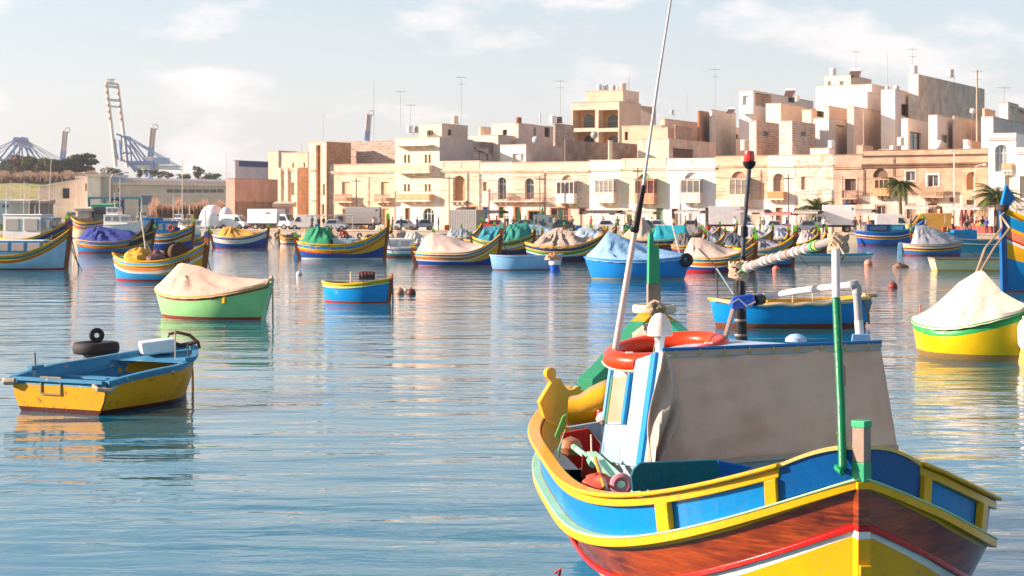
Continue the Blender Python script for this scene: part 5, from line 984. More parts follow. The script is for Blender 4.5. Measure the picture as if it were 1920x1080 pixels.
# small luzzus packed in front of the quay
pack = [
 (812, 462, 70, 6, 14, 12, 26, 'A', 'blue', 'little luzzu glimpsed left of the grey container', None),
 (868, 463, 74, 8, 18, 16, 44, 'A', 'royal', 'steep brown bowed luzzu below the grey container', '8c9498'),
 (898, 465, 60, 8, 16, 14, 38, 'D', 'royal', 'luzzu with lime-tipped bow right of the steep brown bow', None),
 (1013, 456, 90, 8, 18, 16, 30, 'B', 'royal', 'luzzu half hidden behind the grey brown tent, left side', '9cb0bc'),
 (1112, 462, 86, 5, 16, 14, 34, 'A', 'royal', 'luzzu under a pale blue grey cover behind the tent', 'a4bac4'),
 (1172, 456, 66, 186, 18, 14, 22, 'E', 'a4dce0', 'mint and white boat with a pale upright bow post', None),
 (1240, 455, 92, 184, 18, 14, 30, 'B', 'orange', 'boat topped by a long bright green canopy', '2c9c5c'),
 (1310, 462, 80, 8, 18, 16, 36, 'A', 'white', 'luzzu with grey cover before the white box truck', '8c8484'),
 (1352, 459, 60, 10, 16, 14, 34, 'B', 'yellow', 'luzzu with red and lime bow near the white box truck', '7c7c84'),
 (1412, 466, 74, 8, 20, 18, 36, 'C', 'royal', 'luzzu with rumpled pale grey cover right of the black antenna', 'a8a8ac'),
 (1462, 462, 66, 8, 18, 14, 30, 'A', 'royal', 'luzzu with yellow brown bow under the red stall cloth', 'b0b4bc'),
 (1500, 460, 60, 8, 14, 12, 30, 'C', 'white', 'luzzu with white hull left of the white canvas truck', None),
 (1396, 461, 40, 12, 14, 12, 26, 'E', 'dgreen', 'small green boat wedged between grey covered luzzus', None),
 (1745, 465, 70, 180, 16, 12, 26, 'D', 'mint', 'small green boat before the yellow van', None),
 (1808, 466, 60, 176, 16, 12, 28, 'A', 'blue', 'luzzu with lime bow behind the turquoise work boat', None),
 (1080, 458, 60, 10, 14, 12, 28, 'D', 'dgreen', 'dark boat lying below the closed green umbrellas', None),
 (590, 461, 62, 6, 14, 12, 28, 'B', 'royal', 'luzzu with olive cover behind the stern of the green covered luzzu', '8c8858'),
 (705, 459, 60, 8, 14, 12, 28, 'E', 'blue', 'luzzu with brown bands below the lorry open end', None),
 (742, 465, 56, 184, 14, 12, 26, 'D', 'navy', 'navy luzzu above the teal cabin boat', 'a08c78'),
 (782, 470, 62, 6, 15, 13, 30, 'C', 'royal', 'luzzu with pale canvas just left of the beige peaked cover', 'c8beb4'),
 (838, 458, 56, 6, 14, 12, 28, 'B', 'teal', 'teal luzzu under the ribbed container', None),
 (925, 459, 60, 186, 14, 12, 28, 'A', 'blue', 'blue luzzu behind the turquoise tarpaulin', '4c8c9c'),
 (972, 462, 60, 6, 14, 12, 30, 'E', 'yellow', 'yellow hulled luzzu above the green tarpaulin', None),
 (1048, 466, 62, 184, 15, 12, 28, 'C', 'dgreen', 'green luzzu right behind the peak of the grey brown tent', 'b8c0c4'),
 (1140, 470, 66, 6, 16, 13, 32, 'B', 'navy', 'navy luzzu left of the turquoise side cloth', '9c9488'),
 (1208, 462, 58, 6, 14, 12, 30, 'D', 'royal', 'luzzu behind the beige tent, green striped', None),
 (1290, 476, 66, 8, 16, 14, 34, 'E', 'royal', 'luzzu behind the hanging tyre with dark folded cover', '5c5854'),
 (1330, 470, 60, 6, 15, 13, 32, 'C', 'blue', 'bright blue luzzu above the orange banded one', '8c949c'),
 (1382, 476, 64, 8, 16, 14, 34, 'A', 'royal', 'luzzu with slate cover immediately left of the black antenna', '4c5460'),
 (1448, 474, 62, 8, 16, 14, 36, 'B', 'blue', 'luzzu in the crowd right of the black antenna, red striped', None),
 (1520, 472, 60, 8, 16, 14, 36, 'A', 'navy', 'dark luzzu at the right end of the crowd by the canvas truck', 'a8a09c'),
 (368, 458, 50, 6, 12, 10, 24, 'E', 'blue', 'small blue luzzu left of the mustard covered one', None),
 (545, 457, 44, 184, 11, 10, 18, 'C', 'white', 'small white boat by the tyre hung quay', None),
 (30, 468, 70, 8, 14, 12, 26, 'A', 'royal', 'small blue boat seen under the white wheelhouse, far left', None)]
for cx, wy, wp, hd, hs, hm, hb, st_, bot, lb, tc_ in pack:
    b = luz(cx, wy, wp, hd, hs, hm, hb, stripes[st_], bot, lb, B=1.9, post='lime', eb=3)
    if tc_: b.tarp(F_(tc_, '707070', .4), [(.05, .05), (.2, .9), (.45, .95), (.75, .4), (.88, .05)], folds=.07, seed=cx, p=1.4, m=12, n=22)
    else: b.box(.42, 0, b.zm-.1, 1.1, .9, .5, random.choice(['c8b8a0', '5c4c44', '2a6c8c', '8c8c8c']), 'engine_box')
# ---------------------------------------------------------------- people
def person_mesh(pose):
    H = {}
    if pose == 'stand': J = dict(pel=(0,0,.92), ch=(0,0,1.25), nk=(0,0,1.48), hd=(0,-.02,1.62), tp=(0,-.01,1.74), lh=(-.1,0,.88), lk=(-.11,-.02,.5), la=(-.12,.03,.08), lt=(-.13,-.13,.04), rh=(.1,0,.88), rk=(.12,-.02,.5), ra=(.13,.03,.08), rt=(.15,-.12,.04), ls=(-.19,0,1.42), le=(-.25,.04,1.15), lw=(-.24,-.08,.92), rs=(.19,0,1.42), re=(.25,.04,1.15), rw=(.2,-.16,1.0))
    elif pose == 'sit': J = dict(pel=(0,0,.5), ch=(0,-.05,.83), nk=(0,-.1,1.05), hd=(0,-.15,1.18), tp=(0,-.16,1.3), lh=(-.1,0,.48), lk=(-.14,-.42,.5), la=(-.14,-.42,.08), lt=(-.14,-.56,.04), rh=(.1,0,.48), rk=(.14,-.42,.5), ra=(.14,-.42,.08), rt=(.14,-.56,.04), ls=(-.19,-.08,1.0), le=(-.25,-.14,.74), lw=(-.15,-.36,.6), rs=(.19,-.08,1.0), re=(.25,-.14,.74), rw=(.15,-.36,.6))
    else: J = dict(pel=(0,.1,.9), ch=(0,-.15,1.12), nk=(0,-.36,1.2), hd=(0,-.5,1.2), tp=(0,-.6,1.16), lh=(-.1,.1,.86), lk=(-.12,-.04,.5), la=(-.13,.06,.08), lt=(-.13,-.1,.04), rh=(.1,.1,.86), rk=(.12,-.02,.5), ra=(.13,.1,.08), rt=(.13,-.06,.04), ls=(-.19,-.28,1.16), le=(-.24,-.36,.9), lw=(-.16,-.5,.72), rs=(.19,-.28,1.16), re=(.24,-.36,.9), rw=(.16,-.5,.7))
    R = dict(pel=.15, ch=.165, nk=.06, hd=.105, tp=.07, lh=.1, lk=.065, la=.045, lt=.04, rh=.1, rk=.065, ra=.045, rt=.04, ls=.075, le=.048, lw=.034, rs=.075, re=.048, rw=.034)
    E_ = [('pel','ch'),('ch','nk'),('nk','hd'),('hd','tp'),('pel','lh'),('lh','lk'),('lk','la'),('la','lt'),('pel','rh'),('rh','rk'),('rk','ra'),('ra','rt'),('ch','ls'),('ls','le'),('le','lw'),('ch','rs'),('rs','re'),('re','rw')]
    ks = list(J); me = bpy.data.meshes.new('figure'); me.from_pydata([J[k] for k in ks], [(ks.index(a), ks.index(b)) for a, b in E_], []); o = bpy.data.objects.new('figure', me); COL.objects.link(o)
    md = o.modifiers.new('skin', 'SKIN'); sv = me.skin_vertices[0].data
    for i, k in enumerate(ks): sv[i].radius = (R[k], R[k]*(.75 if k in ('ch', 'pel') else 1))
    sv[0].use_root = True; o.modifiers.new('sub', 'SUBSURF').levels = 1
    dg = bpy.context.evaluated_depsgraph_get(); m2 = bpy.data.meshes.new_from_object(o.evaluated_get(dg)); bpy.data.objects.remove(o)
    for _ in range(4): m2.materials.append(None)
    nk, pl, hd = Vector(J['nk']), Vector(J['pel']), Vector(J['hd'])
    for p in m2.polygons:
        c = p.center; dh = (c-hd).length; hand = min((c-Vector(J['lw'])).length, (c-Vector(J['rw'])).length) < .09
        feet = min((c-Vector(J[k])).length for k in ('lt', 'rt')) < .13
        if dh < .2 and (c-nk).length > .07 or hand: mi = 0
        elif feet: mi = 3
        elif min((c-Vector(J[k])).length for k in ('lk', 'rk', 'la', 'ra', 'lh', 'rh')) < .25 and (c.z < pl.z+.02): mi = 2
        else: mi = 1
        p.material_index = mi; p.use_smooth = True
    ax_ = (Vector(J['tp'])-hd).normalized(); mb = MB(); M = Vector((0, 0, 1)).rotation_difference(ax_).to_matrix(); rows = []
    for i in range(5):
        a = i/4*pi/2; rows.append([hd+M @ Vector((.118*cos(a)*cos(2*pi*j/10), .125*cos(a)*sin(2*pi*j/10)+.02, .03+.13*sin(a))) for j in range(10)])
    mb.grid(rows, True); h = mb.build('hair', pm('2c2018', rough=.8)); hm = h.data; bpy.data.objects.remove(h)
    return m2, hm
PM_ = {k: person_mesh(k) for k in ('stand', 'sit', 'bend')}
skin = plain('b07858', .6)
def person(pose, loc, rz, shirt, trou, label, hair='2c2018', h=1.0):
    me, hm = PM_[pose]; o = bpy.data.objects.new('person', me); COL.objects.link(o); o.location = loc; o.rotation_euler = (0, 0, rz); o.scale = (h, h, h)
    for i, m in enumerate((skin, plain(shirt, .85), plain(trou, .85), plain('241c18', .7))): o.material_slots[i].link = 'OBJECT'; o.material_slots[i].material = m
    tag(o, label, 'person'); hh = bpy.data.objects.new('hair', hm); COL.objects.link(hh); hh.parent = o; hh.material_slots[0].link = 'OBJECT'; hh.material_slots[0].material = plain(hair, .8); return o
person('bend', on(man_boat, .56, -.45, man_boat.zm-.25), radians(-60), 'c8503c', '20242c', 'man in red top and dark trousers bending over on the large luzzu')
person('sit', on(tq, .68, -.4, tq.zm+.28), radians(20), '5c6464', '3a3c44', 'man in grey sweater sitting on the blue engine housing', h=1.05)
def ground(px, y): return P(px, y, FP*(CAMZ-GZ)/(y-400))
def onq(px, off): d = dfront(px, off); p = P(px, 400, d); return Vector((p.x, p.y, GZ))
for i, a in enumerate(((1603, -15, '2c2c34', '2a2a30', 'person in dark clothes at the open tail of the canvas truck'), (1613, -16.5, 'b88c7c', 'b8a890', 'person in patterned top and light trousers by the canvas truck'), (607, -15, '1c2434', '1c2030', 'dark clad person standing left of the grey covered lorry'), (598, -13, '22222a', '2a2a30', 'person in black beside the small white van'), (736, -15, '4a3428', '3c2c28', 'person in brown by the lime mast of the large luzzu'), (752, -13, '34507c', '2c3040', 'person in blue near the white car on the quay'), (1842, -13, '1c2434', '24242c', 'person in black under the right market awning'), (1850, -14, '2a3aa0', '2c3040', 'person in bright blue under the right market awning'), (1832, -12, 'b04038', '30303c', 'person in red at the back of the right market awning'), (1803, -12, '8c2c28', '2c2c30', 'person in dark red behind the seated man'), (1378, -12, 'e0dcd8', '3c4450', 'person in white at the stalls right of the box truck'), (1432, -12, '2c2c30', '2c2c30', 'person in black before the red stall cloth'), (1503, -11, '3c4048', '2c2c34', 'person in grey near the small palm'), (952, -9, '7c3c34', '34302c', 'person in dark red walking by the blue door'), (947, -12, '44444c', '24242c', 'person in grey before the green door'), (1262, -10, 'b8a898', '44444c', 'person in beige at the long awning'), (700, -11, 'c8b4a8', '5c5450', 'person in pale jacket in front of the stone arches'), (88, -0, '3c3c44', '24242c', ''))):
    if a[4]: person('stand', onq(a[0], a[1]), radians(random.uniform(-70, 70)), a[2], a[3], a[4], random.choice(['2c2018', '1c1814', '6c5844']), random.uniform(.94, 1.04))
# ---------------------------------------------------------------- vehicles
GL = '1c2226'
def wheels(root, xs, w, r=.33):
    for x in xs:
        for y in (-w/2+.09, w/2-.09):
            wh = MB().lathe([(0,-.1),(r*.9,-.1),(r,-.06),(r,.06),(r*.9,.1),(0,.1)], k=16).build('wheel', plain('161616', .8), root, smooth=True); wh.location = (x, y, r); wh.rotation_euler = (pi/2, 0, 0)
            MB().lathe([(0,-.115),(r*.55,-.11),(r*.55,.11),(0,.115)], k=12).build('rim', plain('a0a0a0', .4, .6), wh)
def vehicle(kind, px, off, wpx, face, col, label, cat='van', box=None, name=None, flip=False, canvas=None, h=None):
    """face: degrees between the vehicle's nose and the picture's right-hand direction"""
    d = dfront(px, off); L_ = {'van': 4.8, 'car': 4.0, 'truck': 6.0}[kind]; p = P(px, 400, d); s_ = FP/d; Lv = wpx/s_/max(.5, abs(cos(radians(face)))); k = Lv/L_
    t = empty(name or {'van': 'delivery_van', 'car': 'parked_car', 'truck': 'box_truck'}[kind], (p.x, p.y, GZ), radians(-face), label, cat, 'vehicles on the quay'); body = pm(col, rough=.3, wear=.1, coat=.4); w = 1.75; t.scale = (1, 1, .97)
    def prof(pts, w0, w1, nm, m, par=t, x0=0, zs=1):
        zmax = max(z for _, z in pts); zmin = min(z for _, z in pts); mb = MB(); n = len(pts)
        def wy(z): return (w0+(w1-w0)*max(0, (z-zmin)/(zmax-zmin)-.35)/.65)/2
        a = mb.add([(x*k, -wy(z), z*zs) for x, z in pts]); mb.add([(x*k, wy(z), z*zs) for x, z in pts]); mb.q(*range(a, a+n)); mb.q(*range(a+2*n-1, a+n-1, -1))
        for i in range(n): j = (i+1) % n; mb.q(a+i, a+n+i, a+n+j, a+j)
        return mb.build(nm, m, par, bevel=.04)
    def pane(x0, x1, z0, z1, y, sl0=0, sl1=0, nm='window'):
        for sd_ in (-1, 1): MB().hexa([(x0*k,sd_*y-.015,z0),(x1*k,sd_*y-.015,z0),(x1*k,sd_*y+.015,z0),(x0*k,sd_*y+.015,z0),((x0+sl0)*k,sd_*(y-.06)-.015,z1),((x1+sl1)*k,sd_*(y-.06)-.015,z1),((x1+sl1)*k,sd_*(y-.06)+.015,z1),((x0+sl0)*k,sd_*(y-.06)+.015,z1)]).build(nm, glass(GL), t)
    def lamps(x, z):
        for y in (-.6, .6): MB().box(x*k-.02, y-.14, z, x*k+.03, y+.14, z+.16).build('headlight', glass('c8ccd0'), t)
        MB().box(x*k-.05, -.82, .32, x*k+.07, .82, .5).build('bumper', pm('3a3a3c'), t)
    if kind == 'van':
        hh = (h or 2.0)/2.0
        prof([(-2.35,.35),(2.3,.35),(2.38,.8),(2.3,1.0),(1.75,1.12),(1.15,1.85*hh),(.9,1.98*hh),(-2.2,2.0*hh),(-2.38,1.7*hh)], w, w-.2, 'body', body); pane(.55, 1.55, 1.1, 1.68, .862, 0, -.42, 'side_window')
        mb = MB(); mb.hexa([(1.76*k,-.72,1.15),(1.80*k,-.72,1.15),(1.80*k,.72,1.15),(1.76*k,.72,1.15),(1.20*k,-.62,1.80*hh),(1.24*k,-.62,1.80*hh),(1.24*k,.62,1.80*hh),(1.20*k,.62,1.80*hh)]); mb.build('windscreen', glass(GL), t); wheels(t, (-1.45*k, 1.5*k), w); lamps(2.36, .72)
    elif kind == 'car':
        prof([(-1.95,.35),(1.95,.35),(2.0,.7),(1.1,.88),(.45,1.38),(-1.1,1.42),(-1.75,.95),(-2.0,.85)], 1.65, 1.35, 'body', body); pane(-1.4, .75, .9, 1.3, .80, .25, -.4, 'side_window')
        mb = MB(); mb.hexa([(1.06*k,-.62,.9),(1.1*k,-.62,.9),(1.1*k,.62,.9),(1.06*k,.62,.9),(.5*k,-.55,1.33),(.54*k,-.55,1.33),(.54*k,.55,1.33),(.5*k,.55,1.33)]); mb.build('windscreen', glass(GL), t); wheels(t, (-1.25*k, 1.25*k), 1.65, .3); lamps(1.98, .6)
    else:
        hb = h or 2.9
        prof([(1.25,.5),(2.95,.5),(3.0,1.15),(2.7,1.25),(2.3,2.05),(1.25,2.1)], 1.85, 1.65, 'cab', body); pane(1.5, 2.55, 1.2, 1.8, .91, 0, -.3, 'side_window')
        mb = MB(); mb.hexa([(2.72*k,-.75,1.3),(2.78*k,-.75,1.3),(2.78*k,.75,1.3),(2.72*k,.75,1.3),(2.36*k,-.68,1.98),(2.42*k,-.68,1.98),(2.42*k,.68,1.98),(2.36*k,.68,1.98)]); mb.build('windscreen', glass(GL), t); wheels(t, (-1.9*k, 2.15*k), 1.85, .38); lamps(2.98, .75)
        MB().box(-3*k, -.9, .62, 1.2*k, .9, .85).build('chassis', pm('2a2a2c'), t)
        if canvas:
            rows = [[(x*k, 1.0*sin(a)*1.0, .855+(hb-.855)*min(1, cos(a)*1.35+.02) if abs(a) < pi/2 else .856) for a in [(-pi/2+pi*j/12) for j in range(13)]] for x in (-3, -1.9, -.9, .1, 1.2)]
            mb = MB(); mb.grid(rows); mb.poly(rows[0]) if box != 'open' else None; mb.poly(rows[-1]); mb.build('canvas_cover', fabric(canvas, 'a0a0a0', .2), t, solid=.03)
            if box == 'open': mb = MB(); mb.box(-2.6*k, -.85, .9, -2.5*k, .85, hb-.3); mb.build('tail_shade_sheet', plain('1c2430', .9), t)  # dark sheet painted as the shade inside the open canvas body
        else: MB().box(-3*k, -1.02, .855, 1.2*k, 1.02, hb).build('cargo_box', pm(box or 'e6e4e0', wear=.1), t, bevel=.03)
    return t
bt = vehicle('truck', 511, -11, 84, 24, 'd8dcdc', 'white box truck with a small red mark on its side', 'truck', h=2.75)
k_ = MB(); k_.box(-.35, -1.05, 2.1, .25, -1.023, 2.3); k_.build('red_mark', pm('c02018'), bt)
vehicle('van', 440, -9, 52, 20, 'dce4e4', 'white van with dark windscreen left of the box truck'); vehicle('van', 402, -8, 26, 200, '2c5c94', 'blue and white van end at the left of the quay', name='parked_van')
vehicle('van', 572, -13, 52, 188, 'd8d4d0', 'small rounded silver van right behind the box truck'); tk = vehicle('truck', 668, -11, 92, 184, 'b8a898', 'lorry with long grey canvas body and dark open end', 'truck', canvas='b4aaa0', box='open', h=3.0); tk.rotation_euler.z = radians(-4+180)
vehicle('car', 760, -12, 46, 10, 'dcdcd8', 'white car parked below the white ground floor with fanlight', 'car'); vehicle('car', 792, -9, 40, 170, 'a8b0b8', 'silver car right of the white one', 'car')
vehicle('car', 990, -9, 44, 15, '5c7480', 'grey blue car parked left of the dark windscreened van', 'car'); vehicle('van', 1030, -11, 48, 30, '4c5c64', 'dark van with large windscreen below the closed green umbrellas'); vehicle('car', 1060, -13, 44, 12, '2c3c34', 'dark green car right of the dark van', 'car')
vehicle('truck', 1372, -9, 84, 8, 'ece8e4', 'white box truck behind the black antenna pole', 'truck', h=3.0); vehicle('truck', 1560, -10, 84, 186, 'e8e4e0', 'white canvas backed truck, its dark open end to the right', 'truck', canvas='f0e8e0', box='open', h=3.1)
vehicle('van', 1675, -11, 66, 6, 'eae6e2', 'white van between the canvas truck and the yellow one', h=2.1); vehicle('van', 1742, -12, 84, 184, 'd8a848', 'yellow ochre van with dark rear, right of the white one', h=2.2)
vehicle('car', 1640, -4, 40, 10, '30343c', 'dark car half hidden behind the white van', 'car'); vehicle('car', 1235, -10, 40, 12, 'c8c8cc', 'pale car below the reddish brown closed balcony', 'car'); vehicle('car', 1300, -10, 40, 8, 'b8a8a0', 'beige car below the grey closed balcony', 'car'); vehicle('car', 858, -4, 38, 12, '3c4044', 'dark car left behind the grey container', 'car') if False else None
# container, stalls, umbrellas
p = onq(868, -11); t = empty('site_container', p, radians(-28), 'light grey ribbed container standing on the quay below the arched niche', 'container'); s_ = p.y/FP
MB().box(-1.9, 0, 0, 1.9, 2.2, 2.55).build('body', pm('9a9894', wear=.4), t)
for i in range(16): x = -1.86+i*.24; MB().box(x, -.04, .1, x+.1, -.001, 2.45).build('rib', pm('a8a6a2', wear=.3), t)
heap('netting', (-.2, .8, 2.53), 1.4, .7, .35, plain('5c4c40', .95), parent=t, seed=31)
def stall(x0, x1, off, zt, col, label, cloth=None, posts=4):
    a, b_ = onq(x0, off), onq(x1, off); c = (a+b_)/2; Lh = (b_-a).length/2; t = empty('market_stall', c, atan2(b_.y-a.y, b_.x-a.x), label, 'market stall', 'market stalls along the quay'); R = random.Random(int(x0)); rows = []
    n = 24
    for i in range(n+1): x = -Lh+2*Lh*i/n; rows.append([(x, y, zt-.18*abs(y)/1.2*1-.05*sin(i*pi/3)**2+R.uniform(-.015, .015)) for y in (-1.25, -.6, 0, .6, 1.25)]+[(x, 1.27, zt-.42)])
    for r_ in rows: r_.insert(0, (r_[0][0], -1.27, zt-.42+R.uniform(-.03, .03)))
    mb = MB(); mb.grid(rows); mb.build('awning', fabric(col, '8c7c70', .4), t, solid=.015)
    for i in range(posts):
        for y in (-1.15, 1.15): x = -Lh+.1+(2*Lh-.2)*i/(posts-1); MB().tube([(x, y, 0), (x, y, zt-.25)], .03, 6).build('post', pm('b8b0a8'), t)
    MB().box(-Lh+.2, -.6, .7, Lh-.2, .6, .78).build('table', pm('8c7058'), t)
    if cloth: MB().box(-Lh+.18, -.64, .05, Lh-.18, -.61, .79).build('table_cloth', fabric(cloth), t)
    for i in range(int(Lh*2.2)):
        x = R.uniform(-Lh+.4, Lh-.4); z = R.uniform(.15, .4); MB().box(x-.18, -.5, .782, x+.18, -.1, .782+z).build('goods', pm(R.choice(['c84030', 'e8e0d8', '3a70a8', 'd8b060', '4c8c50', '7c5c8c', '2c2c30', 'd88858'])), t)
    return t
for a in ((905, 945, -7, 2.5, '3c3c44', 'low dark market stall before the blue door', 'c8c8c8'), (1100, 1165, -10, 2.5, '3a3c40', 'dark grey market stall right of the green umbrellas', 'a8a4a0'), (1170, 1232, -9, 2.4, 'd8b8a0', 'pale market stall under the reddish closed balcony', '2c9c8c'), (1385, 1440, -12, 2.6, 'a89c98', 'grey awning stall right behind the black antenna pole', 'd8c8c0'), (1440, 1490, -12, 2.3, 'd07c74', 'stall hung with faded red and deep red cloth', '8c2420'), (1492, 1540, -12, 2.5, 'b0a49c', 'grey awning stall below the small palm', 'c8b8a8'), (1590, 1640, -5, 2.6, '9c9490', 'grey awning stall behind the open tail of the canvas truck', 'b0a8a0'), (1700, 1760, -5, 3.0, 'e0d0c4', 'pale awning stall behind the yellow van', '4c6c8c'), (1775, 1870, -13, 2.9, 'd4c4bc', 'long pale awning stall behind the seated man', 'b05048'), (1272, 1320, -8, 2.5, 'b8b0ac', 'grey awning stall left of the white box truck', 'd8d0c8')): stall(*a)
def umbrella(px, off, col, label):
    t = empty('closed_umbrella', onq(px, off), 0, label, 'umbrella', 'closed parasols'); MB().tube([(0,0,0),(0,0,3.0)], .03, 6).build('pole', pm('d8d0c8'), t); rows = []
    for z, r_ in ((1.0, .2), (1.3, .24), (1.9, .2), (2.4, .13), (2.8, .07), (2.95, .01)): rows.append([(r_*(1+.22*sin(4*a))*cos(a), r_*(1+.22*sin(4*a))*sin(a), z) for a in [2*pi*j/20 for j in range(20)]])
    mb = MB(); mb.grid(rows, True); mb.build('canopy', fabric(col, '101010', .3), t, smooth=True); MB().lathe([(0, 0), (.25, 0), (.25, .08), (.05, .12)], k=12).build('base', pm('8c8c8c'), t)
for a in ((973, -4, '0c5c34', 'leftmost of three closed dark green parasols'), (1017, -4, '0c5c34', 'middle of three closed dark green parasols'), (1050, -4, '0c5c34', 'rightmost of three closed dark green parasols'), (1765, -4, '8c1c20', 'closed red parasol standing left of the tall lamp post'), (1803, -3.5, '8c1c20', 'first closed red parasol right of the tall lamp post'), (1811, -3, '8c1c20', 'second closed red parasol right of the tall lamp post'), (1822, -3.5, '8c1c20', 'third closed red parasol right of the tall lamp post'), (1890, -12, '8c1c20', 'closed red parasol by the big striped bow')): umbrella(*a)
def lamp(px, off, ytop, label, arm=0):
    b0 = onq(px, off); zt = CAMZ-(ytop-400)/FP*b0.y-GZ; t = empty('street_lamp', b0, 0, label, 'street lamp', 'street lamps'); MB().tube([(0,0,0),(0,0,zt*.5),(0,0,zt)], [.1,.08,.055], 8).build('pole', pm('d8ccc4'), t)
    if arm: MB().tube([(0,0,zt-.02),(arm*.15,0,zt+.35),(arm*.5,0,zt+.5),(arm,0,zt+.55)], .05, 7).build('arm', pm('d8ccc4'), t); MB().lathe([(0,0),(.16,.02),(.2,.1),(.1,.2),(0,.22)], (arm, 0, zt+.42), 10).build('lamp_head', pm('e8e4e0'), t)
    else: MB().hexa([(-.5,-.1,zt),(.1,-.1,zt),(.1,.1,zt),(-.5,.1,zt),(-.4,-.08,zt+.12),(.1,-.08,zt+.15),(.1,.08,zt+.15),(-.4,.08,zt+.12)]).build('lamp_head', pm('e8e4e0'), t)
lamp(1789, -5, 283, 'tall straight lamp post in front of the brown house'); lamp(1828, -8, 318, 'lamp post with curved arm beside the big palm', 1.0)
def signdisc(px, y, off, col, label):
    b0 = onq(px, off); z = CAMZ-(y-400)/FP*b0.y-GZ; t = empty('road_sign', b0, 0, label, 'road sign'); MB().tube([(0,0,0),(0,0,z)], .035, 6).build('post', pm('b0a8a0'), t); o = MB().lathe([(0,-.01),(.3,-.01),(.3,.01),(0,.01)], k=20).build('disc', pm(col), t); o.location = (0, -.05, z); o.rotation_euler = (pi/2, 0, 0)
signdisc(1493, 395, -5, '7c3c58', 'round purple red road sign left of the small palm'); signdisc(1588, 382, -3, '5c7cc0', 'round blue road sign by the stained house door'); signdisc(1785, 374, -4, '5c2c2c', 'round dark red road sign beside the tall lamp post')
# palms
def palm(px, off, ybase, ytop_trunk, rad, label, n=34, trunk_r=.22, up=.5, col='5c6a2c', seed=0, fan=False):
    R = random.Random(seed); b0 = onq(px, off); zt = CAMZ-(ytop_trunk-400)/FP*b0.y-GZ; t = empty('palm_tree', b0, 0, label, 'palm tree', 'palms on the promenade'); rows = []; k = 22
    for i in range(k+1): z = zt*i/k; r_ = trunk_r*(1.25-.35*i/k)*(1+.08*(i % 2))*(1.0 if i < k-2 else 1.25); rows.append([(r_*cos(2*pi*j/10)+.05*sin(z), r_*sin(2*pi*j/10), z) for j in range(10)])
    mb = MB(); mb.grid(rows, True); mb.poly(rows[-1]); mb.build('trunk', plain('7c5c40', .9, scale=12), t)
    meshes = []
    for v_ in range(4):      # four different fronds, shared
        mb = MB(); L_ = rad; pts = [Vector((L_*s*.98, 0, L_*(up*1.1*s-(1.0+.25*v_)*s*s*.95))) for s in [i/12 for i in range(13)]]; mb.tube(pts, [.035*(1-i/14) for i in range(13)], 4)
        for i in range(2, 48):
            s = i/48; q = s*12; a = pts[int(q)].lerp(pts[min(12, int(q)+1)], q-int(q)); dr = (pts[min(12, int(q)+1)]-pts[int(q)]).normalized(); l = L_*(.34 if not fan else .4)*sin(pi*min(1, s*.85+.12))**.7*R.uniform(.85, 1.1)
            for sd_ in (-1, 1):
                tip = a+dr*l*.55+Vector((0, sd_*l*.75, -l*R.uniform(.25, .6))); w_ = dr*.035; mb.poly([a-w_, a+w_, tip])
        o = mb.build('frond', leaf(col)); meshes.append(o.data); bpy.data.objects.remove(o)
    for i in range(n):
        f = bpy.data.objects.new('frond', meshes[i % 4]); COL.objects.link(f); f.parent = t; f.location = (0, 0, zt-.05); el = R.uniform(-.15, 1.0) if i > 6 else R.uniform(.9, 1.3); f.rotation_euler = (R.uniform(-.25, .25), -el*.75+(.35 if i % 5 == 0 else 0), i*2.399+R.uniform(-.2, .2)); sc = R.uniform(.8, 1.08); f.scale = (sc, sc, sc)
    if trunk_r > .2: heap('crown_shaft', (0, 0, zt-.5), trunk_r*1.7, trunk_r*1.7, .6, plain('6c4a2c', .95, scale=15), parent=t, seed=seed)
    return t
palm(1688, -8, 440, 345, 1.75, 'slim palm with dense tuft standing before the brown stone house', 34, .17, .35, '66702e', 1, True); palm(1868, -13, 440, 376, 2.9, 'large date palm with long arching fronds at the right end', 40, .3, .75, '66742f', 2); palm(1530, -6, 440, 398, 2.4, 'low young palm showing above the market awnings', 30, .22, .9, '6c7c30', 3)
b0 = ql(1100, -19.5)
# ---------------------------------------------------------------- far left: marina, sheds, trees, cranes
def shed(x0, x1, yt, yt2, d, depth, wall, roof, label, holes=(), over=.4, base=417):
    a, b_ = P(x0, 400, d), P(x1, 400, d); t = empty('warehouse', (a.x, d, 1.3), 0, label, 'warehouse'); W_ = b_.x-a.x; z0 = CAMZ-(yt-400)/FP*d-1.3; z1 = CAMZ-(yt2-400)/FP*d-1.3
    mb = MB(); mb.hexa([(0,0,-.2),(W_,0,-.2),(W_,depth,-.2),(0,depth,-.2),(0,0,z0),(W_,0,z1),(W_,depth,z1),(0,depth,z0)]); mb.build('wall', stone(wall, False, .3), t)
    mb = MB(); mb.hexa([(-over,-over,z0+.003),(W_+over,-over,z1+.003),(W_+over,depth,z1+.003),(-over,depth,z0+.003),(-over,-over,z0+.45),(W_+over,-over,z1+.45),(W_+over,depth,z1+.75),(-over,depth,z0+.75)]); mb.build('roof', stone(roof, False, .25), t)
    for x, y, x2, y2, col, nm in holes:
        u0, u1 = P(x, y, d).x-a.x, P(x2, y, d).x-a.x; v1, v0 = P(x, y, d).z-1.3, P(x, y2, d).z-1.3
        if nm == 'window' and u1-u0 > 4:
            n = int((u1-u0)/1.4)
            for i in range(n): w0 = u0+(u1-u0)*i/n; MB().box(w0+.1, -.06, v0, w0+(u1-u0)/n-.1, -.004, v1).build('window', glass('4a5258'), t)
        else: MB().box(u0, -.08, v0, u1, -.004, v1).build(nm, plain(col or '3c444a', .8), t)
    return t
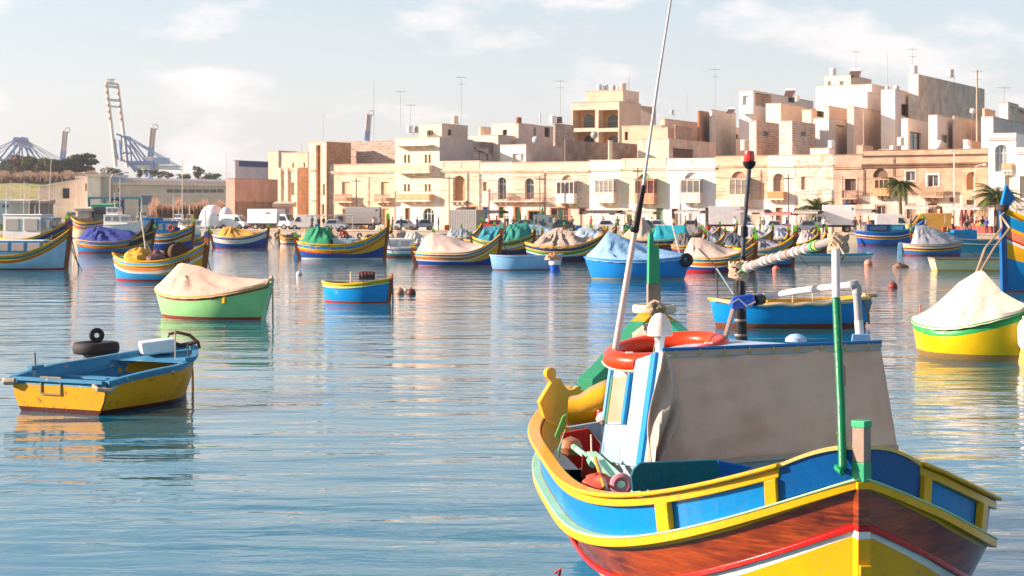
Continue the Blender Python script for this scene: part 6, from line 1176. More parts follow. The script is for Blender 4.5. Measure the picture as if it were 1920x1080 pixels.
shed(209, 428, 346, 349, 345, 30, 'd8ccc0', 'dcd6ce', 'long flat roofed pale warehouse with a strip of dark windows', [(312, 355, 420, 361, '', 'window'), (260, 363, 426, 366, 'e8dcd0', 'ledge'), (265, 367, 285, 384, '6c8498', 'panel'), (222, 352, 224, 360, '6c5c54', 'slot')])
shed(205, 428, 336, 341, 372, 30, 'd4c4b4', 'd0ccc8', 'higher set back warehouse roof behind the long pale one', base=400)
shed(75, 160, 352, 338, 350, 25, 'eadccc', 'd8cfc4', 'warehouse with slanting roof and one dark doorway', [(118, 353, 130, 372, '22242c', 'door')])
shed(145, 166, 334, 334, 347, 12, 'ecdccb', 'e4d8cc', 'small pale annex between the slanting roof and the white block', [(160, 344, 163, 358, '7c6c60', 'slot')])
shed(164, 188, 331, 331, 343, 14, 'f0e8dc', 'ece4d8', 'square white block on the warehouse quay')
shed(188, 208, 332, 332, 344, 14, 'b8bcc0', 'd8d8d8', 'grey shaded half of the square block on the warehouse quay')  # same block as the white half, its shade put into the grey
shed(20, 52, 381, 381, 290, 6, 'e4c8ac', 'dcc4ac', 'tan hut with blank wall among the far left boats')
shed(52, 82, 382, 382, 291, 6, '9c8474', 'b89c88', 'brown shaded hut right of the tan one')  # right part of the tan hut, its shade put into the brown
shed(0, 20, 380, 382, 296, 6, '8cb4b8', 'b0c8cc', 'pale turquoise cabin at the left edge with small square windows', [(5, 384, 9, 389, '2c3438', 'window'), (12, 384, 16, 389, '2c3438', 'window')])
shed(146, 166, 396, 396, 280, 5, 'dcb898', 'e0c4a8', 'small peach kiosk beside the green roofed one')
shed(176, 204, 389, 389, 282, 6, '6a7478', '2c9c6c', 'kiosk with green roof edge and dark windows', [(180, 394, 200, 402, '', 'window')])
shed(517, 545, 388, 388, 226, 3, 'ecc8a0', 'e4b890', 'small peach roadside kiosk below the cream pilastered house', [(520, 392, 541, 402, 'a8988c', 'shutter')])
# teal arch and posts
t = empty('boat_hoist', P(228, 417, 300), 0, 'teal travelling hoist frame with a dark curved arm, in front of the warehouses', 'hoist'); t.location.z = 1.3; q = 300/FP
MB().box(-6.0, 0, 4.2, 3.2, .3, 4.6).build('beam', pm('4aa0a8'), t)
for x in (-5.9, -3.2, .1, 3.0): MB().box(x, 0, 0, x+.35, .3, 4.198).build('leg', pm('2c6c94'), t)
MB().tube([(-1.8, -.3, 4.2), (-.6, -.3, 4.3), (.0, -.3, 3.6), (.2, -.3, 1.2)], .35, 8).build('arm', pm('14506c'), t)
# trees on the hill
def tree(px, ytop, ybase, wpx, d, col, label, kind='round', seed=0, n=900, group='trees on the low hill', name='tree'):
    R = random.Random(seed); s_ = FP/d; a = P(px, ybase, d); gz = hill(a.x, d); H = (CAMZ-(ytop-400)/s_)-gz; W_ = wpx/s_/2*(1.35 if kind != 'bush' else 1); t = empty(name, (a.x, d, gz), 0, label, 'tree' if name != 'bush' else 'bush', group)
    if name != 'bush':
        mb = MB(); mb.tube([(0, 0, -.5), (.1, 0, H*.35), (0, 0, H*.7)], [W_*.09+.12, W_*.06+.08, .06], 7)
        for k in range(4): an = k*1.6; mb.tube([(0, 0, H*.35), (W_*.5*cos(an), W_*.5*sin(an), H*.62)], [.1, .04], 5)
        mb.build('trunk', plain('5c4434', .95), t)
    cl = [(R.uniform(-.72, .72), R.uniform(-.6, .6), R.uniform(-.55, .7)) for _ in range(11)]; mb = MB(); zc = H*(.55 if kind != 'bush' else .5); hz = H*(.46 if kind != 'bush' else .5); fl = .5 if kind == 'pine' else 1
    for c in cl:
        cr_ = R.uniform(.28, .48)
        for _ in range(n//11):
            v = Vector((R.gauss(0, 1), R.gauss(0, 1), R.gauss(0, 1))).normalized()*cr_*R.uniform(.55, 1.05); x, y_, z = (c[0]+v.x)*W_, (c[1]+v.y)*W_, zc+(c[2]+v.z*fl)*hz
            sz = R.uniform(.3, .62)*max(.6, W_/4); u = Vector((R.gauss(0, 1), R.gauss(0, 1), R.gauss(0, 1))).normalized()*sz; w_ = Vector((R.gauss(0, 1), R.gauss(0, 1), R.gauss(0, 1))).normalized()*sz; p = Vector((x, y_, z)); mb.poly([p-u, p+w_, p+u])
    mb.build('crown', leaf(col), t)
for i, a in enumerate(((14, 298, 322, 26, 575, '5a6640', 'sparse bush-like tree at the far left end of the hill', 'round'), (36, 283, 322, 34, 585, '8c7060', 'rust tinged open crowned tree with pinkish top', 'round'), (62, 293, 322, 36, 575, '5c6636', 'mid green rounded tree right of the rust tinged one', 'round'), (86, 297, 322, 32, 570, '6c7034', 'yellowish green tree in the middle of the clump', 'round'), (108, 299, 322, 26, 580, '4c5c3c', 'low dark green tree below the thin striped boom', 'round'), (134, 293, 322, 36, 575, '40502c', 'dark olive tree at the left of the wide pine', 'round'), (163, 287, 320, 48, 580, '34462c', 'wide dark pine with wind-swept right edge', 'pine'), (372, 312, 332, 16, 590, '7c6c50', 'small brownish tree alone on the skyline right of the crane', 'round'))): tree(*a, seed=i+1, n=2200)
for i, a in enumerate(((204, 314, 326, 30, 560, '7c6444', 'brownish bush left of the tall crane'), (222, 316, 326, 22, 562, '5c6434', 'green bush at the foot of the tall crane'), (268, 316, 328, 20, 560, '5c5c38', 'dark bush below the blue crane platform'), (288, 319, 330, 26, 555, '74703c', 'yellow green bush right of the dark one'), (310, 320, 331, 34, 555, '7c7448', 'olive bush at the right of the yellow green one'), (345, 326, 334, 30, 570, '5c6844', 'low green bush along the skyline'), (395, 325, 335, 40, 570, '4c6040', 'long dark hedge-like bush before the low pinkish building'), (20, 320, 334, 40, 540, '7c6c44', 'low bush at the left edge of the reeds'))): tree(*a, kind='bush', seed=i+30, n=700, group='bushes on the low hill', name='bush')
def reeds(name, x0, x1, y0, y1, d, dd, col, n, label, gz=None):
    R = random.Random(5); mb = MB(); s_ = FP/d
    for _ in range(n):
        dq = d+R.uniform(-dd, dd); px = R.uniform(x0, x1); X = (px-960)/FP*dq; g_ = hill(X, dq) if gz is None else gz; top = (CAMZ-(y0-400)/FP*dq)-g_; h_ = top*R.uniform(.6, 1.05)*(.75+.25*sin(px*.21)*sin(px*.057+1)); w_ = R.uniform(.12, .3)*d/500; l = R.uniform(-.8, .8)*d/500
        mb.poly([(X-w_, dq, g_), (X+w_, dq, g_), (X+l+w_*.6, dq-.2, g_+h_*.7), (X+l*1.3, dq-.3, g_+h_), (X+l-w_*.8, dq, g_+h_*.66)])
    return tag(mb.build(name, leaf(col)), label, None, None, 'stuff')
reeds('reeds', -10, 196, 318, 343, 530, 22, '94745a', 6000, 'brown reed bed on the slope'); reeds('dry_reeds', 284, 432, 368, 392, 322, 8, 'a87c5c', 2600, 'dry reeds before the warehouse', 1.3)
# container cranes across the water
def qp(px, py, d, dy=0): return P(px, py, d)+Vector((0, dy, 0))
D_ = 1500
def lattice(mb, a, b_, wd, n, r=.35, diag=True):
    a, b_ = Vector(a), Vector(b_); ax_ = (b_-a).normalized(); s1 = Vector((0, 1, 0))*wd; s2 = ax_.cross(Vector((0, 1, 0))).normalized()*wd; cs = [s1+s2, s1-s2, -s1-s2, -s1+s2]; cs = [c*.5 for c in cs]
    for c in cs: mb.tube([a+c, b_+c], r, 4)
    for i in range(n):
        p, q_ = a.lerp(b_, i/n), a.lerp(b_, (i+1)/n)
        for k in range(4): mb.tube([p+cs[k], q_+cs[(k+1) % 4]], r*.6, 3, False); mb.tube([p+cs[k], p+cs[(k+1) % 4]], r*.6, 3, False)
blue = pm('0458a8', rough=.5); pale = pm('c4beb4', rough=.5)
t = empty('container_crane', P(235, 400, D_), 0, 'tall container crane with its double white boom raised above blue frame', 'crane', 'container cranes across the bay'); o0 = Vector(t.location)
B_ = lambda px, py, dy=0: qp(px, py, D_, dy)-o0
for (x0, x1, dy) in ((221, 203, -8), (235, 216, 8)):
    mb = MB(); mb.tube([B_(x0, 313, dy), B_((x0*.45+x1*.55), 225, dy), B_(x1, 157, dy)], [1.9, 1.7, 1.6], 4); mb.build('boom_girder', pale, t)
    for y_ in range(160, 222, 12): MB().tube([B_(x0+(x1-x0)*(313-y_)/156, y_+6, dy-2), B_(x0+(x1-x0)*(313-y_)/156, y_, dy-2)], 1.0, 4).build('boom_bracket', pm('b07038'), t)
for y_, s_ in ((157, 1.1), (163, 1.1), (188, 1.2), (200, .8)): x0 = 203+(y_-157)*.117; MB().tube([B_(x0, y_, -8), B_(x0+13.5, y_, 8)], s_, 5).build('cross_beam', pm('a8a8a4'), t)
mb = MB(); lattice(mb, B_(202, 153), B_(215, 153), 4, 3, .5); mb.build('boom_tip', pm('c8c4bc'), t)
fr = MB()
for dy in (-8, 8):
    for a_, b_ in (((232, 257), (231, 303)), ((240, 257), (243, 305)), ((220, 262), (222, 285)), ((222, 285), (226, 300)), ((240, 257), (276, 303)), ((243, 272), (262, 304)), ((232, 300), (244, 306)), ((238, 258), (222, 252)), ((229, 290), (244, 285))): fr.tube([B_(*a_, dy), B_(*b_, dy)], .75, 5)
    fr.tube([B_(290, 305, dy), B_(290, 322, dy)], 1.9, 4); fr.tube([B_(246, 305, dy), B_(259, 322, dy)], 1.6, 4); fr.tube([B_(243, 306, dy), B_(292, 306, dy)], 1.8, 4)
for px, py in ((232, 257), (240, 257), (243, 305), (290, 306)): fr.tube([B_(px, py, -8), B_(px, py, 8)], .75, 5)
fr.build('frame', blue, t); MB().box(*(B_(293, 308, -8)), *(B_(315, 296, 8))).build('machinery_house', pm('6c9cd8'), t)
for dy in (-6, 6): mb = MB(); lattice(mb, B_(255, 312, dy), B_(338, 315, dy), 2.6, 12, .4); mb.build('back_girder', pm('a8bccc'), t)
[MB().tube([B_(240, 257, dy), B_(*e, dy)], .35, 3).build('stay', pm('6c94c0'), t) for dy in (-8, 8) for e in ((303, 296), (322, 309), (337, 313))]
MB().box(*B_(272, 305, -6), *B_(290, 294, 6)).build('cab', pm('e8e0d8'), t)
def boom(x0, y0, x1, y1, wd, d, label):
    t = empty('raised_boom', P(x0, 400, d), 0, label, 'crane', 'container cranes across the bay'); o_ = Vector(t.location); mb = MB(); a, b_ = P(x0, y0, d)-o_, P(x1, y1, d)-o_; lattice(mb, a, a.lerp(b_, .35), wd, 4, .8); mb.build('lower_girder', blue, t); mb = MB(); lattice(mb, a.lerp(b_, .35), b_, wd, 9, .75); mb.build('upper_girder', pm('a48c84'), t)
    mb = MB(); mb.torus(b_+Vector((2.2, 0, 1)), 2.6, .5, 'y', 12, 5); mb.build('head_ring', pm('b8a8a0'), t); mb = MB(); mb.tube([Vector((a.x, 0, a.z)), Vector((a.x, 0, 1-CAMZ+1.5-o_.z+1.5))], 3, 4); mb.build('tower', blue, t)
boom(117, 302, 122, 246, 3.6, 1700, 'thin raised lattice boom left of the tall crane'); boom(282, 293, 287, 240, 3.8, 1650, 'thin raised lattice boom right of the tall crane'); boom(688, 262, 692, 214, 3.6, 1700, 'raised lattice boom tip above the bare block storey')
t = empty('container_crane', P(38, 400, 1500), 0, 'blue container crane with lowered boom, cut by the left edge', 'crane', 'container cranes across the bay'); o0 = Vector(t.location); fr = MB()
for dy in (-8, 8):
    for a_, b_ in (((33, 262), (30, 318)), ((45, 262), (49, 318)), ((33, 263), (5, 298)), ((45, 263), (62, 298)), ((47, 264), (74, 300)), ((40, 272), (18, 298)), ((31, 262), (47, 262)), ((-8, 290), (10, 320)), ((22, 296), (-5, 320)), ((-10, 300), (110, 300))): fr.tube([B_(*a_, dy), B_(*b_, dy)], .75, 5)
for px, py in ((33, 262), (45, 262)): fr.tube([B_(px, py, -8), B_(px, py, 8)], 2.2, 5)
fr.build('frame', blue, t); [MB().tube([B_(x, 263, dy), B_(*e, dy)], .38, 3).build('stay', pm('7c98b8'), t) for dy in (-8, 8) for x, e in ((45, (110, 298)), (45, (92, 298)), (33, (-12, 283)), (33, (-30, 300)))]
# cabin cruisers and masts on the left
def cruiser(cx, wy, wpx, head, label, hc='e8e4de', cc='efe9e0', two=True, h=1.0, mast=0, d=None, strip=None, name='cabin_cruiser'):
    s_ = FP/(d or dwl(wy)); b = Boat(cx, wy, wpx, head, 2.7*h, 1.0*h, 1.05*h, 1.55*h, label, name=name, group='white pleasure boats in the marina', kind='transom', px=False, d=d, plan=2.2)
    b.hull([(.1, 'white'), (.25*h, hc), (.08, strip or hc)], hc, boot=('8c5048', .1)); b.rail('white', .08, .05); b.deck('e0d8cc', .08)
    b.cabin(.22, .72, 1.9*h, 1.0*h, cc, 'b8bcc0', win=3, z=b.zm, slope=.5, gl='5c6468')
    if two: b.cabin(.26, .5, 1.6*h, .7*h, cc, 'a8acb0', win=2, z=b.zm+1.05*h, slope=.25, name='flybridge', gl='5c6468'); b.mast(.38, 1.6*h, 'white', .05, z=b.zm+1.7*h, name='radar_mast')
    mb = MB()
    for sd_ in (-1, 1):
        mb.tube([b.pt(t_, b.sheer(t_), sd_, -.1)+Vector((0, 0, .55)) for t_ in (.6, .75, .88, .98)], .02, 4)
        for t_ in (.6, .75, .88): q_ = b.pt(t_, b.sheer(t_), sd_, -.1); mb.tube([q_, q_+Vector((0, 0, .55))], .016, 4)
    mb.build('pulpit_rail', pm('c8ccd0'), b.root)
    if mast: b.mast(.42, mast, 'd8d4cc', .06)
    return b
for a in ((226, 441, 98, 8, 'large white motor yacht with flybridge, behind the blue sheeted luzzu', 'ece8e2', 'f0eae2', True, 1.35), (328, 433, 62, 186, 'white cruiser with blue canopy right of the motor yacht'), (30, 428, 76, 4, 'white boat with pale superstructure at the left edge of the marina'), (122, 424, 60, 186, 'grey white hulled cruiser ashore behind the white wheelhouse', 'b8b4b0'), (84, 420, 46, 10, 'small pale cruiser above the tall white wheelhouse'), (292, 424, 50, 8, 'cruiser with dark blue hood at the reeds', '3c4c7c'), (356, 425, 46, 10, 'small white cruiser nearest the reeds'), (164, 427, 44, 6, 'little cruiser with cream deckhouse under the red awnings'), (8, 420, 44, 6, 'pale turquoise trawler cabin boat at the left edge', '9cc4c8'), (405, 432, 50, 186, 'white cruiser left of the vans'), (255, 421, 46, 4, 'small white boat under the teal hoist'), (60, 436, 50, 186, 'small grey cruiser left of the brown hut', 'c0bcb8'), (140, 432, 54, 4, 'white day cruiser with grey top right of the tall white wheelhouse', 'dcdcdc', 'c0c4c8', True, 1.15), (186, 431, 46, 186, 'white cruiser stern on beside the green roofed kiosk', 'e4e0dc', 'e0dcd4', True, 1.1), (272, 430, 52, 6, 'cream motor boat below the dry reeds', 'e4d4bc', 'e8dcc8', True, 1.15), (308, 440, 50, 4, 'white cuddy boat right behind the upright blue cabin', 'e8e4e0', 'dcd4cc', False, 1.1), (350, 437, 46, 186, 'white boat with tan deckhouse left of the white tent', 'e0dcd8', 'c8ac88', True, 1.0), (376, 441, 44, 4, 'small white launch by the blue and white van', 'e8e8e4', 'e0e0dc', False, 1.0), (100, 434, 44, 6, 'small blue hulled launch behind the white wheelhouse', '3c6c9c', 'dcd8d0', False, 1.0)): cruiser(*a)
for i, (px, y0, lean, lb) in enumerate(((20, 338, 0, 'bare mast at the left edge'), (36, 345, 4, 'leaning grey fishing boom left of the field'), (50, 340, -5, 'second leaning boom by the field'), (72, 352, 0, 'short mast with pennant before the slanting warehouse'), (90, 300, 6, 'tall pale mast standing above the reeds'), (10, 352, 3, 'short mast by the turquoise cabin'), (54, 350, 2, 'thin mast above the tan hut'), (106, 366, 0, 'small mast on the grey white cruiser'), (225, 334, 0, 'thin post by the teal hoist'), (325, 366, 0, 'post before the long warehouse'), (342, 300, 0, 'thin flag mast on the skyline'), (424, 300, 1, 'thin mast at the low pinkish building'), (262, 372, 4, 'short mast by the dark hooded cruiser'), (385, 384, 2, 'short post at the white tents'), (44, 372, 1, 'mast between the tan hut and the cruiser'))):
    d = 300-i*2; a = P(px, 400, d); a.z = .3; b_ = P(px+lean, y0, d); t = empty('boat_mast', a, 0, lb, 'mast', 'masts in the marina'); MB().tube([(0, 0, 0), (b_.x-a.x, 0, b_.z-a.z)], [.1, .05], 6).build('spar', pm('c8bcb0'), t); MB().tube([(-.6, 0, (b_.z-a.z)*.7), (.8, 0, (b_.z-a.z)*.72)], .04, 5).build('crosstree', pm('c8bcb0'), t)
lamp_ = empty('street_lamp', P(207, 417, 298), 0, 'old street lamp with long curved arm before the white block', 'street lamp', 'street lamps'); lamp_.location.z = 1.3; s_ = 298/FP; zt = CAMZ-(326-400)*s_-1.3
MB().tube([(0,0,0),(0,0,zt-.8)], .12, 7).build('pole', pm('d0b8a4'), lamp_); MB().tube([(0,0,zt-.8),(.4,0,zt-.1),(1.6,0,zt+.1),(2.6,0,zt+.25)], .08, 6).build('arm', pm('d0b8a4'), lamp_); MB().box(2.4,-.15,zt+.1,3.2,.15,zt+.3).build('lamp_head', pm('e0d4c8'), lamp_)
def tent(px, yt, wpx, d, col, label):
    a = P(px, 400, d); W_ = wpx/FP*d/2; H = CAMZ-(yt-400)/FP*d-1.3; rows = []
    for i in range(7): an = i/6*pi/2; rows.append([(W_*cos(an)**.8*cos(b)*(1+.05*sin(5*b)), W_*.7*cos(an)**.8*sin(b), H*sin(an)) for b in [2*pi*j/18 for j in range(18)]])
    mb = MB(); mb.grid(rows, True); o = mb.build('tent', fabric(col, 'a0a0a4', .3), smooth=True); o.location = (a.x, d, 1.3); tag(o, label, 'tent')
tent(398, 384, 52, 250, 'e4e0dc', 'large rounded white tent left of the low pinkish building'); tent(424, 388, 30, 240, 'c8ccd4', 'small greyish tent right of the large white one'); tent(395, 398, 34, 225, 'd8dcd8', 'low pale tent above the blue and white van')

# ---------------------------------------------------------------- quay clutter
RC = random.Random(77)
cloth_ = ['2c3440', 'b84c3c', 'd8d0c4', '3c5c8c', '5c4438', '8c8c90', '243024', 'c8a078', '7c3c50', '1c1c24', 'e0b0a0', '4c6c5c']; crow = ['dark', 'red', 'cream', 'blue', 'brown', 'grey', 'deep green', 'tan', 'plum', 'black', 'pink', 'sage']
spots = [(585, 'between the silver van and the lorry'), (712, 'at the open end of the grey lorry'), (727, 'behind the lime mast of the big luzzu'), (782, 'between the two parked cars'), (822, 'left of the ribbed container'), (918, 'at the low dark stall'), (931, 'leaving the low dark stall'), (962, 'under the leftmost green parasol'), (985, 'between two green parasols'), (1005, 'at the orange shop front'), (1040, 'at the rightmost green parasol'), (1072, 'before the red framed shop window'), (1108, 'at the dark grey stall'), (1131, 'behind the dark grey stall'), (1158, 'at the right end of the dark grey stall'), (1182, 'at the pale stall'), (1208, 'behind the pale stall'), (1222, 'right of the pale stall'), (1285, 'under the grey awning by the truck'), (1305, 'beside the white box truck'), (1425, 'at the stall right of the antenna'), (1448, 'at the faded red stall'), (1475, 'by the deep red cloth'), (1512, 'left of the small palm'), (1545, 'right of the small palm'), (1628, 'by the grey awning at the truck tail'), (1708, 'at the pale stall behind the yellow van'), (1735, 'left of the yellow van'), (1786, 'at the tall lamp post'), (1815, 'among the red parasols')]
for i, (px, where) in enumerate(spots):
    k = (i*5+i//12) % 12; person('stand', onq(px, -12-RC.uniform(0, 4)), radians(RC.uniform(-120, 120)), cloth_[k], RC.choice(['24242c', '3c4454', '4c4038', '202020']), 'person in %s top %s' % (crow[k], where), RC.choice(['2c2018', '1c1814', '6c5844', '8c8078']), RC.uniform(.95, 1.06))
for i, (px, col, cn, where) in enumerate(((595, '2c64a0', 'blue', 'by the small silver van'), (716, 'd8d8d0', 'white', 'beside the grey lorry'), (838, 'c84c30', 'orange', 'left of the ribbed container'), (900, '3c8c5c', 'green', 'right of the ribbed container'), (948, 'd0c8b8', 'cream', 'below the green door'), (1085, '2c64a0', 'blue', 'left of the dark grey stall'), (1240, 'c8c8c8', 'grey', 'right of the pale stall'), (1330, 'c83c2c', 'red', 'at the white box truck'), (1440, '3c8c5c', 'green', 'beside the faded red stall'), (1625, 'd8b060', 'yellow', 'behind the canvas truck'), (1772, 'c84c30', 'orange', 'below the red parasols'))):
    for k in range(3):
        p = onq(px+RC.uniform(-1, 1), -16); o = MB().box(-.3, -.2, 0, .3, .2, .24).build('fish_crate', pm(col, wear=.4), bevel=.02); o.location = (p.x, p.y, GZ+.001+.245*k); o.rotation_euler.z = RC.uniform(-.3, .3); tag(o, '%s %s plastic fish crate %s' % (('lowest', 'middle', 'topmost')[k], cn, where), 'crate', 'stacked fish crates on the quay')
for a in ((630, -17, 44, 8, 'b0b8c0', 'pale blue car at the quay edge below the brick storey', 'car'), (925, -17, 40, 190, 'c84434', 'small red car in front of the blue door', 'car'), (1140, -15, 42, 6, 'e4e0dc', 'white car before the dark grey stall', 'car'), (1205, -16, 42, 186, '3c4c64', 'dark blue car in front of the pale stall', 'car'), (1455, -17, 42, 6, 'd8d8dc', 'white car in front of the faded red stall', 'car'), (1510, -16, 44, 186, '8c949c', 'grey car in front of the small palm', 'car')): vehicle('car', *a)
for i, (px, h_, lb) in enumerate(((1196, 7.6, 'wooden utility pole left of the reddish closed balcony'), (668, 6.8, 'utility pole before the broad honey stone house'), (842, 7.0, 'green painted utility pole at the arched niche'), (1478, 6.6, 'utility pole before the peeling house'), (1012, 6.8, 'thin utility pole between green parasols'))):
    t = empty('utility_pole', onq(px, -2.5), 0, lb, 'pole', 'utility poles along the terrace'); MB().tube([(0,0,0),(0,0,h_)], [.09, .07], 7).build('post', pm('7c8c5c' if 'green' in lb else '6c5444', wear=.5), t); MB().box(-.6,-.04,h_-.5,.6,.04,h_-.4).build('crossarm', pm('5c4434'), t)
for j, (zc, x0, x1) in enumerate(((7.0, 668, 1196), (6.6, 842, 1478), (6.3, 1012, 1700))):
    a, b_ = onq(x0, -2.4), onq(x1, -2.4); n_ = 60; rope('overhead_cable', [a.lerp(b_, i/n_)+Vector((0, 0, zc-.35*sin(pi*((i/n_*4) % 1)))) for i in range(n_+1)], .022, ('upper', 'middle', 'lowest')[j]+' dark cable strung along the terrace fronts', '3c302c', 'cable')
for i in range(12):
    px = 395+i*31; d = dfront(px, -21.5); p = P(px, 400, d); o = tyre((p.x, p.y, .35), .36, .11, 'old tyre fender on the quay wall, '+('first second third fourth fifth sixth seventh eighth ninth tenth eleventh twelfth'.split()[i])+' from the left', (pi/2, 0, -AL)); o.name = 'tyre_fender'; o['group'] = 'tyre fenders on the quay wall'
# ---------------------------------------------------------------- the air
hz = MB(); hz.box(-1100, -50, -4, 1100, 1900, 140); ho = hz.build('haze', []); hm = bpy.data.materials.new('air'); hm.use_nodes = True; hn = hm.node_tree; hn.nodes.clear(); ov = N(hn, 'ShaderNodeOutputMaterial'); pv = N(hn, 'ShaderNodeVolumePrincipled'); pv.inputs['Color'].default_value = (.93, .95, 1, 1); pv.inputs['Density'].default_value = .00013; pv.inputs['Anisotropy'].default_value = .3; hn.links.new(pv.outputs[0], ov.inputs['Volume']); ho.data.materials.append(hm); tag(ho, kind='stuff')
# ---------------------------------------------------------------- the large foreground luzzu
ds, db = 10.098, 17.828; A0 = Vector(((1614.9-960)/FP*ds, ds, 0)); B0 = Vector(((1225.8-960)/FP*db, db, 0)); AX = (B0-A0); LL = AX.length
ML = empty('luzzu', (A0+B0)/2, atan2(AX.y, AX.x), 'large foreground luzzu with yellow, blue and varnished wood bands and grey canvas shelter', 'boat', None)
MW = Matrix.Translation(ML.location) @ Matrix.Rotation(ML.rotation_euler.z, 4, 'Z'); MI = MW.inverted()
def loc(px, py, d): return MI @ P(px, py, d)
HB, PW, SK, ZS, ZM, ZB, EX, TM = 1.543, 3.759, .922, 1.639, 1.051, 1.945, 4.5, .45
def sheer(t): return ZM+((ZS-ZM)*((TM-t)/TM)**EX if t < TM else (ZB-ZM)*((t-TM)/(1-TM))**EX)
def hb(t): return HB*max(0, 1-abs(2*t**SK-1)**PW)
def strk(t): return sheer(t)-(.212+.111*4*t*(1-t))
def mp(t, z, side=1, off=0):
    zs = strk(t); q = max(0, (zs-z)/(zs+.4)); e = abs(2*t-1)**4; f = 1-(.42+.25*e)*q-.35*q**3; y_ = hb(t)*(1-.03*max(0, min(1, (sheer(t)-z)/.3)))*f
    x = LL*(t-.5); x *= 1-.02*q
    if off and hb(t) > .01: y_ += off
    if side < 0: z -= .105*sin(pi*min(1, max(0, (t-.05)/.75)))**.9*max(0, min(1, z))      # she lists a little to starboard
    return Vector((x, side*y_, z))
TS = [.5-.5*cos(pi*i/70) for i in range(71)]
yel = paint('e4a608', rough=.34, wear=.22, coat=.3, chip='c89038'); blu = paint('0478b8', rough=.32, wear=.2, coat=.3, chip='0a6ca4'); mint = paint('a4cfa4', rough=.5, wear=.2); wht = paint('e0dcd6', rough=.35, wear=.12); rd = paint('b81c18', rough=.3, wear=.1, coat=.3); hullblue = paint('0c84bc', rough=.25, wear=.1, coat=.4)
grn = paint('3c9c70', rough=.4, wear=.2)
m, nt_, b_ = newmat('varnished_wood'); v = objco(nt_, (.35, .35, 2.2)); n1 = noise(nt_, v, 4, 5, .6, .35, .65); n2 = noise(nt_, objco(nt_, (.7, .7, 1.6)), 2.4, 4, .6, .47, .66); n3 = noise(nt_, objco(nt_, (.5, .5, 6)), 9, 4, .6, .5, .8)
o_ = mixc(nt_, mixc(nt_, lin('b44c14'), lin('6c2008'), n1), lin('30100c'), n2); o_ = mixc(nt_, o_, lin('d8641c'), n3); o_ = mixc(nt_, o_, lin('5c1c08'), .38)
nt_.links.new(o_, b_.inputs['Base Color']); b_.inputs['Roughness'].default_value = .28; b_.inputs['Coat Weight'].default_value = .3; b_.inputs['Coat Roughness'].default_value = .08; bump(nt_, b_, noise(nt_, v, 20, 4), .003, .5); wood = m
def mrows(t):
    s_ = strk(t); z1 = s_-.05-.02*min(1, t/.06); z2 = z1-.195; z3 = z2-.034; z4 = z3-.046; m_ = max(0, 1-(t/.3)**.9)*1.6; z5 = max(z4-m_, .12); return [s_, z1, z2, z3, z4, z5, z5+(.05-z5)*.5, .05, -.35]
mats = [yel, wood, rd, wht, yel, hullblue, hullblue, rd]; mb = MB()
for side in (1, -1):
    rows = [[mp(t, z, side) for z in mrows(t)] for t in TS]; C = len(rows[0]); n = mb.add([p for r_ in rows for p in r_])
    for i in range(len(TS)-1):
        for j in range(C-1): mb.mi = j; mb.q(n+i*C+j, n+i*C+j+1, n+(i+1)*C+j+1, n+(i+1)*C+j)
mb.build('hull', mats, ML, smooth=True, solid=.04)
def swp(name, zf, w_, h_, mat, off=0, side=1, t0=0., t1=1., par=None, bev=.008):
    T = [t0]+[t for t in TS if t0 < t < t1]+[t1]; mb = MB(); mb.sweep([mp(t, zf(t), side, off) for t in T], w_, h_); return mb.build(name, mat, par or ML, bevel=bev)
TW = .033         # where the washboard at the stern post ends
TB_ = .86
for side in (1, -1):
    swp('rubbing_strake', lambda t: strk(t)-.028, .05, .054, yel, .03, side)
    swp('covering_board', lambda t: strk(t)+.008, .09, .014, mint, .0, side)
    swp('red_moulding', lambda t: strk(t)-.283, .026, .032, rd, .012, side)
    # bulwark: blue board with proud yellow frame
    T = [t for t in TS if TW <= t <= 1]; T = [TW]+T
    mb = MB(); mb.grid([[mp(t, strk(t)+.015, side, -.035), mp(t, sheer(t)-.01, side, -.035)] for t in T]); mb.build('bulwark_board', blu, ML, solid=.03)
    T2 = [TW]+[t for t in TS if TW < t < TB_]+[TB_]
    mb = MB(); mb.sweep([mp(t, sheer(t)-.035, side, -.012) for t in T2], .035, .055); mb.build('upper_frame', yel, ML, bevel=.006)
    mb = MB(); mb.sweep([mp(t, sheer(t)+.012, side, -.02) for t in T2], .115, .03); rl = mb.build('gunwale_cap', yel, ML, bevel=.01, smooth=True)
    for k, tp in enumerate((TW+.002, .106)):
        a = [mp(tp, strk(tp)+.012, side, -.03), mp(tp, sheer(tp)-.058, side, -.03)]; tt = tp+.012 if k else tp+.006; c = [mp(tt, strk(tt)+.012, side, -.03), mp(tt, sheer(tt)-.058, side, -.03)]
        nrm = Vector((-(c[0]-a[0]).y, (c[0]-a[0]).x, 0)).normalized()*(-1 if side > 0 else 1)
        if nrm.dot(Vector((a[0].x*0, side, 0))) < 0: nrm = -nrm
        if k == 0 and nrm.x > 0: nrm = -nrm
        MB().hexa([a[0], c[0], c[0]+nrm*.05, a[0]+nrm*.05, a[1], c[1], c[1]+nrm*.05, a[1]+nrm*.05]).build('bulwark_post', yel, ML, bevel=.005)
    # inner face of the bulwark
    mb = MB(); mb.grid([[mp(t, strk(t)-.15, side, -.09), mp(t, sheer(t)-.005, side, -.085)] for t in TS[6:-3]]); mb.build('inner_planking', yel if side > 0 else grn, ML, smooth=True)
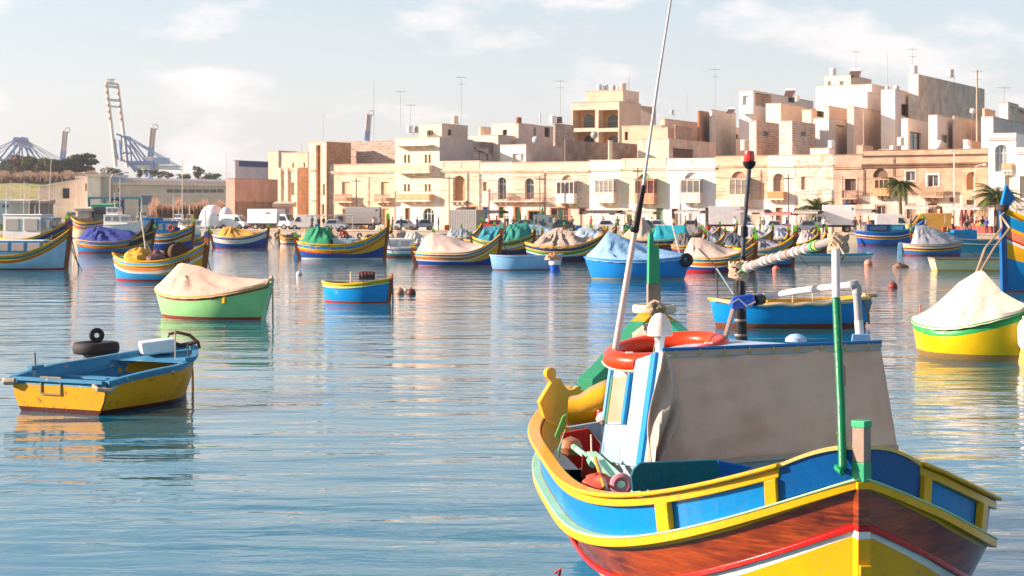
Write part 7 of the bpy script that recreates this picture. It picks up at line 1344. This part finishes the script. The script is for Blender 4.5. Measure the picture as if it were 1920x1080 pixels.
# washboards at the stern: lunettes either side of the post, their shade put into a darker blue
dblue = paint('02508c', rough=.3, wear=.06, coat=.35)
for side in (1, -1):
    rows = []; n = 16
    for i in range(n+1):
        t = TW*(i/n)**2; u = i/n; top = 1.585+.022*sin(pi*u)-.13*u**3; lo = strk(t)+.02
        rows.append([mp(t, lo, side, .0), mp(t, (lo+top)/2, side), mp(t, top, side)])
    mb = MB(); mb.grid(rows); mb.build('washboard', dblue, ML, solid=.03); mb = MB(); mb.sweep([r_[2]+Vector((.01, 0, .012)) for r_ in rows], .05, .022); mb.build('washboard_cap', paint('e0c070', wear=.3), ML)
mb = MB()
# stern post
xs = -LL/2; w_ = .044
def sq(z, s_=1.0): return [(xs-.07*s_, 0-.0, z), (xs-.0, -w_*s_, z), (xs+.07*s_, 0, z), (xs, w_*s_, z)]
def post(z0, z1, mat, name, s_=1, par=None, rot=.12):
    mb = MB(); c = [(xs-.045*s_, -w_*.9*s_), (xs+.04*s_, -w_*.9*s_), (xs+.04*s_, w_*.9*s_), (xs-.045*s_, w_*.9*s_)]; R2 = [(cos(rot)*(x-xs)-sin(rot)*y_+xs, sin(rot)*(x-xs)+cos(rot)*y_) for x, y_ in c]
    mb.hexa([(*p, z0) for p in R2]+[(*p, z1) for p in R2]); return mb.build(name, mat, par or ML, bevel=.004)
sp = post(strk(0)-.01, 1.53, paint('2f9668', wear=.2), 'stern_post', 1.0, rot=.72)
post(1.531, 1.735, paint('9c8878', rough=.8, wear=.6), 'bare_wood', .96, sp, .72); post(1.736, 1.775, paint('3caa74'), 'post_cap', 1.08, sp, .72)
post(strk(0)-.055, strk(0)-.012, yel, 'post_band', 1.06, sp); post(strk(0)-.27, strk(0)-.056, wood, 'varnished_band', .96, sp); post(strk(0)-.303, strk(0)-.272, rd, 'post_band', 1.0, sp); post(strk(0)-.35, strk(0)-.304, wht, 'post_band', 1.0, sp); post(-.3, strk(0)-.351, yel, 'lower_post', 1.0, sp)
MB().box(xs-.085, -.04, .87, xs-.052, .03, .93).build('gudgeon', yel, sp, bevel=.005)
R9 = random.Random(3)
mb = MB()
for i in range(85):
    t = R9.uniform(.03, .42); z = strk(t)-R9.uniform(.1, .29); c = mp(t, z, 1, .001); d_ = mp(t+.003, z, 1, .001)-c; nn = Vector((-d_.y, d_.x, -.15)).normalized(); nn = nn if nn.y > 0 or nn.x < 0 else -nn; u_ = d_.normalized(); v_ = u_.cross(nn); r_ = R9.uniform(.004, .0075); mb.poly([c+nn*.003+u_*r_*cos(a)+v_*r_*sin(a) for a in [2*pi*k/7 for k in range(7)]])
mb.build('plank_nail', paint('d89868', rough=.5, wear=.5), ML)['kind'] = 'stuff'
# red lettering low on the port side
mb = MB()
def stroke(t, z, dt, dz, w_=.014):
    a, b_ = mp(t, z, 1, .006), mp(t+dt, z+dz, 1, .006); h_ = Vector((0, 0, w_)); mb.poly([a-h_, b_-h_, b_+h_, a+h_])
for t0 in (.335, .36, .385):
    stroke(t0, .56, .0, .10); c = mp(t0, .56, 1, .008)
    for k in range(2): a, b_ = mp(t0+.007*k, .50, 1, .008), mp(t0+.007*k+.005, .50, 1, .008); a2, b2 = mp(t0+.007*k+.004, .61, 1, .008), mp(t0+.007*k+.009, .61, 1, .008); mb.poly([a, b_, b2, a2])
mb.build('red_lettering', rd, ML)
# floor and dark hold
fl = MB(); fl.grid([[mp(t, .42, 1, -.12), mp(t, .42, -1, -.12)] for t in TS[8:-6]]); fl.build('hold_floor', paint('3c2018', rough=.7), ML)
dk_ = MB(); dk_.grid([[mp(t, sheer(t)-.30, 1, -.08), mp(t, sheer(t)-.30, -1, -.08)] for t in [.64+.35*i/10 for i in range(11)]]); dk_.build('foredeck', paint('c8d8d8', wear=.4), ML)
dk_ = MB(); dk_.grid([[mp(t, sheer(t)-.34, 1, -.08), mp(t, sheer(t)-.34, -1, -.08)] for t in [.005+.21*i/10 for i in range(11)]]); dk_.build('afterdeck', paint('2878a8', wear=.4), ML)
# shelter: canvas back, blue-white port wall, roof
TL, TR, BR, BL = loc(1240, 659, 12.3), loc(1650, 644, 12.75), loc(1683, 842, 12.6), loc(1210, 880, 12.15); FL, FB = loc(1149, 688, 13.9), loc(1125, 862, 13.9)
cv = fabric('e2baa6', 'c88860', .4, trans=.12, scale=2.2); rows = []; n1_, n2_ = 40, 22; R8 = random.Random(2)  # orange second colour paints warm sunlight showing through the canvas
nrm = (TR-TL).cross(BL-TL).normalized(); nrm = nrm if nrm.x < 0 else -nrm
for i in range(n1_+1):
    u = i/n1_; row = []
    for j in range(n2_+1):
        v_ = j/n2_; p = TL.lerp(TR, u).lerp(BL.lerp(BR, u), v_); f_ = .012*sin(u*19+v_*3)+.010*sin(u*37-v_*6+1)+.02*sin(pi*v_)*sin(u*8+1.5)+.006*sin(v_*30+u*11)
        f_ = f_*.7+.03*(1-2*abs(((u*2.2+v_*1.1)%1)-.5))**3*sin(pi*v_)+.03*(1-2*abs(((u*1.7-v_*.9+.3)%1)-.5))**4*v_; f_ += .035*math.exp(-((u-.83-.05*v_)/.03)**2)*v_
        row.append(p+nrm*f_*min(1, 6*u+.1, 6*(1-u)+.1))
    rows.append(row)
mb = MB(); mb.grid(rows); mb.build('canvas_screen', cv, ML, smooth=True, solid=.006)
for v_ in (.02, .985):
    mb = MB(); mb.sweep([TL.lerp(TR, u).lerp(BL.lerp(BR, u), v_)+nrm*.02 for u in [i/20 for i in range(21)]], .006, .035); mb.build('hem', fabric('b89c8c', '8c7464', .3), ML)
for u in (.79,):
    mb = MB(); mb.tube([TL.lerp(TR, u).lerp(BL.lerp(BR, u), k/10)+nrm*(.018+.02*sin(pi*k/10)*sin(u*8+1.5)+.012*sin(u*19+k*.3)) for k in range(11)], .003, 4); mb.build('seam', fabric('b0988a', '8c7468', .3), ML)
for k in range(9):
    u = .06+k*.11; c = TL.lerp(TR, u)+(BL-TL).normalized()*.03+nrm*.026; mb = MB(); mb.torus(c, .012, .004, 'x', 10, 5); mb.build('eyelet', pm('c8b060'), ML)
    mb = MB(); mb.tube([c, c+Vector((-.005, .0, .03)), c+Vector((.02, 0, .05))], .004, 4); mb.build('lashing', pm('d8ccb8'), ML)
# loose flap gathered at its left edge
rows = []
for i in range(15):
    u = i/14; row = []
    for j in range(25):
        v_ = j/24; p = TL.lerp(BL, v_)+Vector((-.04, 0, 0)); wd = (.02+.20*sin(pi*min(1, v_*1.0))**1.0*(1-.25*v_)); e = (TR-TL).normalized(); p = p+e*(wd*(u*1.15-.28)+.03*v_)+nrm*(.03+.045*sin(u*9+v_*7)*min(1, v_*4)+.025*sin(u*21+v_*3)*v_); row.append(p)
    rows.append(row)
mb = MB(); mb.grid(rows); mb.build('canvas_flap', fabric('ccb8a8', '8c7468', .4, trans=.15), ML, smooth=True, solid=.008)
pw = paint('8caec6', rough=.4, wear=.2); MBW = MB(); th = Vector((0, -.04, 0))
MBW.hexa([FB, BL, BL+th, FB+th, FL, TL, TL+th, FL+th]); MBW.build('cabin_wall', pw, ML, bevel=.004)
def onw(u, v_, off=.0):   # port wall: u along from the far edge, v down
    a = FL.lerp(TL, u); b_ = FB.lerp(BL, u); n = (TL-FL).cross(FB-FL).normalized(); n = n if n.y > 0 else -n; return a.lerp(b_, v_)+n*off
def panel(u0, u1, v0, v1, off, name, mat, par=None):
    MB().hexa([onw(u0, v1, .002), onw(u1, v1, .002), onw(u1, v1, off), onw(u0, v1, off), onw(u0, v0, .002), onw(u1, v0, .002), onw(u1, v0, off), onw(u0, v0, off)]).build(name, mat, par or ML, bevel=.003)
tb = paint('1c84bc', rough=.35, wear=.15)
panel(.865, .955, .0, .97, .025, 'corner_trim', tb); panel(.44, .49, .13, .62, .028, 'window_rail', tb); panel(-.01, .04, .0, .55, .03, 'corner_trim', paint('6ca4cc')); panel(.07, .43, .10, .62, .012, 'window_frame', wht); panel(.10, .40, .13, .60, .018, 'window_pane', glass('b09c84', .12))
panel(.06, .10, .12, .62, .024, 'window_stop', paint('3c7c60'))
dn = lambda p, z: Vector((p.x, p.y, z)); cb_ = MB(); b0_, b1_, b2_ = BL+Vector((.04, -.03, .02)), BR+Vector((.04, .03, .02)), FB+Vector((0, -.03, .02))
for p_, q_ in ((b0_, b1_), (b2_, b0_)): cb_.poly([p_, q_, dn(q_, .43), dn(p_, .43)])
cb_.build('cabin_bulkhead', paint('9cb4c4', wear=.4), ML, solid=.03)
# roof
RR = loc(1640, 628, 14.6); FR_ = loc(1500, 640, 14.9); mb = MB(); zt_ = Vector((0, 0, .045)); rows = []
for i in range(9):
    u = i/8; a = TL.lerp(TR, u); b_ = FL.lerp(FL+Vector((0, -1.62, .1)), u); b_ = Vector((b_.x, b_.y, b_.z+.16*sin(pi*u)**.8)); rows.append([a+nrm*.02+Vector((0, 0, .004)), a.lerp(b_, .5), b_+Vector((.06, 0, 0))])
mb.grid(rows); mb.build('cabin_roof', paint('b4cfe0', wear=.3), ML, smooth=True, solid=.05)
mb = MB(); mb.tube([TL.lerp(TR, u)+nrm*.02+Vector((0, 0, .012)) for u in (0, .5, 1)], .014, 6); mb.build('roof_edge', paint('2474b4'), ML)
mb = MB(); SR = MI @ Vector((0, 0, 0)); sF = FL+Vector((0, -1.62, .0)); sFb = FB+Vector((0, -1.75, 0)); MB().hexa([sFb, BR, BR-th, sFb-th, sF, TR, TR-th, sF-th]).build('cabin_wall', pw, ML); MB().hexa([FB, sFb, sFb+Vector((-.03, 0, 0)), FB+Vector((-.03, 0, 0)), FL, sF, sF+Vector((-.03, 0, 0)), FL+Vector((-.03, 0, 0))]).build('cabin_wall', pw, ML)
def blob(name, c, r, mat, rot=0, par=ML, k=16): o = MB().lathe(r, k=k).build(name, mat, par, smooth=True); o.location = c; o.rotation_euler.z = rot; return o
blob('roof_vent', loc(1492, 640, 13.9), [(.09, 0), (.085, .03), (.05, .055), (0, .065)], paint('a8c4dc')); blob('rail_socket', loc(1500, 638, 13.6), [(.02, 0), (.02, .01), (0, .01)], pw)
MB().hexa([loc(1596, 641, 13.2), loc(1632, 641, 13.2), loc(1632, 641, 13.4), loc(1596, 641, 13.4), loc(1598, 626, 13.2), loc(1630, 626, 13.2), loc(1630, 626, 13.4), loc(1598, 626, 13.4)]).build('post_base', paint('8cb4d8'), ML, bevel=.008)
# lifebuoy on the roof
t = empty('lifebuoy', P(1250, 658, 13.5), 0, 'orange red lifebuoy lying flat on the cabin roof of the large luzzu', 'lifebuoy'); mb = MB(); Mx = Matrix.Rotation(radians(-7), 3, 'Y') @ Matrix.Rotation(radians(5), 3, 'X'); mb.torus((0, 0, .0), .43, .075, 'z', 48, 14, Mx); mb.build('ring', paint('dc3a0c', rough=.3, coat=.3, wear=.08), t, smooth=True)
for a in (3.5, 5.2, .6, 2.0): c = Mx @ Vector((.43*cos(a), .43*sin(a), 0)); mb = MB(); mb.torus(c, .079, .010, 'x', 14, 6, None); 
mb = MB(); mb.tube([Mx @ Vector((.515*cos(a), .515*sin(a), -.02-.03*abs(sin(a*2)))) for a in [2*pi*k/40 for k in range(41)]], .008, 5); mb.build('grab_line', paint('d8b8a0'), t)
for a in (3.9, 4.6, 5.5): mb = MB(); q_ = Mx @ Vector((.43*cos(a), .43*sin(a), .07)); mb.hexa([q_+Vector((-.03,-.025,0)), q_+Vector((.03,-.025,0)), q_+Vector((.03,.025,0)), q_+Vector((-.03,.025,0)), q_+Vector((-.028,-.022,.011)), q_+Vector((.028,-.022,.011)), q_+Vector((.028,.022,.011)), q_+Vector((-.028,.022,.011))]); mb.build('reflective_patch', wht, t)
# white dome lamp on its post
t = empty('deck_lamp', P(1237, 664, 12.75), 0, 'white dome shaped deck lamp on a short post above the lifebuoy', 'lamp'); blob('post', (0, 0, 0), [(.05, -.05), (.05, -.02), (.03, 0), (.035, .1), (.05, .16), (0, .16)], wht, par=t); blob('dome', (0, 0, .15), [(0, -.01), (.05, -.01), (.095, .0), (.092, .05), (.07, .11), (.035, .15), (0, .16)], paint('ecd8cc', rough=.35, wear=.15), par=t, k=20); blob('rim', (0, 0, .15), [(.094, -.012), (.097, -.005), (.094, .004)], wht, par=t)
rope('cable', [loc(1240, 630, 12.7), loc(1228, 645, 12.68), loc(1224, 668, 12.7)], .006, '', 'c8a894', parent=ML); rope('hook', [loc(1190, 677, 13.0), loc(1192, 672, 13), loc(1188, 680, 13), loc(1188, 688, 13)], .007, '', '5c4840', parent=ML)
# bow: post, washboards, rope coil
def seg(name, pts, w_, h_, mat, par=ML): mb = MB(); mb.sweep(pts, w_, h_); return mb.build(name, mat, par, bevel=.006)
mb = MB(); x = LL/2; zb0 = ZB-.25; z1 = CAMZ-(535-400)/FP*17.9; z2 = CAMZ-(438-400)/FP*17.9
MB().hexa([(x-.05,-.07,-.2),(x+.08,-.07,-.2),(x+.08,.07,-.2),(x-.05,.07,-.2),(x-.05,-.065,z1+.02),(x+.08,-.065,z1+.02),(x+.08,.065,z1+.02),(x-.05,.065,z1+.02)]).build('stem_post', paint('8c8078', wear=.7, rough=.7), ML)
MB().hexa([(x-.055,-.06,z1+.022),(x+.085,-.06,z1+.022),(x+.085,.06,z1+.022),(x-.055,.06,z1+.022),(x-.055,-.045,z2-.12),(x+.085,-.045,z2-.12),(x+.085,.055,z2-.12),(x-.055,.055,z2-.12)]).build('post_cap', grn, ML); MB().hexa([(x-.055,.0,z2-.118),(x+.085,.0,z2-.118),(x+.085,.055,z2-.118),(x-.055,.055,z2-.118),(x-.055,.015,z2),(x+.085,.015,z2),(x+.085,.05,z2),(x-.055,.05,z2)]).build('post_tip', grn, ML)
PWB = [loc(1097, 722, 16.0), loc(1130, 690, 16.4), loc(1160, 655, 16.9), loc(1196, 612, 17.4)]; PW2 = [loc(1196, 612, 17.4), loc(1224, 586, 17.75)]
seg('bow_washboard', PWB, .16, .11, grn); seg('bow_washboard_tip', PW2, .16, .11, yel)
mb = MB(); mb.grid([[p+Vector((0, -.02, .0)), p+Vector((0, .0, -.45))] for p in PWB+PW2[1:]]); mb.build('bow_planking', paint('7c5038', wear=.4), ML, solid=.03)
seg('bow_washboard', [loc(1262, 610, 17.5), loc(1300, 646, 16.9), loc(1340, 690, 16.2)], .12, .09, paint('1c7c64')); seg('bow_washboard_tip', [loc(1226, 586, 17.75), loc(1262, 610, 17.5)], .12, .09, yel)
for i in range(3): mb = MB(); mb.torus(loc(1227, 582-i*3, 17.75), .2, .03, 'z', 22, 8); mb.build('rope_coil', plain('d8c8b0', .9, scale=30), ML, smooth=True)
for k, (a, b_) in enumerate((((1222, 570), (1219, 600)), ((1232, 568), (1234, 592)), ((1240, 572), (1246, 590)), ((1216, 576), (1226, 566)), ((1226, 566), (1240, 576)))): rope('rope_lashing', [loc(*a, 17.55), loc((a[0]+b_[0])/2+2, (a[1]+b_[1])/2-2, 17.5), loc(*b_, 17.5)], .028, '', 'b8a084', parent=ML)
heap('rope_bundle', loc(1214, 640, 16.8), .17, .14, .16, plain('c4a890', .9, scale=20), parent=ML, seed=9)
# yellow horned end of the gunwale, port bow quarter
kn = [(1034+10.5*cos(radians(q)), 701-12*sin(radians(q))) for q in range(250, -60, -26)]
K = [(1034, 718), (1022, 737), (1010, 758), (1020, 790), (1045, 806), (1064, 800), (1080, 775), (1092, 745), (1097, 726), (1090, 724), (1080, 731), (1070, 733), (1061, 723), (1052, 709), (1046, 710)]+kn[::-1]
K = [(1034+(x_-1034)*.9, y_ if y_ < 722 else 722+(y_-722)*.9) for x_, y_ in K]
k0 = [loc(px, py, 14.9+.009*(px-1020)) for px, py in K]; mb = MB(); n = mb.add(k0); mb.add([p+Vector((.07, .0, 0))+Vector((0, .02, 0)) for p in k0]); mb.q(*range(n, n+len(K))); mb.q(*range(n+2*len(K)-1, n+len(K)-1, -1)); [mb.q(n+i, n+len(K)+i, n+len(K)+(i+1) % len(K), n+(i+1) % len(K)) for i in range(len(K))]; mb.build('gunwale_horn', yel, ML)
rows = []
Ky = [(1066, 745, 1062, 800), (1072, 742, 1075, 806), (1085, 740, 1092, 806), (1105, 726, 1112, 802), (1125, 716, 1130, 797), (1146, 708, 1148, 790)]
for x0, y0, x1, y1 in Ky:
    row = []
    for j in range(9): v_ = j/8; bul = sin(pi*v_)**.6; row.append(loc(x0+(x1-x0)*v_, y0+(y1-y0)*v_, 14.9-.22*bul))
    rows.append(row)
mb = MB(); mb.grid(rows); mb.poly(rows[0]); mb.build('fibreglass_locker', paint('dca418', rough=.12, coat=.8, wear=.1), ML, smooth=True, solid=.02)
blob('net_float', loc(1132, 786, 14.6), [(0, -.06), (.05, -.04), (.07, 0), (.05, .05), (0, .07)], paint('d8c4b4')); blob('bulwark_lamp', loc(1127, 775, 14.7), [(0, -.04), (.04, -.03), (.05, 0), (.04, .03), (0, .04)], rd)
def slabpx(name, pts, d0, mat, th_=.03, par=ML, dd=None):
    p = [loc(a, b_, d0+(dd[i] if dd else 0)) for i, (a, b_) in enumerate(pts)]; q_ = [v_+Vector((th_, 0, 0)) for v_ in p]; mb = MB(); n = mb.add(p+q_); k = len(p); mb.q(*range(n, n+k)); mb.q(*range(n+2*k-1, n+k-1, -1)); [mb.q(n+i, n+k+i, n+k+(i+1) % k, n+(i+1) % k) for i in range(k)]; return mb.build(name, mat, par, bevel=.006)
slabpx('frame_rib', [(1040, 818), (1055, 780), (1063, 776), (1057, 800), (1048, 826)], 14.2, paint('5c9c48')); slabpx('frame_rib', [(1046, 845), (1060, 805), (1054, 825), (1050, 860)], 13.8, paint('6ca488'))
slabpx('hold_board', [(1052, 812), (1103, 803), (1126, 832), (1122, 862), (1085, 880), (1052, 846)], 14.3, rd); slabpx('hold_panel', [(1060, 801), (1126, 790), (1130, 835), (1102, 806)], 14.4, paint('9cb4c0'))
slabpx('hold_board', [(1092, 850), (1128, 888), (1130, 925), (1090, 895)], 13.2, paint('6c1c18'))
mb = MB(); blob('net_float', loc(1070, 838, 14.0), [(0, -.09), (.07, -.06), (.1, 0), (.07, .06), (0, .09)], paint('9c6848'))
t = empty('boat_hook', (0, 0, 0), 0, 'mint green pole lying over the hold behind the yellow gunwale', 'pole'); MB().tube([P(1076, 838, 13.9), P(1108, 862, 13.3)], .025, 8).build('shaft', paint('8cc8ac'), t); MB().tube([P(1102, 856, 13.3), P(1112, 870, 13.1)], .032, 8).build('ferrule', paint('6ca48c'), t)
ob_ = empty('oar', (0, 0, 0), 0, 'mint and pink oar with square hole resting inside the large luzzu', 'oar'); o = MB(); pp = [P(1100, 846, 13.0), P(1118, 846, 13.0), P(1176, 898, 12.3), P(1184, 915, 12.2), P(1156, 915, 12.2)]; q_ = [p+Vector((0, .03, -.03)) for p in pp]; n = o.add(pp+q_); o.q(*range(n, n+5)); o.q(*range(n+9, n+4, -1)); [o.q(n+i, n+5+i, n+5+(i+1) % 5, n+(i+1) % 5) for i in range(5)]; o.build('blade', paint('9cd4ac', rough=.4, wear=.15), ob_, bevel=.005)
MB().torus(P(1165, 908, 12.1), .055, .028, 'y', 16, 8).build('pink_collar', paint('d8909c'), ob_, smooth=True); rope('thin_pole', [P(1115, 858, 12.8), P(1133, 914, 12.0)], .012, 'thin yellow pole inside the large luzzu beside the oar', 'c89420', 'pole'); rope('white_pole', [P(1119, 858, 12.8), P(1138, 916, 12.0)], .009, 'thin white pole right beside the thin yellow one in the large luzzu', 'd8d8d8', 'pole')
rope('line', [loc(1108, 815, 13.2), loc(1109, 850, 13.1)], .006, '', 'd8c8b0', parent=ML)
heap('cloth', P(1125, 912, 12.3), .12, .1, .09, fabric('c84c38'), 'crumpled red cloth stowed inside the large luzzu', seed=6, cat='cloth')
slabpx('locker_board', [(1186, 922), (1183, 893), (1188, 880), (1200, 868), (1345, 862), (1350, 880), (1345, 905)], 11.75, paint('0c5c6c', rough=.35, wear=.2), .04); slabpx('locker_panel', [(1346, 863), (1412, 876), (1380, 892), (1346, 905)], 11.9, paint('0c5ca8', rough=.4), .03)
# poles, pipes, antennas of the large luzzu
def pole(name, pts, r_, mat, par=ML, k=10, L3=None): mb = MB(); mb.tube([L3(*p) if L3 else loc(*p) for p in pts], r_, k); return mb.build(name, mat, par, smooth=True)
W3 = lambda px, py, d: P(px, py, d)
wp = paint('dcd0c8', rough=.4, wear=.5); bl = paint('1c1c1e', rough=.4, wear=.3)
t = empty('awning_stanchion', (0, 0, 0), 0, 'green and white steel pole standing at the stern washboard', 'pole'); pole('green_tube', [(1580, 876, 10.08), (1577, 760, 10.2), (1568, 562, 10.5)], .026, paint('12784c', rough=.3, wear=.5, chip='7c6c48'), t, L3=W3); pole('white_tube', [(1568, 561, 10.5), (1567, 470, 10.7)], .0255, wp, t, L3=W3); MB().tube([P(1580, 876, 10.08), P(1579, 886, 10.06), P(1570, 878, 10.12), P(1569, 872, 10.2)], .02, 8).build('foot_hook', paint('1c8858'), t)
for py in (665, 812): blob('clamp', P(1568+(py-560)*.036, py, 10.5-(py-562)*.00135), [(.028, -.012), (.033, 0), (.028, .012)], paint('5c4838'), par=t)
rope('twine', [P(1574, 665, 10.5), P(1583, 690, 10.5), P(1584, 720, 10.5), P(1577, 748, 10.5)], .005, '', '4c3c34', parent=t)
t = empty('awning_boom', (0, 0, 0), 0, 'grey taped boom slanting up to a rope lashed joint on the green pole', 'boom'); bp = [(1384, 508, 13.2), (1432, 490, 12.7), (1500, 470, 12.0), (1577, 447, 11.0)]
pole('tube', bp, [.036, .034, .032, .03], paint('8c8884', rough=.6, wear=.6), t, L3=W3)
def bpt(f): f *= 3; i = min(2, int(f)); a, b_ = P(*bp[i]), P(*bp[i+1]); return a.lerp(b_, f-i)
for f, c in ((.12, 'dcd4cc'), (.2, 'd8d0c8'), (.33, 'e4dcd4'), (.37, 'd8d0c8'), (.42, 'd8c8bc'), (.5, 'e8e0d8'), (.56, 'c88c74'), (.62, 'e0d8d0'), (.66, 'd8d4cc'), (.72, 'e4e0d8'), (.78, '58b870'), (.81, 'b8cc60'), (.1, '4caa78')):
    a, b_ = bpt(f), bpt(f+.018); mb = MB(); mb.tube([a, b_], .038, 10); mb.build('tape_band', paint(c), t, smooth=True)
blob('open_end', P(1578, 446, 10.98), [(.03, -.02), (.034, 0), (.03, .02)], bl, par=t)
R7 = random.Random(4)
for c, d_, r0 in (((1572, 455), 10.85, .06), ((1385, 508), 13.1, .07)):
    mb = MB()
    for i in range(9):
        p0 = P(*c, d_); a0 = R7.uniform(0, 6); tl = R7.uniform(-.9, .9); mb.tube([p0+Vector((r0*cos(a0+q_), r0*sin(a0+q_)*.8, r0*1.0*sin(q_*1+tl)*.8+R7.uniform(-.02, .02))) for q_ in [k*.7 for k in range(9)]], .012, 5)
    mb.build('rope_lashing', plain('c4a88c', .9, scale=40), t, smooth=True)
mb = MB(); [mb.tube([P(1572, 462, 10.8), P(1566+8*k, 476, 10.75), P(1562+9*k, 486, 10.8)], .012, 5) for k in range(3)]; mb.build('rope_end', plain('d0bca4', .9), t)
t = empty('stern_rail_pipe', (0, 0, 0), 0, 'white pipe with grey elbow running behind the green pole', 'pipe'); pole('long_pipe', [(1402, 562, 14.2), (1500, 545, 13.8), (1598, 534, 13.3)], .028, wp, t, L3=W3); pole('elbow', [(1594, 535, 13.3), (1603, 532, 13.3), (1607, 540, 13.3), (1607, 552, 13.3)], .038, paint('a8a4a4'), t, L3=W3); pole('upright', [(1607, 552, 13.3), (1610, 600, 13.3)], .032, paint('a8a4a8'), t, L3=W3); pole('upright_base', [(1610, 600, 13.3), (1612, 626, 13.3)], .034, wht, t, L3=W3)
for px in (1428, 1470): pass
t = empty('radio_antenna', (0, 0, 0), 0, 'very tall white whip antenna leaning right, with black middle joint', 'antenna'); pole('lower_rod', [(1153, 660, 13.5), (1190, 435, 13.6)], [.028, .024], paint('d0b4a8', rough=.4), t, L3=W3); pole('joint', [(1190, 436, 13.6), (1206, 350, 13.6)], [.031, .022], paint('2c2220', rough=.5, wear=.4), t, L3=W3); pole('upper_rod', [(1206, 350, 13.6), (1234, 150, 13.7), (1259, -8, 13.8)], [.013, .011, .009], paint('c4bab4', rough=.4), t, L3=W3); blob('joint_collar', P(1190, 430, 13.58), [(.03, -.02), (.04, 0), (.03, .02)], bl, par=t); MB().box(*P(1203, 353, 13.6), *P(1211, 347, 13.55)).build('clip', paint('6c2c20'), t)
t = empty('light_mast', (0, 0, 0), 0, 'black mast topped by a red lantern, rising from the cabin roof', 'mast'); pole('lower_mast', [(1391, 645, 14.0), (1388, 590, 14.0), (1386, 520, 14.0)], .05, paint('242426', rough=.5, wear=.5), t, L3=W3); pole('mid_mast', [(1389, 560, 13.95), (1393, 480, 13.95)], .026, bl, t, L3=W3); pole('upper_mast', [(1393, 480, 13.95), (1395, 430, 13.95), (1405, 312, 13.95)], .019, paint('4c5056', rough=.35), t, L3=W3); pole('coupling', [(1395, 444, 13.93), (1396, 424, 13.93)], .03, bl, t, L3=W3)
p = P(1405, 312, 13.95); blob('lantern_base', p, [(.025, -.02), (.05, .01), (.055, .04), (0, .04)], bl, par=t); m, nt_, b_ = newmat('red_lens'); b_.inputs['Base Color'].default_value = (.65, .012, .008, 1); b_.inputs['Roughness'].default_value = .15; b_.inputs['Coat Weight'].default_value = .6; blob('lantern', p, [(0, .041), (.042, .041), (.045, .06), (.043, .105), (.038, .125), (0, .13)], m, par=t)
for a, b_ in (((1388, 600), (1397, 560)), ((1384, 560), (1378, 585))): rope('twine', [P(*a, 13.9), P((a[0]+b_[0])/2+4, (a[1]+b_[1])/2, 13.9), P(*b_, 13.9)], .006, '', '3c3430', parent=t)
for py in (628, 600, 575, 540): blob('tape_band', P(1389, py, 14), [(.051, -.01), (.054, 0), (.051, .01)], paint('8c8480'), par=t)
rope('support_strut', [P(1356, 645, 13.9), P(1376, 578, 13.9)], .022, 'brownish strut rising from the cabin roof to the blue float', 'a08c84', 'strut')
t = empty('net_float', (0, 0, 0), 0, 'bright blue float tied to the black mast by the white pipe', 'float'); mb = MB(); q0 = P(1368, 569, 13.7); q1 = P(1417, 562, 13.8); rows = []
for i in range(11):
    f = i/10; c = q0.lerp(q1, f); r_ = .055*(1-abs(2*f-1)**5)**.5+.004; rows.append([c+Vector((0, r_*cos(a)*1.1, r_*sin(a)*.95)) for a in [2*pi*j/12 for j in range(12)]])
mb.grid(rows, True); mb.build('float_body', paint('2454b8', rough=.25, coat=.4, wear=.1), t, smooth=True); pole('tie', [(1366, 572, 13.6), (1385, 560, 13.58), (1400, 574, 13.6), (1416, 566, 13.7)], .006, wp, t, L3=W3); pole('black_tape', [(1414, 564, 13.8), (1428, 561, 13.9)], .045, bl, t, L3=W3)
o = rope('loose_rope', [loc(1040, 1075, 12.4), loc(1052, 1066, 12.4), loc(1048, 1080, 12.4)], .012, '', 'b83c40', parent=ML)
